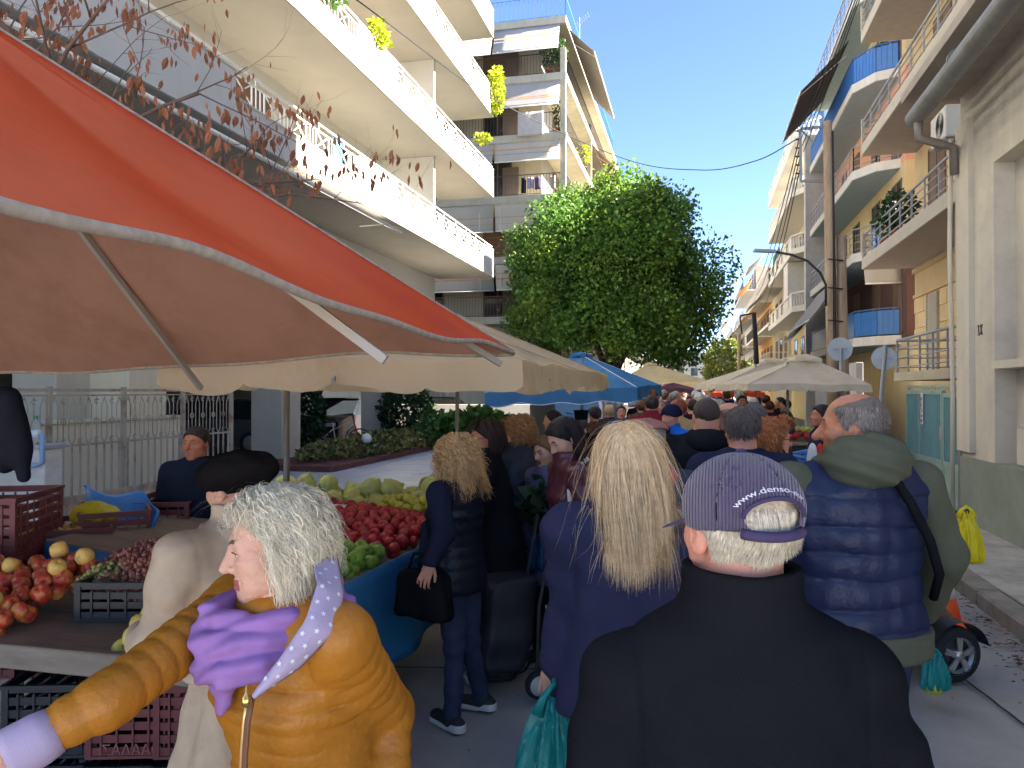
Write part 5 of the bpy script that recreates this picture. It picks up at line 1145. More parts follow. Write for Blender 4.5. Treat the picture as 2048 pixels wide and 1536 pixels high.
# white van behind the blue umbrella
p = W(1150, 880, 21.5); vn = thing('van', 'white van parked nose-on behind the blue umbrella', 'van', (p.x, p.y, 0), YAW + math.pi)
WP = mat('white_van_paint', (.66, .67, .68), .35, var=.04, coat=.5)
MB().add([(-.82, 0, .3), (.82, 0, .3), (.84, .04, .95), (-.84, .04, .95), (-.74, -.55, 1.75), (.74, -.55, 1.75), (.74, -4, 1.9), (-.74, -4, 1.9), (-.84, -4, .3), (.84, -4, .3)], [(0, 3, 2, 1), (3, 4, 5, 2), (4, 7, 6, 5), (0, 8, 7, 4, 3), (1, 2, 5, 6, 9), (8, 9, 6, 7), (0, 1, 9, 8)]).build('van_body', WP, vn)
MB().add([(-.74, .035, 1.0), (.74, .035, 1.0), (.66, -.5, 1.68), (-.66, -.5, 1.68)], [(0, 1, 2, 3)]).build('windscreen', mat('van_glass', srgb(80, 110, 140), .1, spec=.8), vn)
for sy in (-1, 1): MB().bbox(sy * .62 - .14, sy * .62 + .14, 0, .06, .55, .75, .02).build('headlight', mat('headlight_glass', (.6, .62, .65), .1), vn); MB().lathe([(.28, -.1), (.3, -.08), (.3, .08), (.28, .1)], 16).build('wheel', mat('tyre_rubber', (.02, .02, .022), .8), vn, (sy * .78, -.7, .3), (0, math.pi / 2, 0)); MB().bar((sy * .9, -.1, 1.05), (sy * .9, -.1, 1.3), .12, .06).build('mirror', BLK, vn)
MB().bbox(-.84, .84, 0, .1, .3, .5, .02).build('bumper', mat('grey_bumper', (.2, .2, .2), .6), vn); MB().bar((-.3, .06, 1.03), (.25, -.05, 1.15), .015).build('wiper', BLK, vn)
p = W(1225, 860, 19); tag(MB().sheet(lambda u, v: (p.x + (u - .5) * .5, p.y + .05 * math.sin(u * 20), 1.7 - v * 1.1), 24, 4, .012).build('striped_curtain', mat('grey_plastic_curtain', (.34, .37, .35), .6, var=.2, stretch=(14, 1, 1), vscale=3)), 'grey ribbed plastic sheet hanging beside the van', 'curtain')
for k in range(6):
    p = W(1040, 850, 16.5); crate('green plastic crate in the stack near the van, number %s from the ground' % ('one', 'two', 'three', 'four', 'five', 'six')[k], (p.x, p.y, .02 + k * .2), YAW, 'shallow', GRN, 'green crates near the van')
p = W(1085, 850, 17); tag(MB().bbox(-.25, .25, -.2, .2, 0, 1.45, .02).build('cardboard_box', mat('grey_cardboard', srgb(150, 140, 125), .9, var=.1), None, (p.x, p.y, 0)), 'tall grey cardboard carton beside the green crates', 'box')
# grey side wall with hedge behind the left shoppers
p = W(960, 850, 26); sw = thing('garden_wall', 'long grey concrete wall behind the vegetable stalls', 'wall', (p.x, p.y, 0), YAW); MB().bbox(-4, 5, -.1, .1, 0, 1.3, .01).build('wall_body', mat('grey_wall', (.26, .25, .23), .9, var=.15, streak=.2), sw)
# right-hand stall with packaged goods
rs_ = thing('market_stall', 'white-topped stall of small bottles and packets behind the curly-haired woman', 'stall', tuple(W(1600, 960, 6.6) * V3((1, 1, 0)) if False else (W(1600, 960, 6.6).x, W(1600, 960, 6.6).y, 0)), YAW)
MB().bbox(-.55, .5, -.3, 1.3, .93, .96, .006).build('top', mat('white_top', (.6, .6, .62), .6), rs_); MB().bbox(-.53, .48, -.28, 1.28, .1, .93, .01).build('skirt', mat('dark_skirt', (.03, .03, .035), .9), rs_)
rc = random.Random(31); bc = [mat('pack_%d' % i, srgb(*c), .4) for i, c in enumerate(((205, 50, 48), (228, 228, 232), (220, 110, 130), (232, 130, 60), (80, 80, 140), (190, 60, 90), (245, 240, 235), (150, 40, 45), (235, 190, 90)))]
pk = [MB().bbox(-.03, .03, -.02, .02, 0, .10, .005).mesh('packet'), MB().lathe([(.022, 0), (.024, .08), (.012, .1), (.012, .125)], 10).mesh('bottle'), MB().lathe([(.035, 0), (.035, .06), (.037, .06), (.037, .075)], 12).mesh('jar')]
for me in pk: me.materials.append(bc[0])
names = ('red', 'white', 'pink', 'orange', 'blue', 'crimson', 'cream', 'dark red', 'yellow')
for i in range(11):
    for j in range(12):
        if rc.random() < .12: continue
        k = rc.randrange(3); ci = rc.randrange(9); o = bpy.data.objects.new(('packet', 'bottle', 'jar')[k], pk[k]); COL.objects.link(o); q = rs_.location + Matrix.Rotation(YAW, 3, 'Z') @ V3((-.5 + i * .09 + rc.uniform(-.02, .02), -.22 + j * .115, .962)); o.location = q; o.rotation_euler = (0, 0, rc.uniform(-.4, .4)); s = rc.uniform(.9, 1.5); o.scale = (s, s, s)
        o.material_slots[0].link = 'OBJECT'; o.material_slots[0].material = bc[ci]; tag(o, 'small %s %s on the white-topped stall' % (names[ci], ('packet', 'bottle', 'jar')[k]), ('packet', 'bottle', 'jar')[k], '%s %ss on the white-topped stall' % (names[ci], ('packet', 'bottle', 'jar')[k]))
p = W(1645, 905, 6.0)
for k in range(5): crate('blue crate at the foot of the tilted stack by the white-topped stall' if k == 0 else 'blue and green tilted crate stack by the stall, ' + ('', 'second', 'third', 'fourth', 'uppermost')[k] + ' one', (p.x + .02 * k, p.y, .5 + k * .15), YAW + .3 + .05 * k, 'shallow', (BLP, GRN, GRN, BLP, BLP)[k], 'tilted crates by the stall', tilt=(.12, -.1))
tag(MB().bbox(-.22, .3, -.25, .3, 0, .5, .02).build('stand_box', mat('dark_skirt', (.03, .03, .035), .9), None, (p.x, p.y, 0)), 'dark box under the tilted blue and green crates', 'box')
for (px, c, lb_) in ((1625, (200, 205, 208), 'white folded bag beside the tilted crates'), (1640, (190, 60, 50), 'red and white striped bag beside the tilted crates')):
    q = W(px, 930, 5.8); blob('shopping_bag', lb_, 'bag', (q.x, q.y, q.z), (.045, .06, .17), fabric('bag%d' % px, c, .5), px % 7, .2, 9, .01)
# vegetables stall row on the right further off
vs_ = thing('market_stall', 'dark-draped vegetable stall under the pale umbrellas', 'stall', (1.75, 14.6, 0)); MB().bbox(-.9, .8, -1.2, 2.6, .85, .9, .01).build('top', TBL, vs_); MB().bbox(-.88, .78, -1.18, 2.58, .1, .85, .01).build('skirt', mat('dark_skirt', (.03, .03, .035), .9), vs_)
for (nm, y0, y1, lb_) in (('red_apple', 13.5, 15.0, 'red tomato on the dark-draped stall'), ('lemon', 15.1, 16.0, 'yellow pepper on the dark-draped stall'), ('green_apple', 16.1, 17.0, 'green pepper on the dark-draped stall')):
    heap(nm, lb_, lb_ + 's', lambda u, v: (1.0 + u * 1.4, y0 + v * (y1 - y0), .95 + .04 * math.sin(u * 3)), .1, 75, int(y0 * 3), layers=1)
gw2 = tag(MB().bbox(0, .2, 0, 8, 0, 2.6, .01).build('street_wall', mat('grey_white_street_wall', (.36, .36, .36), .9, var=.15, streak=.2), None, (4.6, 24.5, 0)), 'grey-white street wall with scribbles behind the right-hand stalls', 'wall')
# traffic cone, mobility scooter, bags on the right
p = PZ(1898, 1262, .02); t = thing('traffic_cone', 'orange and white traffic cone beside the kerb', 'cone', (p.x + .0, p.y + .25, .012)); OR_ = mat('cone_orange', srgb(238, 92, 40), .5, var=.08)
MB().lathe([(.15, .03), (.118, .2)], 24).build('lower_band', OR_, t); MB().lathe([(.118, .2), (.096, .31)], 24).build('white_band', mat('cone_white', (.7, .7, .7), .5), t); MB().lathe([(.096, .31), (.045, .58), (.04, .6)], 24).build('upper_band', OR_, t); MB().bbox(-.19, .19, -.19, .19, 0, .03, .008).build('base', OR_, t)
def scooter():
    c = PZ(1906, 1361, .012); t = thing('mobility_scooter', 'dark red mobility scooter with silver spoked wheels half hidden by the man', 'scooter', (c.x, c.y, .012), YAW + math.radians(12)); TY = mat('tyre_rubber', (.02, .02, .022), .8, bump=.4, bscale=60); ALU = mat('alloy_rim', (.55, .55, .56), .3, metal=.8, var=.08); R_ = .165
    def wheel(x, y):
        mb = MB(); wv = mb.lathe([(.11, -.045), (.15, -.05), (.165, -.03), (.168, 0), (.165, .03), (.15, .05), (.11, .045)], 32, cap=False).mesh('wheel'); o = obj('wheel', wv, TY, t, (x, y, R_), (math.pi / 2, 0, 0))
        MB().lathe([(.118, -.05), (.118, -.04), (.098, -.035), (.098, .035), (.118, .04), (.118, .05)], 32, cap=False).build('rim', ALU, o)
        for k in range(5):
            a = k * 2 * math.pi / 5 + .3
            for da in (-.16, .16): MB().bar((.025 * math.cos(a + da), .025 * math.sin(a + da), .052), (.105 * math.cos(a + da * .7), .105 * math.sin(a + da * .7), .05), .018, .014).build('spoke', ALU, o)
        MB().lathe([(.03, -.055), (.03, .06)], 16).build('hub', ALU, o); MB().lathe([(.1, -.02), (.1, .02)], 24).build('wheel_disc', DKMET, o)
    wheel(0, 0); wheel(0, .5); wheel(-.95, .25)
    MB().grid(lambda u, v: ((R_ + .035) * math.cos(.25 + u * 2.3), -.07 + v * .14, R_ + (R_ + .035) * math.sin(.25 + u * 2.3)), 20, 3).build('mudguard', BLK, t)
    DR = mat('dark_red_paint', srgb(96, 30, 38), .3, coat=.5); MB().bbox(-.30, .1, .06, .44, .18, .42, .06).build('rear_body', DR, t); MB().bbox(-.85, -.2, .02, .48, .12, .18, .02).build('deck', BLK, t); MB().bbox(-.38, .05, .04, .46, .62, .70, .03).build('seat', BLK, t); MB().bbox(0, .08, .05, .45, .70, 1.05, .03).build('seat_back', BLK, t); MB().tube([(-.15, .25, .4), (-.15, .25, .63)], .03, 8).build('seat_post', DKMET, t)
    MB().tube([(-.95, .25, .2), (-.85, .25, .95)], .03, 10).build('tiller', BLK, t); MB().tube([(-.82, -.05, .98), (-.85, .25, .96), (-.82, .55, .98)], .016, 8).build('handlebar', BLK, t); MB().bbox(-1.02, -.84, .14, .36, .35, .6, .04).build('front_cowl', DR, t); MB().tube([(.04, .0, 1.0), (.04, -.07, 1.02), (.04, -.09, .98)], .018, 8).build('handle_hook', BLK, t)
    return t
scooter()
def bag(label, loc, w_, hgt, m, seed, fill=None, fillm=None, tilt=0.0, h=.009, rz=0.0, handle=.12):
    """thin carrier bag hanging by its handles: loc is the grip point"""
    t = thing('plastic_bag', label, 'bag', loc, rz)
    def fn(P):
        k = np.clip((-P[2] - handle * .6) / hgt, 0, 1); rx = w_ * (.16 + .84 * np.sin(np.clip(k * 1.35, 0, 1.57)) ** .8); ry = rx * .62
        r = np.sqrt((P[0] / rx) ** 2 + (P[1] / ry) ** 2 + 1e-6); z = (r - 1) * ry * .8; a = np.arctan2(P[1], P[0])
        z = smax(z, -(P[2] + handle * .6 + hgt) , .06); z = smax(z, P[2] + handle * .75, .01)
        z = z + (.010 * np.sin(a * 9 + P[2] * 6 + seed) + .006 * np.sin(a * 17 - P[2] * 9)) * (1 - k * .55) + .012 * vnoise(P[0] * 10 + seed, P[1] * 10, P[2] * 8) * k
        return z
    me = sd_mesh('film', fn, (-w_ * 1.35, -w_ * 1.2, -handle - hgt - .05), (w_ * 1.35, w_ * 1.2, .02), h); obj('film', me, m, t)
    for s in (-1, 1): MB().tube([(0, s * .012, .0), (s * .03, s * .015, -handle * .45), (s * w_ * .42, s * .01, -handle * 1.25)], [.007, .010, .02], 6).build('bag_handle', m, t)
    if fill: obj('contents', sd_mesh('contents', lambda P: sd_ell(P, (0, 0, -handle - hgt * .78), fill) + .02 * vnoise(P[0] * 14, P[1] * 14, P[2] * 14), (-w_, -w_, -handle - hgt), (w_, w_, -.1), .012), fillm, t)
    return t
g_ = W(1932, 1012, 4.4); bag('knotted yellow carrier bag hanging from the scooter handle', tuple(g_), .10, .30, YBAG, 2, h=.008, handle=.05)
g_ = W(1868, 1296, 4.25); bag('small teal carrier bag with yellow fruit beside the scooter wheel', tuple(g_), .10, .22, TBAG, 4, (.07, .05, .05), mat('pale_fruit', srgb(190, 190, 80), .5), h=.008, rz=.5, handle=.04)
# shopping trolley behind the curly-haired woman
p = PZ(1055, 1372, .012); tr = thing('shopping_trolley', 'black fabric shopping trolley with white-rimmed wheels', 'trolley', (p.x, p.y, .012), YAW + .3)
TRB = nylon('trolley_black', (40, 40, 46))
obj('bag', sd_mesh('bag', lambda P: smax(smax(np.abs(P[0] + .20 - .12 * P[2]) - .13 - .04 * P[2], np.abs(P[1]) - .17, .06), np.abs(P[2] - .40) - .27, .06) + .012 * vnoise(P[0] * 9, P[1] * 9, P[2] * 9), (-.55, -.28, .05), (.12, .28, .85), .014), TRB, tr)
for sy in (-1, 1): wl = MB().lathe([(.055, -.02), (.075, -.022), (.08, 0), (.075, .022), (.055, .02)], 20).build('wheel', mat('tyre_rubber', (.02, .02, .022), .8), tr, (0, sy * .2, .08), (math.pi / 2, 0, 0)); MB().lathe([(.056, -.024), (.056, .024)], 18).build('rim', mat('wheel_white', (.55, .53, .5), .6), wl); MB().tube([(0, sy * .17, .08), (.02, sy * .15, .5), (.12, sy * .14, 1.0)], .012, 8).build('frame_tube', DKMET, tr)
MB().tube([(.12, -.14, 1.0), (.13, 0, 1.02), (.12, .14, 1.0)], .014, 8).build('handle', BLK, tr); MB().tube([(-.38, -.12, .1), (-.38, .12, .1), (0, .16, .1)], .01, 6).build('foot_bar', GRMET, tr)
# blue carrier with greens beyond the trolley
g_ = W(1095, 1040, 4.9); bag('blue carrier bag stuffed with leafy greens', (g_.x, g_.y, g_.z + .05), .16, .36, mat('blue_plastic_film', srgb(30, 90, 135), .35, var=.12, transl=.3), 5, h=.012, handle=.03); Vs, F = leaves(260, (0, 0, .06), (.17, .14, .14), .12, 4); tag(obj('leafy_greens', mesh_np('leafy_greens', Vs, F, False), LEAFD, None, tuple(W(1098, 1030, 4.9))), 'dark leafy greens poking out of the blue carrier bag', 'greens')
# ------------------------------------------------------------------ people
def skin(n, c): return mat('skin_' + n, srgb(*c), 0.5, var=.09, vscale=22, bump=.28, bscale=240, spec=.3, sub=.12, col2=srgb(min(255, c[0] + 12), c[1] - 26, c[2] - 26), c2scale=9, c2amt=.4)
def hairm(n, c, var=.45): return mat('hair_' + n, srgb(*c), .58, var=.25, vscale=45, spec=.3, island=var, bump=.5, bscale=170)
LIP = mat('lip_skin', srgb(165, 95, 88), .45, sub=.08); BROW = mat('eyebrow_hair', srgb(96, 76, 62), .7)
EYEW = mat('eye_white', srgb(225, 215, 208), .15, var=.02); EYED = mat('eye_iris', srgb(45, 32, 25), .1, var=.02)
DARK = mat('sunglass_lens', (.008, .007, .006), .08, var=0, spec=.7)

def head_fn(P, k):
    """k: dict of a few proportions; face looks along +Y, centre between the ears"""
    x = np.abs(P[0]); Q = (x, P[1], P[2]); jw = k.get('jaw', 1.0); ns = k.get('nose', 1.0)
    d = sd_ell(Q, (0, -.012, .03), (.075, .096, .083))
    d = smin(d, sd_ell(Q, (0, .032, -.034), (.058 * jw, .058, .072)), .03)
    d = smin(d, sd_ell(Q, (.036 * jw, .012, -.062), (.028, .036, .030)), .03)
    d = smin(d, sd_cone(Q, (0, .070, -.094), (.010, .068, -.094), .021, .018), .03)
    d = smin(d, sd_ell(Q, (.043, .050, -.020), (.022, .024, .020)), .03)
    d = smin(d, sd_cone(Q, (.008, .079, .026), (.040, .066, .024), .011, .012), .018)
    d = smax(d, -sd_ell(Q, (.031, .100, .004), (.019, .022, .013)), .014)
    d = smin(d, sd_ell(Q, (.031, .0695, .004), (.0152, .0145, .0135)), .004)
    d = smax(d, -sd_cone(Q, (.0225, .085, .0015), (.0400, .080, .0025), .0036, .0030), .0015)
    d = smin(d, sd_cone(Q, (0, .083, .018), (0, .083 + .026 * ns, -.026), .0075, .0125 * ns), .012)
    d = smin(d, sd_ell(Q, (.0125, .089, -.031), (.0085, .012, .0085)), .007)
    d = smin(d, sd_cone(Q, (0, .089, -.057), (.021, .078, -.061), .0068, .003), .007)
    d = smin(d, sd_cone(Q, (0, .088, -.071), (.018, .079, -.068), .0075, .004), .006)
    d = smax(d, -sd_cone(Q, (0, .098, -.0645), (.024, .084, -.0655), .0026, .0016), .004)
    if k.get('old'):
        d = smax(d, -sd_cone(Q, (.018, .092, -.040), (.032, .074, -.068), .0028, .0018), .007)
        d = smin(d, sd_ell(Q, (.032, .050, -.072), (.018, .02, .018)), .02)
        d = d + .0012 * vnoise(P[0] * 90, P[1] * 90, P[2] * 160)
    e = sd_ell(Q, (.0765, -.014, -.012), (.009, .021, .033), ((.93, .36, 0), (-.36, .93, 0), (0, 0, 1)))
    e = smax(e, -sd_ell(Q, (.089, -.008, -.008), (.009, .011, .019)), .005)
    return smin(d, e, .008)
_HEADS = {}
def head_mesh(kind, h):
    key = (kind, round(h, 4))
    if key not in _HEADS:
        k = {'m': dict(jaw=1.08, nose=1.1), 'f': dict(jaw=.95, nose=.9), 'of': dict(jaw=1.0, nose=.98, old=1), 'om': dict(jaw=1.12, nose=1.2, old=1)}[kind]
        Vs, F = surf(lambda P: head_fn(P, k), (-.105, -.13, -.135), (.105, .14, .13), h)
        c = Vs[F].mean(1); mi = np.zeros(len(F), int); ax = np.abs(c[:, 0])
        lip = (ax < .022) & (c[:, 2] > -.077) & (c[:, 2] < -.052) & (c[:, 1] > .082); mi[lip] = 1
        zb = .026 + .006 * np.sin(np.clip((ax - .012) / .034, 0, 1) * 2.6)
        br = (ax > .012) & (ax < .045) & (np.abs(c[:, 2] - zb) < .0042) & (c[:, 1] > .055); mi[br] = 2
        _HEADS[key] = (Vs, F, mi)
    return _HEADS[key]
def hand_fn(P, curl):
    """wrist at the origin, fingers along -Z, palm towards +Y, thumb at +X"""
    d = sd_cone(P, (0, 0, .01), (0, .002, -.035), .024, .028, sq=((0, 1, 0), 1.7))
    d = smin(d, sd_cone(P, (-.018, .003, -.06), (.020, .003, -.062), .0155, .0155, sq=((0, 1, 0), 1.25)), .02)
    for x, l, sp in ((.026, .9, .10), (.009, 1.0, .03), (-.009, .94, -.04), (-.026, .75, -.12)):
        p = np.array((x, .003, -.078)); a = .25; r = .0092
        for j, seg in enumerate((.042, .027, .021)):
            q = p + np.array((sp * seg, math.sin(a) * seg, -math.cos(a) * seg)) * l
            d = smin(d, sd_cone(P, p, q, r, r - .0012), .004); p = q; a += curl; r -= .0010
    t0 = np.array((.024, .010, -.030)); t1 = np.array((.044, .026, -.058)); t2 = np.array((.036, .046, -.082)) if curl > .7 else np.array((.052, .036, -.086))
    d = smin(d, sd_cone(P, t0, t1, .0135, .011), .01); return smin(d, sd_cone(P, t1, t2, .0105, .0085), .005)
_HANDS = {}
def hand_mesh(curl, h):
    key = (curl, round(h, 4))
    if key not in _HANDS: _HANDS[key] = surf(lambda P: hand_fn(P, curl), (-.06, -.05, -.20), (.08, .11, .04), h)
    return _HANDS[key]
def rotm(axis_from, axis_to):
    return np.array(V3(axis_from).rotation_difference(V3(axis_to)).to_matrix())
def torso_fn(st, s, bulk, lean, side=0.0):
    z = np.array([a[0] for a in st]) * s; o = np.argsort(z); z = z[o]
    rx = np.array([a[1] for a in st])[o] * s * bulk; ry = np.array([a[2] for a in st])[o] * s * bulk; cy = np.array([a[3] for a in st])[o] * s
    def f(P, puff=None):
        Z = P[2]; RX = np.interp(Z, z, rx).astype(np.float32); RY = np.interp(Z, z, ry).astype(np.float32)
        t = np.clip((Z - .9 * s) / (.55 * s), 0, 1.2); CY = np.interp(Z, z, cy).astype(np.float32) + lean * t ** 1.25; CX = side * t
        if puff is not None:
            q = puff[0] * (np.abs(np.sin(np.pi * (Z + puff[2] * (P[1] - CY) + puff[1] * .12 * vnoise(P[0] * 7, P[1] * 7, Z * 7)) / puff[1])) ** .32 + .35 * puff[0] / .02 * vnoise(P[0] * 26, P[1] * 26, Z * 9) - .7); RX = RX + q; RY = RY + q
        n = 2.25
        r = (np.abs((P[0] - CX) / RX) ** n + np.abs((P[1] - CY) / RY) ** n + 1e-9) ** (1 / n)
        return (r - 1) * np.minimum(RX, RY) * .92
    return f
ST_M = [(1.50, .060, .062, 0), (1.455, .085, .072, 0), (1.42, .135, .088, 0), (1.36, .178, .108, .0), (1.25, .182, .122, .008), (1.10, .168, .122, .012), (.98, .170, .124, .008), (.88, .180, .128, 0), (.70, .186, .132, 0), (.3, .19, .135, 0)]
ST_F = [(1.50, .055, .058, 0), (1.455, .078, .066, 0), (1.42, .120, .082, 0), (1.36, .160, .102, .0), (1.25, .166, .128, .016), (1.10, .150, .114, .008), (.98, .165, .124, .0), (.88, .182, .134, -.006), (.70, .186, .134, 0), (.3, .19, .135, 0)]

def person(label, px, d, top, face=0.0, kind='m', head=(0, 0, 0), lean=0.0, bulk=1.0, skinm=None, topm=None, hem=.86, fold=.006, puff=None,
           sleeve=None, legm=None, shoem=None, solem=None, hair=None, arms=None, legs=None, curl=(.35, .35), H=None, h=None, rr=1.0, collar=.03,
           group=None, loc=None, name='person', headscale=1.0, flare=0.0, armpx=None, legpx=None, armr=1.0, hands=True, side=0.0, vest=False, neckr=1.0, shz=1.385, vfold=0.0, cuff=.02):
    """builds one person; arms/legs: dict R/L -> points in metres for a 1.70 m figure, R is +X"""
    P0 = W(px, top, d) if loc is None else V3(loc)
    H = H or P0.z; s = H / 1.70; yaw = YAW + math.radians(face); h = h or min(max(d * .0034, .0055), .03)
    off = Matrix.Rotation(yaw, 3, 'Z') @ V3((side, lean + .02 * s, 0))
    root = thing(name, label, 'person', (P0.x - off.x, P0.y - off.y, 0), yaw, group)
    root['s'] = s
    st = ST_F if kind in ('f', 'of') else ST_M; bs = bulk
    skm = skinm or skin('tan', (206, 150, 122))
    inv = Matrix.Rotation(-yaw, 3, 'Z')
    def loc_(q): return np.array(inv @ (W(*q) - root.location)) / s
    if armpx:
        arms = dict(arms or {})
        for k in armpx: arms[k] = [loc_(q) for q in armpx[k]] if not isinstance(armpx[k], (int, float)) else armpx[k]
    if legpx:
        legs = dict(legs or {})
        for k in legpx:
            if isinstance(legpx[k], (int, float)): legs[k] = legpx[k]
            else: a_, b_ = [loc_(q) for q in legpx[k]]; b_[2] = max(b_[2], .09); legs[k] = [a_, b_]
    A = {}
    for k, sg in (('R', 1), ('L', -1)):
        sh = np.array((sg * .172 * bs, 0, shz)) * s; sh[1] += lean * .9; sh[0] += side * .9
        if arms and k in arms:
            el, wr = [np.array(p) * s for p in arms[k]]
        else:
            el = np.array((sg * (.215 * bs + .02), -.03, 1.10)) * s; wr = np.array((sg * (.225 * bs + .02), .05, .855)) * s
            el[1] += lean * .5; el[0] += side * .5
        A[k] = (sh, el, wr)
    Lg = {}
    for k, sg in (('R', 1), ('L', -1)):
        hp = np.array((sg * .09, 0, .90)) * s
        if legs and k in legs: kn, an = [np.array(p) * s for p in legs[k]]
        else: kn = np.array((sg * .10, .02, .49)) * s; an = np.array((sg * .105, -.01, .09)) * s
        Lg[k] = (hp, kn, an)
    neck0 = np.array((side, lean, 1.43 * s)); hc = np.array((side, lean + .02 * s, H - .113 * s * headscale))
    hy, hp_, hr = [math.radians(a) for a in head]
    RM = (Matrix.Rotation(hy, 3, 'Z') @ Matrix.Rotation(-hp_, 3, 'X') @ Matrix.Rotation(hr, 3, 'Y'))
    Rn = np.array(RM); hs = s * headscale
    # body: head, neck, trunk, limbs, hands
    hh = min(max(h * .62, .0030), .014)
    Vh, Fh, mh = head_mesh(kind, hh); Vh = (Vh * hs) @ Rn.T + hc
    tor = torso_fn(st, s, bs * .86, lean, side)
    def core(P):
        z = tor(P); z = smax(z, .93 * s - P[2], .02)
        z = smin(z, sd_cone(P, neck0, hc + Rn @ np.array((0, -.012, -.045)) * hs, .055 * s * neckr, .053 * s * neckr), .02)
        for k in 'RL':
            a, b, c = A[k]; z = smin(z, sd_cone(P, a, b, .043 * s, .036 * s), .02); z = smin(z, sd_cone(P, b, c, .034 * s, .026 * s), .01)
            a, b, c = Lg[k]; z = smin(z, sd_cone(P, a, b, .07 * s, .048 * s), .03); z = smin(z, sd_cone(P, b, c, .046 * s, .036 * s), .02)
        return z
    pts = np.array([p for k in 'RL' for p in A[k] + Lg[k]] + [hc]); lo = pts.min(0) - .24 * s; hi = pts.max(0) + .2 * s; lo[2] = .02; hi[2] = min(hi[2], max(hc[2], max(A['R'][2][2], A['L'][2][2]) + .1))
    Vb, Fb = surf(core, lo, hi, max(h * 1.6, .013)); Vb = relax(Vb, Fb, 1)
    VV = [Vh, Vb]; FF = [Fh, Fb + len(Vh)]; MI = [mh, np.zeros(len(Fb), int)]; n = len(Vh) + len(Vb)
    if hands:
        for k, sg in (('R', 1), ('L', -1)):
            a, b, c = A[k]; Vd, Fd = hand_mesh(curl[0 if k == 'R' else 1], min(max(h * .7, .0035), .014)); Vd = Vd * s * .98
            Vd = Vd * np.array((-sg, 1, 1)); Fk = Fd[:, ::-1] if sg > 0 else Fd
            ax = V3(c - b).normalized(); M = rotm((0, 0, -1), ax)
            ph = arms.get(k + 'r', 0) if arms else 0
            R2 = np.array(Matrix.Rotation(math.radians(ph) + sg * 1.2, 3, 'Z')); Vd = (Vd @ R2.T) @ M.T + c
            VV.append(Vd); FF.append(Fk + n); MI.append(np.zeros(len(Fk), int)); n += len(Vd)
    me = mesh_np('body', np.concatenate(VV), np.concatenate(FF), True, np.concatenate(MI))
    for m in (skm, LIP, BROW): me.materials.append(m)
    obj('body', me, None, root)
    # upper garment
    if topm is not None:
        t2 = torso_fn([(a, b + (flare * max(0, 1.1 - a)), c + (flare * max(0, 1.1 - a)), e) for a, b, c, e in st], s, bs, lean, side)
        def cloth(P, arm=True, body=True):
            wob = fold * (vnoise(P[0] * 9 + 3, P[1] * 9, P[2] * 5.5) + .55 * vnoise(P[0] * 21, P[1] * 21 + 5, P[2] * 15)) if fold else 0
            if fold: wob = wob * np.clip((1.46 * s - P[2]) / (.14 * s), .12, 1)
            if vfold: aa = np.arctan2(P[0], P[1] - lean * .5 + 1e-6); wob = wob + vfold * np.sin(aa * 9 + 2.5 * vnoise(P[0] * 4, P[1] * 4, P[2] * 1.5)) * np.clip((1.42 * s - P[2]) / .3, 0, 1)
            z = None
            if body:
                z = t2(P, puff); z = smax(z, hem * s - P[2], .012); z = smax(z, P[2] - 1.475 * s, .02)
                for sg in (1, -1): z = smin(z, sd_cone(P, (side * .95, lean * .95, 1.425 * s), (sg * .155 * s * bs + side * .9, lean * .9, shz * s), .062 * s * min(bs, 1.2), .060 * s * min(bs, 1.2)), .045)
                if collar:
                    q = np.sqrt((P[0] - side) ** 2 + (P[1] - lean) ** 2); c2 = smax(np.abs(q - .074 * s * neckr) - .009, np.abs(P[2] - (1.455 + collar * .5) * s) - collar * .7 * s, .006); z = smin(z, c2, .012)
            if arm:
                for k in 'RL':
                    a, b, c = A[k]; pf = (puff[0] * .6, puff[1]) if puff and not vest else None; e = c - (c - b) * cuff
                    v = smin(sd_cone(P, a, b, .066 * s * armr, .056 * s * armr, pf), sd_cone(P, b, e, .055 * s * armr, .041 * s * armr, pf), .022)
                    if fold:   # elbow creases
                        g = P[2] * 46 + vnoise(P[0] * 11, P[1] * 11, P[2] * 11) * 2.2; v = v + fold * .55 * np.sin(g)
                    z = v if z is None else smin(z, v, .04)
            if arm and h < .0115:      # armhole and shoulder seams
                sx = np.abs(P[0] - side * .9); zz_ = (P[2] - 1.2 * s)
                wob = wob + .0035 * np.exp(-((sx - (.150 * bs + .05 * zz_) * s) / .0055) ** 2) * np.clip((P[2] - 1.12 * s) / .04, 0, 1) * np.clip((shz * s + .12 - P[2]) / .03, 0, 1)
                wob = wob + .0055 * np.sin((sx * 46 - zz_ * 30) + 2.5 * vnoise(P[0] * 6, P[1] * 6, P[2] * 6)) * np.exp(-((sx - .15 * bs * s) / .07) ** 2 - (zz_ / .13) ** 2)
            return z + wob
        ap = np.array([p for k in 'RL' for p in A[k]] + [hc]); lo = ap.min(0) - .13 * s; hi = ap.max(0) + .13 * s
        lo[1] = min(lo[1], -.24 * s * bs - flare * .3); hi[1] = max(hi[1], .24 * s * bs + flare * .3 + lean); lo[0] = min(lo[0], -.28 * s * bs - flare * .3); hi[0] = max(hi[0], .28 * s * bs + flare * .3)
        lo[2] = min(lo[2], hem * s - .03); hi[2] = max(1.54 * s, hi[2] - .26 * s if not arms else ap[:-1].max(0)[2] + .13)
        hi[2] = max(hi[2], 1.54 * s)
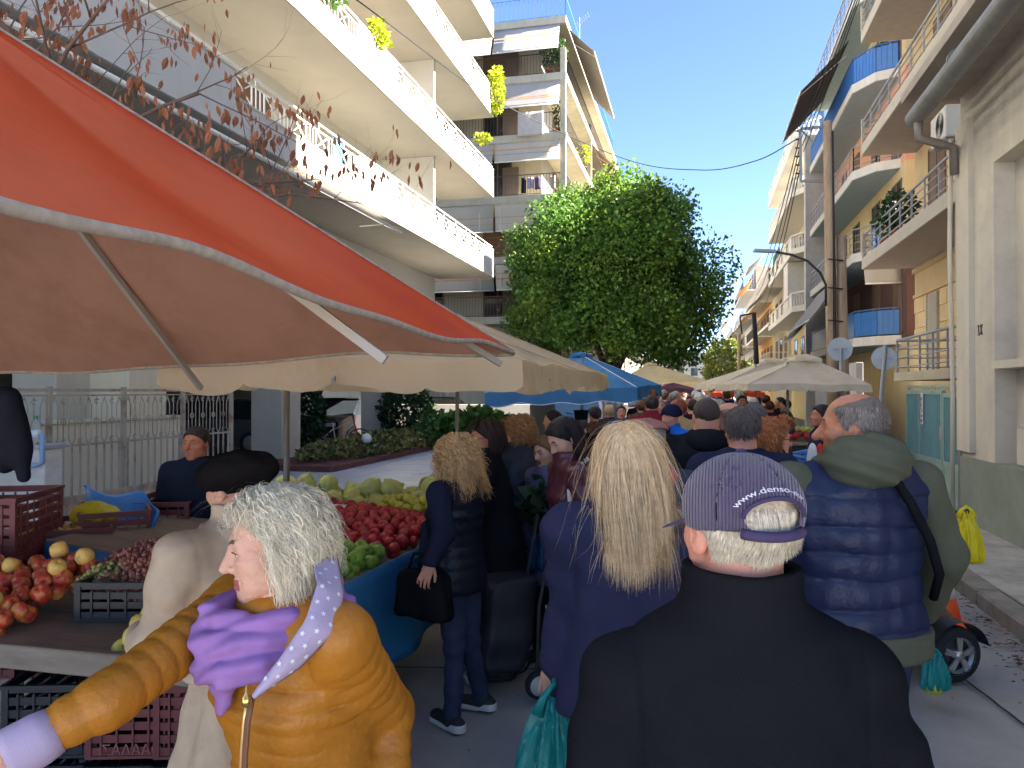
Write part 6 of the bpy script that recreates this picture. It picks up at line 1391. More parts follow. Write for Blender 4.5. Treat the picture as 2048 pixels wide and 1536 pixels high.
        if vest:
            obj('sleeves', sd_mesh('sleeves', lambda P: cloth(P, True, False), lo, hi, h, rr and 1), sleeve, root)
            obj('vest', sd_mesh('vest', lambda P: cloth(P, False, True), lo, hi, h, 0 if puff else 1), topm, root)
        else:
            obj('jacket', sd_mesh('jacket', cloth, lo, hi, h, 0 if puff else 1), topm, root)
    if legm is not None:
        def pants(P):
            z = sd_ell(P, (0, -.005, .90 * s), (.172 * s * bs, .122 * s * bs, .15 * s))
            for k in 'RL':
                a, b, c = Lg[k]; z = smin(z, smin(sd_cone(P, a, b, .088 * s * bs, .064 * s), sd_cone(P, b, c, .062 * s, .052 * s), .02), .02)
            return z + .005 * vnoise(P[0] * 9, P[1] * 9, P[2] * 12) + .003 * np.sin(P[2] * 55 + 4 * vnoise(P[0] * 8, P[1] * 8, P[2] * 8)) * (P[2] < .6 * s)
        lp = np.array([p for k in 'RL' for p in Lg[k]]); lo = lp.min(0) - .14 * s * bs; hi = lp.max(0) + .14 * s * bs; lo[2] = .055 * s; hi[2] = 1.06 * s
        lo[0] = min(lo[0], -.2 * bs); hi[0] = max(hi[0], .2 * bs); lo[1] = min(lo[1], -.16 * bs); hi[1] = max(hi[1], .16 * bs)
        obj('trousers', sd_mesh('trousers', pants, lo, hi, max(h, .009)), legm, root)
    if shoem is not None:
        for k, sg in (('R', 1), ('L', -1)):
            an = Lg[k][2]; t = legs.get(k + 't', sg * 8) if legs else sg * 8; tip = math.radians(t); dr = np.array((math.sin(tip), math.cos(tip), 0)); lift = max(an[2] - .09 * s, 0)
            a = np.array((an[0], an[1], 0)) - dr * .055 * s; b = np.array((an[0], an[1], 0)) + dr * .155 * s; zz = lift + .045 * s
            a[2] = zz; b[2] = zz - .004 - lift * .7
            def shoe(P):
                z = sd_cone(P, a, b, .042 * s, .040 * s, sq=((0, 0, 1), 1.05)); z = smin(z, sd_cone(P, (an[0], an[1], zz), (an[0], an[1], zz + .07 * s), .042 * s, .036 * s), .03)
                return smax(z, (.028 * s + lift * .6 - P[2]), .004)
            def sole(P):
                z = sd_cone((P[0], P[1], np.zeros_like(P[2])), (a[0], a[1], 0), (b[0], b[1], 0), .047 * s, .044 * s)
                tt = (P[0] - a[0]) * dr[0] + (P[1] - a[1]) * dr[1]
                return smax(z, np.abs(P[2] - (.017 * s + lift * .6 + .012 * (tt < .05))) - .016 * s - .006 * (tt < .05), .006)
            q = np.array((a, b)); lo = q.min(0) - .07; hi = q.max(0) + .07; lo[2] = -.01; hi[2] = zz + .12
            so = obj('shoe', sd_mesh('shoe', shoe, lo, hi, max(h * .6, .006)), shoem, root)
            obj('sole', sd_mesh('sole', sole, lo, hi, max(h * .6, .006)), solem or shoem, so)
    fr = dict(root=root, Rn=Rn, hc=hc, hs=hs, s=s, A=A, L=Lg, h=h, yaw=yaw, H=H, lean=lean, side=side)
    if hair is not None: hair(fr)
    return fr

def hair_obj(fr, Vs, F, m, name='hair', stuff=False, mi=None):
    Vs = (np.asarray(Vs) * fr['hs']) @ fr['Rn'].T + fr['hc']
    o = obj(name, mesh_np(name, Vs, F, True), m, fr['root'])
    if stuff: o['kind'] = 'stuff'
    return o
def cap_hair(m, th=.010, front=.02, slope=.9, nape=-.065, lump=.004, bald=None, freq=55, h=None, top=0.0):
    """close-cut hair: a lumpy shell over the skull, cut off at the hairline"""
    def go(fr):
        def fn(P):
            d = sd_ell(P, (0, -.012, .03 + top * .5), (.075 + th, .096 + th, .083 + th + top * .5)) + lump * (vnoise(P[0] * freq, P[1] * freq, P[2] * freq * .7) + .6 * vnoise(P[0] * freq * 2.3, P[1] * freq * 2.3, P[2] * freq))
            d = smax(d, -sd_ell(P, (0, -.012, .03), (.070, .091, .078)), .002)
            d = smax(d, (P[1] - front) - slope * (P[2] - .03), .008); d = smax(d, nape - P[2] + .25 * np.maximum(P[1], 0), .008)
            if bald is not None: d = smax(d, -sd_ell(P, (0, bald[0], .115), bald[1]), .012)
            return d
        Vs, F = surf(fn, (-.12, -.14, -.12), (.12, .13, .16), max((h or fr['h'] * .6), .0035)); hair_obj(fr, Vs, F, m)
    return go
def strands(fr, m, N=2500, length=.28, steps=14, width=.004, lift=.5, stiff=.35, curl=0.0, wave=8.0, front=.035, slope=.8, nape=-.05, part=None, coll=None,
            spread=.0, lenvar=.25, name='hair', helix=None, thick=.004, turn=0.0, sway=(0, 0, 0), bald=None, seed=1, rootz=None, back=0.0, face=True, facey=.018, gather=0.0):
    """combed strands: grow from the scalp, fall under gravity, slide off head and shoulders"""
    rs = np.random.RandomState(seed); c = np.array((0, -.012, .03)); r = np.array((.075, .096, .083)) + thick
    d = rs.normal(size=(N * 4, 3)); d /= np.linalg.norm(d, axis=1)[:, None]; p = c + d * r
    ok = (p[:, 1] - front < slope * (p[:, 2] - .03)) & (p[:, 2] > nape)
    if bald is not None: ok &= p[:, 2] < bald
    if rootz is not None: ok &= p[:, 2] > rootz
    p = p[ok][:N]; N = len(p); nrm = (p - c) / r ** 2; nrm /= np.linalg.norm(nrm, axis=1)[:, None]
    g = fr['Rn'].T @ np.array((0, 0, -1.0)); sw = fr['Rn'].T @ np.array(sway)
    tan = g - (nrm @ g)[:, None] * nrm + 1e-6; tan /= np.linalg.norm(tan, axis=1)[:, None]
    if part is not None:           # comb away from a parting plane x = part
        sdv = np.zeros_like(p); sdv[:, 0] = np.sign(p[:, 0] - part); top = np.clip((nrm[:, 2] - .3) / .5, 0, 1)[:, None]
        tan = tan * (1 - top) + (sdv * .9 + np.array((0, -.35, 0))) * top
    if back: fw = np.clip((p[:, 1] + .03) / .09, 0, 1)[:, None]; tan = tan + np.array((0, -1.0, .12)) * back * fw
    v = nrm * lift + tan; v /= np.linalg.norm(v, axis=1)[:, None]
    ln = length * (1 + rs.uniform(-lenvar, lenvar * .5, N)); seg = (ln / steps)[:, None]
    ph = rs.uniform(0, 6.28, N) * .35 + 6 * vnoise(p[:, 0] * 25, p[:, 1] * 25, p[:, 2] * 25)
    jit = rs.normal(size=(N, 3)) * .06 + np.stack([vnoise(p[:, 0] * 30 + q, p[:, 1] * 30, p[:, 2] * 30) for q in (0, 9, 17)], 1) * spread
    cols = [(np.array((0, -.012, .028)), np.array((.080, .101, .088)) + thick * .5)] + (coll or [])
    pts = [p.copy()]
    for i in range(steps):
        out = p - c; out /= np.linalg.norm(out, axis=1)[:, None] + 1e-6; sdx = np.cross(v, out)
        w = np.sin(ph + i * wave / steps * 2 * np.pi / 2)[:, None] * curl; w2 = np.cos(ph + i * wave / steps * np.pi)[:, None] * curl
        tg = g + jit + sw + sdx * turn - np.array((gather, 0, 0)) * p[:, :1] * (i / steps)
        v = v * (1 - stiff) + tg * stiff + sdx * w + out * w2 * .8; v /= np.linalg.norm(v, axis=1)[:, None] + 1e-6
        p = p + v * seg
        for cc, cr in cols:
            q = (p - cc) / cr; mm = np.linalg.norm(q, axis=1); ins = mm < 1
            if ins.any(): p[ins] = cc + cr * q[ins] / mm[ins][:, None]
        pts.append(p.copy())
    Pn = np.stack(pts, 1)
    if face:                       # nothing hangs over the face
        bad = ((Pn[:, :, 1] > facey + .35 * np.maximum(Pn[:, :, 2], 0)) & (Pn[:, :, 2] < .05) & (Pn[:, :, 2] > -.16)).any(1); Pn = Pn[~bad]; N = len(Pn)
    Pn = Pn                                  # N, steps+1, 3
    if helix:
        T = np.gradient(Pn, axis=1); T /= np.linalg.norm(T, axis=2)[:, :, None] + 1e-9; O = Pn - c; O /= np.linalg.norm(O, axis=2)[:, :, None]; S = np.cross(T, O); tt = np.linspace(0, 1, steps + 1)[None, :]
        q0 = Pn[:, 0]; f0 = (8 * vnoise(q0[:, 0] * 32, q0[:, 1] * 32, q0[:, 2] * 32) + rs.uniform(-.5, .5, N))[:, None]; th = f0 + tt * helix[1] * 6.283 * (1 + .3 * np.sin(f0 * 3)); am = helix[0] * np.minimum(1, tt * 3) * (1 + .4 * np.sin(f0 * 5))
        Pn = Pn + S * (np.cos(th) * am)[:, :, None] + O * (np.sin(th) * am + am * .8)[:, :, None]
    T = np.gradient(Pn, axis=1); O = Pn - c; S = np.cross(T, O); S /= np.linalg.norm(S, axis=2)[:, :, None] + 1e-9
    O /= np.linalg.norm(O, axis=2)[:, :, None]; S = S + O * rs.uniform(-.6, .6, N)[:, None, None]
    t = np.linspace(0, 1, steps + 1); wd = width * (1 - .85 * t ** 3)[None, :, None] * rs.uniform(.6, 1.2, N)[:, None, None]
    Vs = np.stack([Pn - S * wd / 2, Pn + S * wd / 2], 2).reshape(-1, 3)
    b = (np.arange(N) * (steps + 1) * 2)[:, None] + (np.arange(steps) * 2)[None, :]; b = b.ravel()
    F = np.stack([b, b + 1, b + 3, b + 2], 1)
    return hair_obj(fr, Vs, F, m, name, True)
def to_head(fr, p):
    """root-local point -> head-local point"""
    return fr['Rn'].T @ (np.asarray(p, float) - fr['hc']) / fr['hs']
def shoulders_coll(fr, grow=1.0):
    s = fr['s']; y = fr['lean']; x = fr['side']; L = []
    for (cx, cy, cz, rx) in ((0, 0, 1.24, .20), (.11, 0, 1.375, .11), (-.11, 0, 1.375, .11), (0, 0, 1.1, .2)):
        q = to_head(fr, (cx * s + x, cy + y * (1 if cz > 1.2 else .6), cz * s)); L.append((q, np.array((rx, .145 if rx > .15 else .10, .2 if rx > .15 else .085)) * grow * s / fr['hs']))
    return L
def headpart(fr, mb, name, m, parent=None):
    """MB built in head space -> child of the person"""
    Vs = (np.array(mb.v) * fr['hs']) @ fr['Rn'].T + fr['hc']; mb.v = [tuple(p) for p in Vs]
    return mb.build(name, m, parent or fr['root'])
def eyes(fr, look=(0, 1, 0)):
    for sg in (1, -1):
        c = np.array((.031 * sg, .0685, .003)); l = np.array(look, float); l /= np.linalg.norm(l)
        headpart(fr, MB().lathe([(.0128 * math.sin(a), .0128 * math.cos(a)) for a in np.linspace(.02, 3.12, 14)], 18, tuple(c)), 'eye', EYEW)
        mb = MB(); M = rotm((0, 0, 1), l); prof = [(.0066 * k / 4, .0128 * math.cos(math.asin(.0066 * k / 4 / .0128)) + .0004) for k in range(4, -1, -1)]
        for r_, z_ in prof: pass
        mb.lathe([(max(r_, 1e-5), z_) for r_, z_ in prof], 14); mb.v = [tuple(M @ np.array(p) + c) for p in mb.v]
        headpart(fr, mb, 'iris', EYED)
        headpart(fr, MB().tube([(sg * .0175, .0815, .0045), (sg * .024, .0860, .0085), (sg * .031, .0865, .0100), (sg * .038, .0835, .0085), (sg * .0455, .0760, .0035)], [.0006, .0013, .0016, .0016, .001], 6), 'eyelashes', BROW)
def sunglasses(fr):
    mb = MB()
    for sg in (1, -1):
        mb.grid(lambda u, v: (sg * (.034 + .027 * math.cos(u * 6.283) * v), .093 - .012 * (.034 + .027 * math.cos(u * 6.283) * v) / .06 - .004 * v, .004 + .021 * math.sin(u * 6.283) * v), 20, 4, closeu=True)
        mb.tube([(sg * .060, .082, .010), (sg * .079, .04, .008), (sg * .081, -.01, .004)], .0022, 6)
    mb.tube([(-.012, .099, .010), (0, .101, .012), (.012, .099, .010)], .002, 6)
    headpart(fr, mb, 'sunglasses', DARK)
def ribbon_on(fr, pts, w, name, m, th=.004):
    """strap lying along points in person space"""
    mb = MB(); P = [V3(p) for p in pts]
    return mb.tube(P, [w] * len(P), 6).build(name, m, fr['root'])
def local(fr, p):
    """world point -> person space"""
    r = fr['root']; v = V3(p) - r.location; return np.array(Matrix.Rotation(-fr['yaw'], 3, 'Z') @ v)
# ------------------------------------------------------------------ the people in the photograph
SK = {'tan': skin('tan', (206, 150, 122)), 'pale': skin('pale', (214, 165, 140)), 'olive': skin('olive', (188, 128, 98)), 'dark': skin('brown', (182, 118, 90)), 'pink': skin('pink', (216, 150, 126))}
JEAN = fabric('jeans', (52, 60, 84), bump=.4, bscale=500, col2=srgb(72, 82, 108), c2scale=6, c2amt=.4); BLACKC = fabric('black_wool', (26, 26, 30)); TROU = fabric('dark_trousers', (34, 34, 42)); BSHOE = mat('black_shoe', (.02, .02, .022), .6, bump=.2); WSOLE = mat('white_sole', (.55, .54, .52), .7)
# --- woman in the mustard quilted jacket
MUS = nylon('mustard', (176, 112, 36), rough=.5)
fr = person('elderly woman with grey-blond bob in a mustard quilted jacket and purple scarf reaching for fruit', 548, 1.56, 992, face=138, kind='of', head=(-30, 9, 4), lean=.085, bulk=1.22, shz=1.42, cuff=.16, skinm=SK['pale'], topm=MUS, hem=.62, fold=.002, puff=(.0085, .041, .0), armr=.97,
            armpx={'R': [(215, 1400, 1.36), (40, 1500, 1.28)], 'L': [(782, 1425, 1.66), (775, 1640, 1.56)]}, legm=TROU, shoem=BSHOE, curl=(.5, .3), h=.0052, collar=0, flare=.06)
eyes(fr, (0, 1, -.15))
GB = hairm('grey_blond', (232, 218, 190), .3)
strands(fr, GB, N=14000, length=.15, steps=20, width=.0015, helix=(.007, 1.7), lift=.45, stiff=.20, curl=.28, wave=7, front=.06, slope=.75, nape=-.07, part=.02, spread=.28, thick=.014, turn=.10, seed=3, back=1.0, facey=.012)
strands(fr, GB, N=5000, length=.10, steps=16, width=.0018, helix=(.010, 1.6), lift=.3, stiff=.2, curl=.34, wave=9, front=.03, slope=.7, nape=-.09, spread=.35, thick=.02, seed=13, name='hair_ends', back=.8); strands(fr, GB, N=350, length=.14, steps=12, width=.0011, lift=1.0, stiff=.15, curl=.3, front=.05, slope=.75, nape=-.06, spread=.7, thick=.016, seed=14, name='flyaway_hair', back=.6)
cap_hair(hairm('grey_root', (176, 160, 136), .1), th=.010, front=.03, slope=.8, nape=-.075, lump=.002, h=.005)(fr)
s = fr['s']; ln = fr['lean']
LAV = fabric('lavender_scarf', (158, 116, 172), bump=.2, bscale=420)
def scarf(P):
    q = None
    for (R_, zb, zf, tb_, ph) in ((.098, 1.478, 1.440, .027, .2), (.118, 1.458, 1.398, .029, 1.4), (.128, 1.440, 1.350, .026, 2.7)):
        pts = []
        for k in range(15):
            a = 2 * math.pi * k / 14; f = .5 + .5 * math.cos(a); rr = R_ + .012 * math.sin(3 * a + ph); pts.append((rr * math.sin(a), ln + .012 + rr * math.cos(a) * (1 + .12 * f), (zb + (zf - zb) * f) * s + .006 * math.sin(2 * a + ph)))
        for k in range(14):
            d = sd_cone(P, pts[k], pts[k + 1], tb_, tb_); q = d if q is None else smin(q, d, .006)
    d = sd_cone(P, (-.02, ln + .130, 1.36 * s), (-.02, ln + .146, 1.262 * s), .046, .010, sq=((0, 1, 0), 1.5)); q = smin(q, d, .02)
    return q + .0035 * np.sin(P[2] * 170 + P[0] * 60 + 3 * vnoise(P[0] * 14, P[1] * 14, P[2] * 14)) + .003 * vnoise(P[0] * 30, P[1] * 30, P[2] * 30)
obj('scarf', sd_mesh('scarf', scarf, (-.22, -.22 + ln, 1.06), (.22, .27 + ln, 1.42), .005), LAV, fr['root'])
LIN = fabric('lavender_lining', (176, 158, 182), bump=.15)
def strip(pa, pb, n, name, m, parent, th=.006, bulge=.012):
    def ip(L_, u):
        i = u * (len(L_) - 1); j = min(int(i), len(L_) - 2); return W(*L_[j]).lerp(W(*L_[j + 1]), i - j)
    rt = fr['root']; M = Matrix.Rotation(-fr['yaw'], 3, 'Z')
    def fn(u, v): p = ip(pa, u).lerp(ip(pb, u), v); p = p - CF * bulge * math.sin(math.pi * v); return M @ (p - rt.location)
    return MB().sheet(fn, n, 10, th).build(name, m, parent), fn
ina = [(622, 1118, 1.52), (636, 1165, 1.44), (612, 1240, 1.385), (566, 1310, 1.36), (509, 1386, 1.355)]; oua = [(672, 1112, 1.55), (686, 1190, 1.46), (668, 1262, 1.40), (600, 1332, 1.37), (513, 1392, 1.358)]
hl, hfn = strip(ina, oua, 30, 'hood_lining', LIN, fr['root'])
STARM = mat('white_star_print', (.75, .72, .74), .8); star = MB(); r_ = random.Random(2)
for i in range(9):
    for j in range(3):
        u, v = .05 + i * .105 + (j % 2) * .05, .2 + j * .3
        if u > .93: continue
        c = hfn(u, v); e1 = (hfn(min(u + .03, 1), v) - c).normalized(); e2 = (hfn(u, min(v + .12, 1)) - c).normalized(); nn = e1.cross(e2).normalized(); cam_l = Matrix.Rotation(-fr['yaw'], 3, 'Z') @ (CP - fr['root'].location)
        if nn.dot(cam_l - c) < 0: nn = -nn
        e2 = nn.cross(e1); a0 = r_.uniform(0, 6); pts = [c + nn * .005 + (e1 * math.cos(a0 + k * math.pi / 5) + e2 * math.sin(a0 + k * math.pi / 5)) * (.0058 if k % 2 == 0 else .0026) for k in range(10)]
        star.add(pts, [tuple(range(10))])
star.build('star_print', STARM, hl)['kind'] = 'stuff'
PIPE = mat('mauve_piping', srgb(120, 84, 92), .6); MB().tube([hfn(i / 29, 1) for i in range(30)], .0035, 6).build('piping', PIPE, hl)
ZIP = mat('zip_brown', srgb(120, 78, 52), .5); ZM = mat('zip_metal', srgb(214, 176, 120), .3, metal=.8)
zp = [W(503, 1392, 1.375), W(494, 1440, 1.372), W(489, 1500, 1.372), W(486, 1570, 1.372), W(484, 1640, 1.372)]; M = Matrix.Rotation(-fr['yaw'], 3, 'Z'); zl = [M @ (p - fr['root'].location) for p in zp]
zo = MB().tube(zl, .0045, 6).build('zip', ZIP, fr['root'])
for k in (-1, 1): MB().tube([p + V3((.0075 * k, .001, 0)) for p in zl], .0045, 6).build('zip_tape', ZM if k > 0 else ZIP, zo)
zc = M @ (W(493, 1402, 1.355) - fr['root'].location); MB().lathe([(.002, -.012), (.008, -.007), (.0095, 0), (.008, .007), (.003, .013), (.0015, .03)], 12, tuple(zc)).build('zip_pull', mat('brass', srgb(226, 190, 110), .2, metal=.9), zo)
wr = fr['A']['R'][2]; el = fr['A']['R'][1]; ax = (wr - el) / np.linalg.norm(wr - el)
MB().tube([tuple(wr - ax * .055), tuple(wr - ax * .03), tuple(wr + ax * .01), tuple(wr + ax * .022)], [.040, .0445, .0455, .043], 22).build('cuff', LIN, fr['root'])
# --- man with the purple corduroy cap
fr = person('man seen from behind in a purple corduroy cap and black fleece', 1476, 1.27, 912, face=-2, kind='om', head=(13, 2, 0), bulk=1.12, shz=1.325, skinm=SK['pink'], topm=fabric('black_fleece', (24, 24, 29), bump=.35, bscale=300), hem=.62, fold=.011, armr=1.15, legm=TROU, shoem=BSHOE, h=.006, collar=.055, neckr=1.2, headscale=1.04, lean=.03, hands=False)
WHI = hairm('white_grey', (214, 200, 178), .25)
cap_hair(hairm('white_root', (196, 176, 156), .1), th=.006, front=.0, slope=.7, nape=-.082, lump=.0022, h=.0042)(fr)
strands(fr, WHI, N=7000, length=.030, steps=5, width=.0014, lift=.12, stiff=.4, front=-.004, slope=.62, nape=-.082, thick=.005, bald=.04, spread=.5, seed=5)
cm = bpy.data.materials.new('purple_corduroy'); cm.use_nodes = True; N_ = cm.node_tree.nodes; L_ = cm.node_tree.links; b_ = N_['Principled BSDF']; tc = N_.new('ShaderNodeTexCoord'); wv = N_.new('ShaderNodeTexWave'); wv.inputs['Scale'].default_value = 62; wv.inputs['Distortion'].default_value = .6; wv.inputs['Detail Scale'].default_value = .02
mp = N_.new('ShaderNodeMapping'); mp.inputs['Rotation'].default_value = (0, 0, .25); L_.new(tc.outputs['Object'], mp.inputs[0]); L_.new(mp.outputs[0], wv.inputs[0]); mx = N_.new('ShaderNodeMix'); mx.data_type = 'RGBA'; L_.new(wv.outputs[1], mx.inputs[0]); mx.inputs[6].default_value = (*srgb(62, 50, 74), 1); mx.inputs[7].default_value = (*srgb(96, 82, 110), 1); L_.new(mx.outputs[2], b_.inputs['Base Color'])
bp = N_.new('ShaderNodeBump'); bp.inputs['Strength'].default_value = .8; bp.inputs['Distance'].default_value = .003; L_.new(wv.outputs[1], bp.inputs['Height']); L_.new(bp.outputs[0], b_.inputs['Normal']); b_.inputs['Roughness'].default_value = .9; b_.inputs['Sheen Weight'].default_value = .3
def dome(P, e=0.0): return sd_ell(P, (0, -.014, .032), (.092 + e, .114 + e, .088 + e))
def capfn(P):
    d = smax(dome(P), -dome(P, -.005), .001); a = np.arctan2(P[0], P[1] + .014)
    d = d + .0016 * np.exp(-(np.sin(a * 3 + .5) / .07) ** 2)
    rim = -.012 - .16 * (P[1] + .014) * (P[1] < 0) + .02 * (P[1] > .03)
    d = smax(d, -(P[2] - (-.004 + .10 * np.clip(-P[1] - .02, 0, .12))), .003)
    op = np.sqrt((P[0] / .046) ** 2 + ((P[2] - .026) / .026) ** 2) - 1; d = smax(d, np.where(P[1] < -.03, -op * .03, -1), .002)
    return d
Vc, Fc = surf(capfn, (-.12, -.15, -.06), (.12, .14, .14), .0032); cap = hair_obj(fr, relax(Vc, Fc, 1), Fc, cm, 'cap')
CP_ = mat('purple_strap', srgb(66, 54, 88), .85, bump=.3)
headpart(fr, MB().tube([(.058 * math.sin(a) * 1.0, -.014 - .114 * math.cos(a * .62) * .99 - .001, -.001 + .008 * (1 - math.cos(a))) for a in np.linspace(-1.0, 1.0, 15)], .0082, 8), 'strap', CP_, cap)
headpart(fr, MB().tube([(.050 * math.cos(a), -math.sqrt(max(0, 1 - (.05 * math.cos(a) / .094) ** 2 - ((.030 * math.sin(a) + .026 - .032) / .09) ** 2)) * .116 - .015, .026 + .030 * math.sin(a)) for a in np.linspace(.0, 3.14, 22)], .0034, 6), 'opening_trim', CP_, cap)
headpart(fr, MB().lathe([(.009, 0), (.008, .005), (.002, .007)], 12, (0, -.014, .119)), 'button', CP_, cap)
headpart(fr, MB().grid(lambda u, v: (.082 * math.sin((u - .5) * 2.2) * (1 + v * .15), .085 * math.cos((u - .5) * 2.2) * .6 + .035 + v * .065, .010 - v * .018 - .012 * (2 * u - 1) ** 2), 16, 6), 'visor', CP_, cap)
tm = text_mesh('cap_lettering', 'www.denso-eur', .0115, .0004); co = np.zeros(len(tm.vertices) * 3); tm.vertices.foreach_get('co', co); co = co.reshape(-1, 3); wdt = co[:, 0].max() - co[:, 0].min(); ph = co[:, 0] / wdt * 2.15 - .12; rr_ = co[:, 1]
xx = (.060 + rr_) * np.sin(ph); zz = .026 + (.040 + rr_) * np.cos(ph); yy = -.014 - .1145 * np.sqrt(np.maximum(.01, 1 - (xx / .0925) ** 2 - ((zz - .032) / .0885) ** 2)) - .0025 - co[:, 2]
tv = (np.stack([xx, yy, zz], 1) * fr['hs']) @ fr['Rn'].T + fr['hc']; tm.vertices.foreach_set('co', tv.ravel()); tm.update(); obj('cap_lettering', tm, mat('white_embroidery', (.72, .68, .76), .7), cap)
# --- blonde woman in the navy fleece
NAVF = fabric('navy_fleece', (50, 52, 78), bump=.4, bscale=300)
fr = person('woman with long straight blond hair in a navy fleece, seen from behind', 1252, 2.3, 846, face=3, kind='f', head=(-6, -4, 3), bulk=1.12, skinm=SK['pale'], topm=NAVF, hem=.86, fold=.008, flare=.12, armr=1.05,
            armpx={'L': [(1132, 1150, 2.32), (1106, 1318, 2.30)], 'Lr': 40}, legm=TROU, shoem=BSHOE, solem=WSOLE, curl=(.4, .95), h=.0075, collar=.03)
BLO = hairm('blond', (238, 204, 158), .26)
strands(fr, BLO, N=26000, length=.31, steps=18, width=.0015, lift=.25, stiff=.34, curl=.03, wave=5, front=.06, slope=.8, nape=-.06, part=-.015, spread=.13, thick=.008, coll=shoulders_coll(fr, 1.02), lenvar=.5, sway=(.05, -.12, 0), seed=8, gather=2.2); strands(fr, BLO, N=500, length=.34, steps=18, width=.0012, lift=.5, stiff=.28, curl=.10, wave=6, front=.05, slope=.8, nape=-.05, part=-.015, spread=.45, thick=.012, coll=shoulders_coll(fr, 1.05), lenvar=.6, seed=88, name='flyaway_hair')
cap_hair(hairm('blond_root', (206, 168, 118), .1), th=.009, front=.046, slope=.8, nape=-.08, lump=.003, h=.006)(fr)
headpart(fr, MB().tube([(-.085, .02, .075), (-.05, .06, .105), (0, .075, .112), (.05, .06, .105), (.085, .02, .075), (.096, -.035, .035)], .005, 8), 'sunglasses', DARK)
g_ = W(1108, 1362, 2.22); bag('turquoise carrier bag hanging from the blond woman\'s hand', tuple(g_), .125, .30, TBAG, 1, (.09, .06, .07), mat('pale_fruit', srgb(190, 190, 80), .5), h=.0065, rz=YAW + .2, handle=.07)
# --- man in the navy quilted vest over an olive hoodie
OLI = fabric('olive_hoodie', (88, 90, 76), bump=.25, bscale=400)
fr = person('balding man in a navy quilted vest over an olive hoodie, looking to one side', 1704, 2.78, 788, face=4, kind='om', head=(58, 3, 0), bulk=1.32, skinm=SK['olive'], topm=nylon('navy_vest', (34, 42, 72), rough=.5), hem=.86, fold=.005, puff=(.020, .092, 0.0), vest=True, sleeve=OLI, armr=1.28,
            armpx={'L': [(1602, 1105, 2.80), (1660, 1225, 3.02)], 'R': [(1890, 1110, 2.82), (1850, 1225, 3.05)]}, legm=JEAN, shoem=BSHOE, h=.0075, collar=.03, neckr=1.15, headscale=1.06)
cap_hair(hairm('pepper', (120, 110, 102), .2), th=.004, front=.02, slope=.75, nape=-.07, lump=.002, bald=(.035, (.066, .098, .058)), h=.005, freq=90)(fr); strands(fr, hairm('pepper2', (136, 126, 118), .4), N=4200, length=.022, steps=4, width=.0022, lift=.35, stiff=.3, front=.026, slope=.7, nape=-.066, thick=.005, bald=.072, spread=.5, seed=41, facey=.03)
s = fr['s']
def hood2(P):
    a = sd_ell(P, (0, -.085, 1.475 * s), (.155, .115, .10)); b = sd_ell(P, (0, .02, 1.57 * s), (.10, .115, .10)); z = smax(a, -b, .03); z = smin(z, sd_cone(P, (-.10, .01, 1.45 * s), (.10, .01, 1.45 * s), .05, .05), .05); z = smax(z, -sd_cone(P, (0, .02, 1.42 * s), (0, .02, 1.62 * s), .066, .075), .015)
    return z + .008 * vnoise(P[0] * 13, P[1] * 13, P[2] * 16) + .004 * np.sin(P[2] * 120 + P[0] * 40)
obj('hood', sd_mesh('hood', hood2, (-.2, -.22, 1.36), (.2, .14, 1.66), .0075), OLI, fr['root'])
def hemfn(P): return smax(np.abs(np.sqrt((P[0] / (.188 * 1.30 * s)) ** 2 + (P[1] / (.132 * 1.30 * s)) ** 2) - 1) * .16 - .012, np.abs(P[2] - .85 * s) - .05, .01)
obj('hoodie_hem', sd_mesh('hoodie_hem', hemfn, (-.32, -.25, .7), (.32, .25, .98), .012), OLI, fr['root'])
sp = [(.05, -.135, 1.44), (.10, -.17, 1.34), (.16, -.175, 1.22), (.215, -.14, 1.10), (.245, -.06, 1.0)]; MB().tube([tuple(np.array(p) * s) for p in sp], .016, 8).build('cross_strap', BLACKC, fr['root'])
# --- woman with curly hair in the black vest
fr = person('woman with curly blond hair in a black quilted vest, jeans and black sneakers', 908, 4.05, 872, face=62, kind='f', head=(-18, 8, 0), bulk=1.16, skinm=SK['tan'], topm=nylon('black_vest', (26, 28, 40), rough=.4), hem=.80, fold=.004, puff=(.011, .06, 0), vest=True, sleeve=fabric('navy_sleeve', (34, 38, 58)), armr=1.1,
            armpx={'L': [(888, 1065, 3.82), (862, 1125, 3.70)], 'R': [(862, 1060, 4.2), (850, 1130, 4.0)]}, legpx={'L': [(910, 1290, 3.98), (905, 1432, 3.98), ], 'R': [(938, 1280, 4.1), (962, 1388, 4.22)], 'Lt': 20, 'Rt': -6}, legm=JEAN, shoem=BSHOE, solem=WSOLE, curl=(.6, .7), h=.0105)
CUR = hairm('curly_blond', (214, 172, 120), .45)
strands(fr, CUR, N=6500, length=.26, steps=34, width=.0034, lift=.7, stiff=.18, curl=.15, helix=(.013, 4.5), wave=6, front=.06, slope=.8, nape=-.08, spread=.5, thick=.018, coll=shoulders_coll(fr, .95), seed=21)
cap_hair(hairm('curly_root', (150, 108, 72), .1), th=.02, front=.05, slope=.8, nape=-.09, lump=.006, h=.007)(fr)
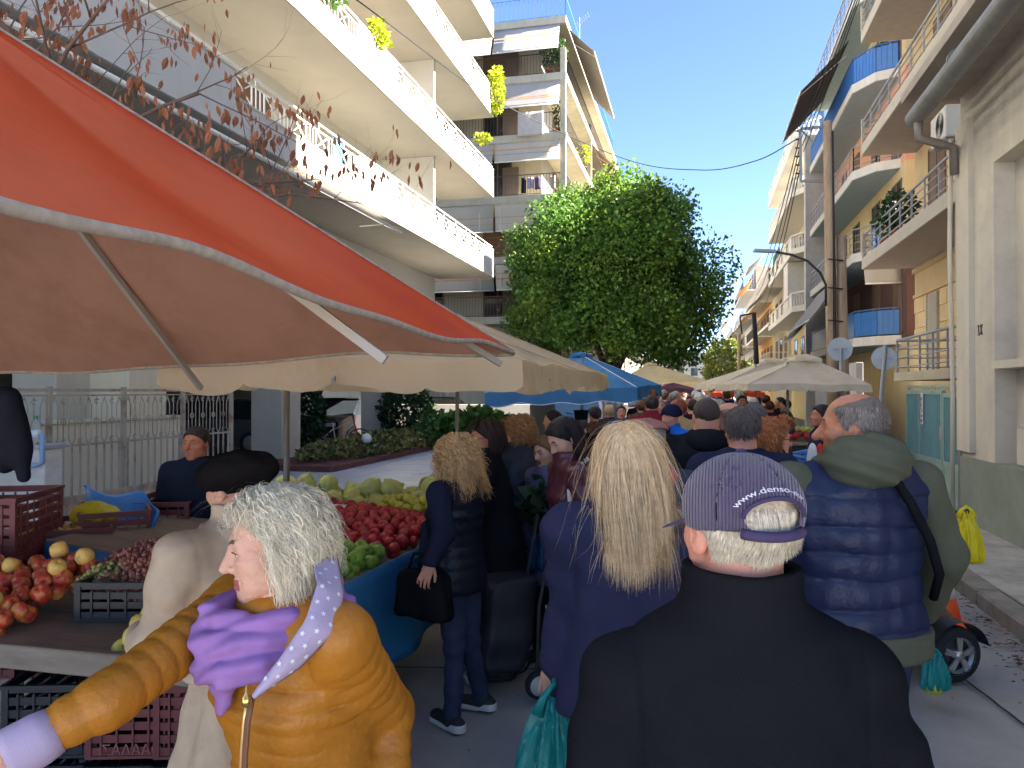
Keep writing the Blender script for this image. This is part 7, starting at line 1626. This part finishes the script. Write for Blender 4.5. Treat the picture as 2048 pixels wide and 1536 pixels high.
g_ = W(848, 1190, 3.82); t = thing('handbag', 'black handbag held in front by the curly-haired woman', 'handbag', tuple(g_), fr['yaw']); obj('bag_body', sd_mesh('bag_body', lambda P: smax(smax(np.abs(P[0]) - .05, np.abs(P[1]) - .15 + .15 * P[2], .04), np.abs(P[2]) - .12, .04) + .008 * vnoise(P[0] * 14, P[1] * 14, P[2] * 14), (-.12, -.25, -.18), (.12, .25, .18), .012), fabric('black_leather', (24, 24, 28), .5), t); MB().tube([(0, -.1, .1), (0, -.06, .2), (0, .06, .2), (0, .1, .1)], .009, 6).build('strap', BLACKC, t)
# --- black coat and sunglasses
fr = person('woman with short dark hair, sunglasses and a long black coat', 970, 4.78, 842, face=84, kind='of', head=(12, 10, 0), lean=.07, bulk=1.12, skinm=SK['olive'], topm=BLACKC, hem=.5, fold=.007, flare=.1, legm=TROU, shoem=BSHOE, h=.012, collar=.06, arms={'L': [(-.25, .10, 1.12), (-.20, .30, 1.02)]})
DKB = hairm('dark_brown', (62, 44, 38), .35); strands(fr, DKB, N=2400, length=.13, steps=10, width=.006, lift=.9, stiff=.25, curl=.2, front=.05, slope=.75, nape=-.08, spread=.4, thick=.012, seed=22, facey=-.004, back=.8); cap_hair(hairm('dark_root', (40, 30, 26), .1), th=.014, front=.03, slope=.9, nape=-.07, h=.008)(fr); sunglasses(fr)
g_ = W(1002, 1040, 4.75); blob('handbag', 'brown leather handbag at the side of the black coat', 'handbag', tuple(g_), (.06, .08, .07), mat('brown_leather', srgb(110, 58, 42), .5), 3, .1, 8, .012)
# --- navy puffer with greying ginger hair
fr = person('person with greying ginger curls in a dark navy padded coat', 1036, 5.35, 836, face=38, kind='of', head=(18, 12, 0), lean=.06, bulk=1.22, skinm=SK['pink'], topm=nylon('navy_puffer', (38, 44, 62)), hem=.55, fold=.006, puff=(.008, .09, 0), flare=.06, legm=TROU, shoem=BSHOE, h=.0135, collar=.06)
GIN = hairm('ginger_grey', (176, 128, 84), .4); strands(fr, GIN, N=2200, length=.08, steps=14, width=.006, lift=.9, stiff=.15, curl=.1, helix=(.012, 2.2), wave=5, front=.03, slope=.7, nape=-.06, spread=.6, thick=.012, seed=23); cap_hair(hairm('ginger_root', (140, 96, 62), .1), th=.014, front=.03, slope=.8, lump=.005, h=.009)(fr)
# --- young woman with long dark hair
fr = person('young woman with long dark hair and burgundy leather jacket looking down', 1128, 4.25, 838, face=104, kind='f', head=(10, 34, 0), lean=.06, bulk=1.02, skinm=SK['pale'], topm=mat('burgundy_leather', srgb(84, 36, 48), .35, var=.15, vscale=8, bump=.35, bscale=30, spec=.5), hem=.78, fold=.009, legm=TROU, shoem=BSHOE, solem=WSOLE, h=.0105, collar=.05, legpx={'L': [(1150, 1240, 4.25), (1148, 1385, 4.3)], 'Lt': 5})
eyes(fr, (0, 1, -.7)); DKH = hairm('near_black', (44, 34, 36), .3)
strands(fr, DKH, N=3000, length=.46, steps=20, width=.006, lift=.25, stiff=.32, curl=.04, front=.058, slope=.78, nape=-.06, part=-.01, spread=.14, thick=.012, coll=shoulders_coll(fr, 1.0), seed=24, sway=(0, -.1, 0), facey=.045); cap_hair(hairm('black_root', (30, 24, 26), .1), th=.012, front=.044, slope=.8, nape=-.08, h=.0075)(fr)
MB().tube([tuple(np.array(p) * fr['s']) for p in ((-.12, -.02, 1.475), (-.155, .06, 1.42), (-.175, .11, 1.3), (-.19, .10, 1.15), (-.2, .08, 1.05))], .013, 8).build('bag_strap', mat('cream_strap', srgb(220, 205, 196), .6), fr['root'])
fr = person('woman with light brown hair half hidden behind the dark-haired young woman', 1092, 4.95, 878, face=128, kind='f', head=(0, 15, 0), H=1.46, bulk=1.0, skinm=SK['pale'], topm=fabric('lilac_grey', (110, 108, 140)), hem=.6, legm=TROU, shoem=BSHOE, h=.013)
strands(fr, hairm('light_brown', (168, 124, 84), .35), N=1300, length=.26, steps=14, width=.007, lift=.3, stiff=.3, front=.055, slope=.78, part=.01, spread=.15, thick=.012, seed=25, coll=shoulders_coll(fr, .95)); cap_hair(hairm('brown_root', (120, 84, 56), .1), th=.012, front=.044, slope=.8, h=.009)(fr); eyes(fr)
# --- flat-cap man in grey, coral scarf
fr = person('man in a pinkish-brown flat cap and dark grey jacket ahead of the blond woman', 1292, 3.45, 838, face=8, kind='m', head=(10, 0, 0), bulk=1.25, skinm=SK['tan'], topm=fabric('slate_jacket', (70, 72, 86)), hem=.75, fold=.007, legm=TROU, shoem=BSHOE, h=.01, collar=.05)
cap_hair(hairm('grey_short', (120, 112, 106), .2), th=.006, front=.0, slope=.8, h=.007)(fr)
Vc, Fc = surf(lambda P: smax(sd_ell(P, (0, .0, .062), (.100, .128, .055)), .045 - P[2] - .25 * P[1], .008), (-.13, -.16, -.02), (.13, .17, .14), .006); hair_obj(fr, relax(Vc, Fc, 1), Fc, fabric('pinkish_cap', (150, 106, 100)), 'flat_cap')
obj('scarf', sd_mesh('scarf', lambda P: np.sqrt((np.sqrt(P[0] ** 2 + P[1] ** 2) - .10) ** 2 + ((P[2] - 1.42 * fr['s']) * .6 + .25 * P[0] * 0) ** 2) - .035 + .006 * vnoise(P[0] * 20, P[1] * 20, P[2] * 20), (-.17, -.17, 1.28), (.17, .17, 1.5), .01), fabric('coral_scarf', (205, 70, 96)), fr['root'])
# --- group walking away
fr = person('broad man in a black hooded sweatshirt walking away', 1412, 4.95, 797, face=-2, kind='m', head=(0, 0, 0), bulk=1.5, skinm=SK['tan'], topm=fabric('black_hoodie', (30, 31, 36)), hem=.8, fold=.008, armr=1.3, legm=TROU, shoem=BSHOE, h=.0125, collar=.04, neckr=1.3, headscale=1.05, hair=cap_hair(hairm('buzz_brown', (70, 58, 52), .2), th=.005, nape=-.075, lump=.0015, h=.007))
s = fr['s']; obj('hood', sd_mesh('hood', lambda P: smax(sd_ell(P, (0, -.09, 1.43 * s), (.15, .10, .085)), -sd_ell(P, (0, .0, 1.53 * s), (.095, .1, .1)), .03) + .008 * vnoise(P[0] * 12, P[1] * 12, P[2] * 12), (-.2, -.25, 1.3), (.2, .1, 1.62), .012), fabric('black_hoodie', (30, 31, 36)), fr['root'])
fr = person('man in a dark blue crew-neck sweater with short grey-brown hair, seen from behind', 1484, 3.95, 815, face=-4, kind='m', head=(-4, 0, 0), bulk=1.24, skinm=SK['pink'], topm=fabric('navy_knit', (40, 46, 70), bump=.45, bscale=380), hem=.82, fold=.006, armr=1.15, legm=TROU, shoem=BSHOE, h=.0105, collar=.02, neckr=1.2, headscale=1.02)
cap_hair(hairm('grey_brown', (92, 82, 78), .2), th=.009, nape=-.068, lump=.003, freq=80, h=.006)(fr); strands(fr, hairm('grey_brown2', (104, 92, 86), .35), N=1600, length=.03, steps=4, width=.0035, lift=1.0, stiff=.3, front=.02, slope=.85, nape=-.06, thick=.009, spread=.5, seed=31)
person('nearly bald man in a dull teal jacket beside the dark blue sweater', 1455, 5.0, 806, face=20, kind='om', head=(45, 5, 0), bulk=1.15, skinm=SK['tan'], topm=fabric('dull_teal', (52, 66, 70)), hem=.75, legm=TROU, shoem=BSHOE, h=.0135, collar=.05, hair=cap_hair(hairm('thin_grey', (140, 122, 108), .2), th=.003, nape=-.065, bald=(.0, (.078, .11, .06)), lump=.001, h=.008))
person('person in a grey beret and brown coat between the shoppers', 1506, 5.6, 812, face=-10, kind='f', bulk=1.2, topm=fabric('brown_coat', (72, 56, 50)), hem=.5, legm=TROU, shoem=BSHOE, h=.015, collar=.06, hair=cap_hair(fabric('grey_beret', (98, 94, 92)), th=.03, front=.05, slope=.9, nape=.0, lump=.006, top=.0))
fr = person('woman with curly ginger hair and sunglasses in a black coat, in profile', 1548, 4.35, 842, face=-76, kind='of', head=(-6, 3, 0), bulk=1.16, skinm=SK['pink'], topm=fabric('black_coat2', (24, 26, 30)), hem=.45, fold=.007, flare=.06, legm=TROU, shoem=BSHOE, h=.011, collar=.07)
GI2 = hairm('ginger', (188, 118, 74), .4); strands(fr, GI2, N=3200, length=.12, steps=20, width=.0045, lift=.9, stiff=.16, curl=.1, helix=(.012, 3), wave=5, front=.05, slope=.72, nape=-.07, spread=.6, thick=.016, seed=33, facey=.0, back=.7); cap_hair(hairm('ginger_root2', (150, 92, 58), .1), th=.022, front=.045, slope=.75, lump=.006, h=.008)(fr); sunglasses(fr)
# --- vendor, beige coat
fr = person('stall vendor in a dark blue sweater facing the street behind the crates', 392, 4.85, 855, face=176, kind='m', head=(-6, 2, 0), bulk=1.2, skinm=SK['dark'], topm=fabric('vendor_navy', (30, 36, 52)), hem=.8, legm=TROU, shoem=BSHOE, h=.012, collar=.03, hair=cap_hair(hairm('vendor_dark', (58, 46, 42), .25), th=.010, front=.036, slope=.95, nape=-.05, h=.007)); eyes(fr)
BEI = fabric('beige_coat', (192, 168, 142), var=.12, col2=srgb(166, 142, 118), c2scale=5, c2amt=.5, bump=.15, bscale=380)
fr = person('woman in a long beige coat and black beret leaning over the stall, seen from behind', 470, 2.34, 905, face=52, kind='f', head=(10, 10, 0), lean=.15, bulk=1.22, skinm=SK['tan'], topm=BEI, hem=.22, fold=.010, vfold=.010, flare=.14, legm=TROU, shoem=BSHOE, h=.0085, collar=.07, armr=1.25, hands=False, arms={'L': [(-.27, .16, 1.14), (-.20, .36, 1.10)], 'R': [(.27, .16, 1.14), (.2, .36, 1.1)]})
s = fr['s']; ln = fr['lean']
obj('coat_collar', sd_mesh('coat_collar', lambda P: smax(np.abs(np.sqrt((P[0] / 1.15) ** 2 + (P[1] - ln * .98) ** 2) - .098 - .35 * (1.45 * s - P[2])) - .008, np.abs(P[2] - 1.43 * s) - .042, .008) + .004 * vnoise(P[0] * 16, P[1] * 16, P[2] * 16), (-.2, -.2 + ln, 1.2), (.2, .2 + ln, 1.42), .0065), BEI, fr['root'])
MB().tube([tuple(np.array((.182 * math.sin(a) * 1.30, .128 * math.cos(a) * 1.34 + ln * .2, 1.06)) * np.array((s, s, s))) for a in np.linspace(0, 6.283, 40)], .016, 8).build('belt', BEI, fr['root'])
MB().tube([(-.0, -.155 * s + ln * .9, 1.36 * s), (0, -.178 * s + ln * .5, 1.2 * s), (0, -.19 * s + ln * .2, 1.0 * s), (0, -.235 * s, .6 * s), (0, -.27 * s, .3 * s)], .004, 6).build('back_seam', fabric('seam_brown', (140, 116, 96)), fr['root'])
Vc, Fc = surf(lambda P: smax(sd_ell(P, (0, -.02, .045), (.125, .14, .075)) + .006 * vnoise(P[0] * 30, P[1] * 30, P[2] * 30), -.03 - P[2] - .1 * P[1], .01), (-.16, -.19, -.08), (.16, .15, .15), .006); hair_obj(fr, relax(Vc, Fc, 1), Fc, fabric('black_beret', (26, 22, 22), bump=.6, bscale=200), 'beret')
# --- mid distance
fr = person('man in a bright blue jacket and navy cap looking sideways', 1342, 7.4, 812, face=140, kind='m', head=(-20, 8, 0), bulk=1.15, skinm=SK['pink'], topm=fabric('bright_blue', (34, 108, 205)), hem=.8, legm=TROU, shoem=BSHOE, h=.018, collar=.06, hair=cap_hair(fabric('navy_cap', (34, 40, 62)), th=.02, front=.075, slope=1.6, nape=.0, lump=0)); MB().bbox(-.05, .05, .11, .16, .82, 1.42, .02).build('dark_shirt', TROU, fr['root'])
person('person in a dark red hooded top walking away under the blue umbrella', 1303, 9.2, 792, face=0, kind='m', bulk=1.2, topm=fabric('dark_red', (132, 40, 50)), hem=.78, legm=TROU, shoem=BSHOE, h=.02, collar=.08, hair=cap_hair(hairm('dk1', (50, 40, 36), .2), th=.012, h=.012))
fr = person('woman with red-brown hair in a camel coat walking away', 1357, 9.4, 802, face=0, kind='f', bulk=1.15, topm=fabric('camel', (196, 160, 112)), hem=.5, legm=TROU, shoem=BSHOE, h=.02, hair=cap_hair(hairm('redbrown', (132, 62, 42), .2), th=.03, nape=-.11, h=.012))
fr = person('black-robed clergyman in a tall black hat', 1162, 9.0, 835, face=10, kind='m', bulk=1.25, topm=fabric('black_robe', (22, 22, 26)), hem=.1, flare=.06, legm=TROU, shoem=BSHOE, h=.02, hair=cap_hair(hairm('grey_tail', (90, 84, 80), .2), th=.014, nape=-.09, h=.012)); headpart(fr, MB().lathe([(.095, .02), (.088, .10), (.098, .20), (.112, .205), (.112, .215), (.02, .22)], 20, (0, -.01, 0)), 'tall_hat', fabric('black_robe', (22, 22, 26)))
person('vendor woman with dark hair behind the tilted crates', 1642, 7.6, 812, face=88, kind='f', head=(0, -8, 0), bulk=1.1, skinm=SK['dark'], topm=fabric('plum_navy', (48, 42, 66)), hem=.7, legm=TROU, shoem=BSHOE, h=.018, hair=cap_hair(hairm('dk2', (34, 28, 28), .2), th=.022, front=.045, nape=-.08, h=.012))
person('vendor in a navy jacket bending forward beneath the blue umbrella', 1243, 12.0, 812, face=172, kind='m', lean=.12, bulk=1.2, skinm=SK['pink'], topm=fabric('vendor_blue', (46, 58, 88)), hem=.75, legm=TROU, shoem=BSHOE, h=.022, hair=cap_hair(hairm('dk3', (40, 34, 32), .2), th=.012, front=.035, h=.014))
person('blond person turned away beside the van', 1218, 12.6, 812, face=15, kind='f', bulk=1.15, topm=fabric('dark_plaid', (62, 50, 52)), hem=.6, legm=TROU, shoem=BSHOE, h=.022, hair=cap_hair(hairm('bl2', (206, 170, 130), .2), th=.026, nape=-.13, h=.014))
# --- distant shoppers: a few builds, reused
TPL = []
for i, (kd, bk, hm_) in enumerate((('m', 1.2, .78), ('f', 1.15, .5), ('m', 1.3, .8), ('f', 1.1, .7))):
    f_ = person('template', 1024, 10, 790, face=0, kind=kd, bulk=bk, H=1.70, topm=fabric('t%d' % i, (60, 60, 60)), hem=hm_, legm=TROU, shoem=BSHOE, h=.028, loc=(0, -60, 0), hair=cap_hair(hairm('t%d' % i, (60, 50, 40)), th=.014 + .012 * (i % 2), nape=-.07 - .04 * (i % 2), h=.016)); TPL.append(f_['root'])
CC = {'black': (28, 28, 32), 'navy': (40, 46, 74), 'maroon': (92, 40, 56), 'grey': (84, 86, 92), 'olive': (80, 82, 60), 'brown': (92, 70, 56), 'teal': (48, 84, 92), 'purple': (86, 58, 92), 'beige': (186, 164, 134), 'charcoal': (50, 50, 54), 'red': (150, 46, 44), 'pale blue': (120, 146, 176)}
HC = {'dark': (46, 36, 32), 'grey': (150, 142, 134), 'brown': (96, 66, 46), 'fair': (196, 160, 112), 'white': (206, 200, 192), 'ginger': (160, 92, 56)}
def far_person(tp, col, hc, px, d, top, face, where, grp):
    c = copy_tree(TPL[tp]); P = W(px, top, d); s = P.z / 1.70; c.location = (P.x, P.y, 0); c.rotation_euler = (0, 0, YAW + math.radians(face)); c.scale = (s, s, s)
    c['label'] = 'person with %s hair in %s %s %s' % (hc, 'a' , col + (' coat' if tp % 2 else ' jacket'), where); c['category'] = 'person'; c['group'] = grp
    for ch in c.children:
        if ch.name.startswith('jacket'): ch.material_slots[0].link = 'OBJECT'; ch.material_slots[0].material = fabric('far_' + col, CC[col])
        if ch.name.startswith('hair'): ch.material_slots[0].link = 'OBJECT'; ch.material_slots[0].material = hairm('far_' + hc, HC[hc], .15)
    return c
for (tp, col, hc, px, d, top, fc, wh) in ((2, 'grey', 'dark', 1572, 13.5, 800, 60, 'tending the vegetable stall'), (0, 'maroon', 'brown', 1540, 13.8, 803, -20, 'at the vegetable stall'), (1, 'black', 'white', 1507, 14.5, 797, 30, 'at the vegetable stall'), (0, 'black', 'dark', 1561, 14.6, 795, 80, 'behind the vegetable stall'), (3, 'charcoal', 'grey', 1478, 15, 800, 0, 'under the pale umbrellas'), (0, 'teal', 'grey', 1438, 9.5, 800, 10, 'past the broad man'), (2, 'black', 'dark', 1386, 11, 800, 0, 'past the camel coat'), (1, 'purple', 'ginger', 1378, 13, 800, 10, 'past the camel coat'), (1, 'olive', 'brown', 1282, 13, 802, 0, 'under the blue umbrella'), (0, 'black', 'grey', 1320, 12, 800, 170, 'under the blue umbrella'), (3, 'red', 'fair', 1400, 14, 799, 170, 'in the middle of the street'), (2, 'charcoal', 'dark', 1108, 7.8, 822, 60, 'by the green crates'), (3, 'brown', 'dark', 1190, 10.5, 815, 30, 'near the clergyman'), (0, 'grey', 'white', 1425, 12.5, 798, 180, 'in the middle of the street')):
    far_person(tp, col, hc, px, d, top, fc, wh, 'shoppers in the middle distance')
r_ = random.Random(77); cl = list(CC); hl_ = list(HC); used = set(); k = 0
for i in range(64):
    d = 15 + (i / 64) ** 1.3 * 32; X = r_.uniform(-1.1, 1.3); P = V3((X, 0, 0)); u = 0
    Yw = d; xc = .9724 * X + .2334 * Yw; zc = .9724 * Yw - .2334 * X; px = 1024 + FPX * xc / zc; top = 782 - (r_.uniform(1.58, 1.8) - CAM_H) / zc * FPX
    far_person(r_.randrange(4), r_.choice(cl), r_.choice(hl_), px, zc, top, r_.choice((0, 0, 0, 180, 175, 90, -90, 10, -15)), 'in the far crowd', 'shoppers in the far crowd')
for t_ in TPL:
    for ch in list(t_.children):
        for g2 in list(ch.children): bpy.data.objects.remove(g2)
        bpy.data.objects.remove(ch)
    bpy.data.objects.remove(t_)
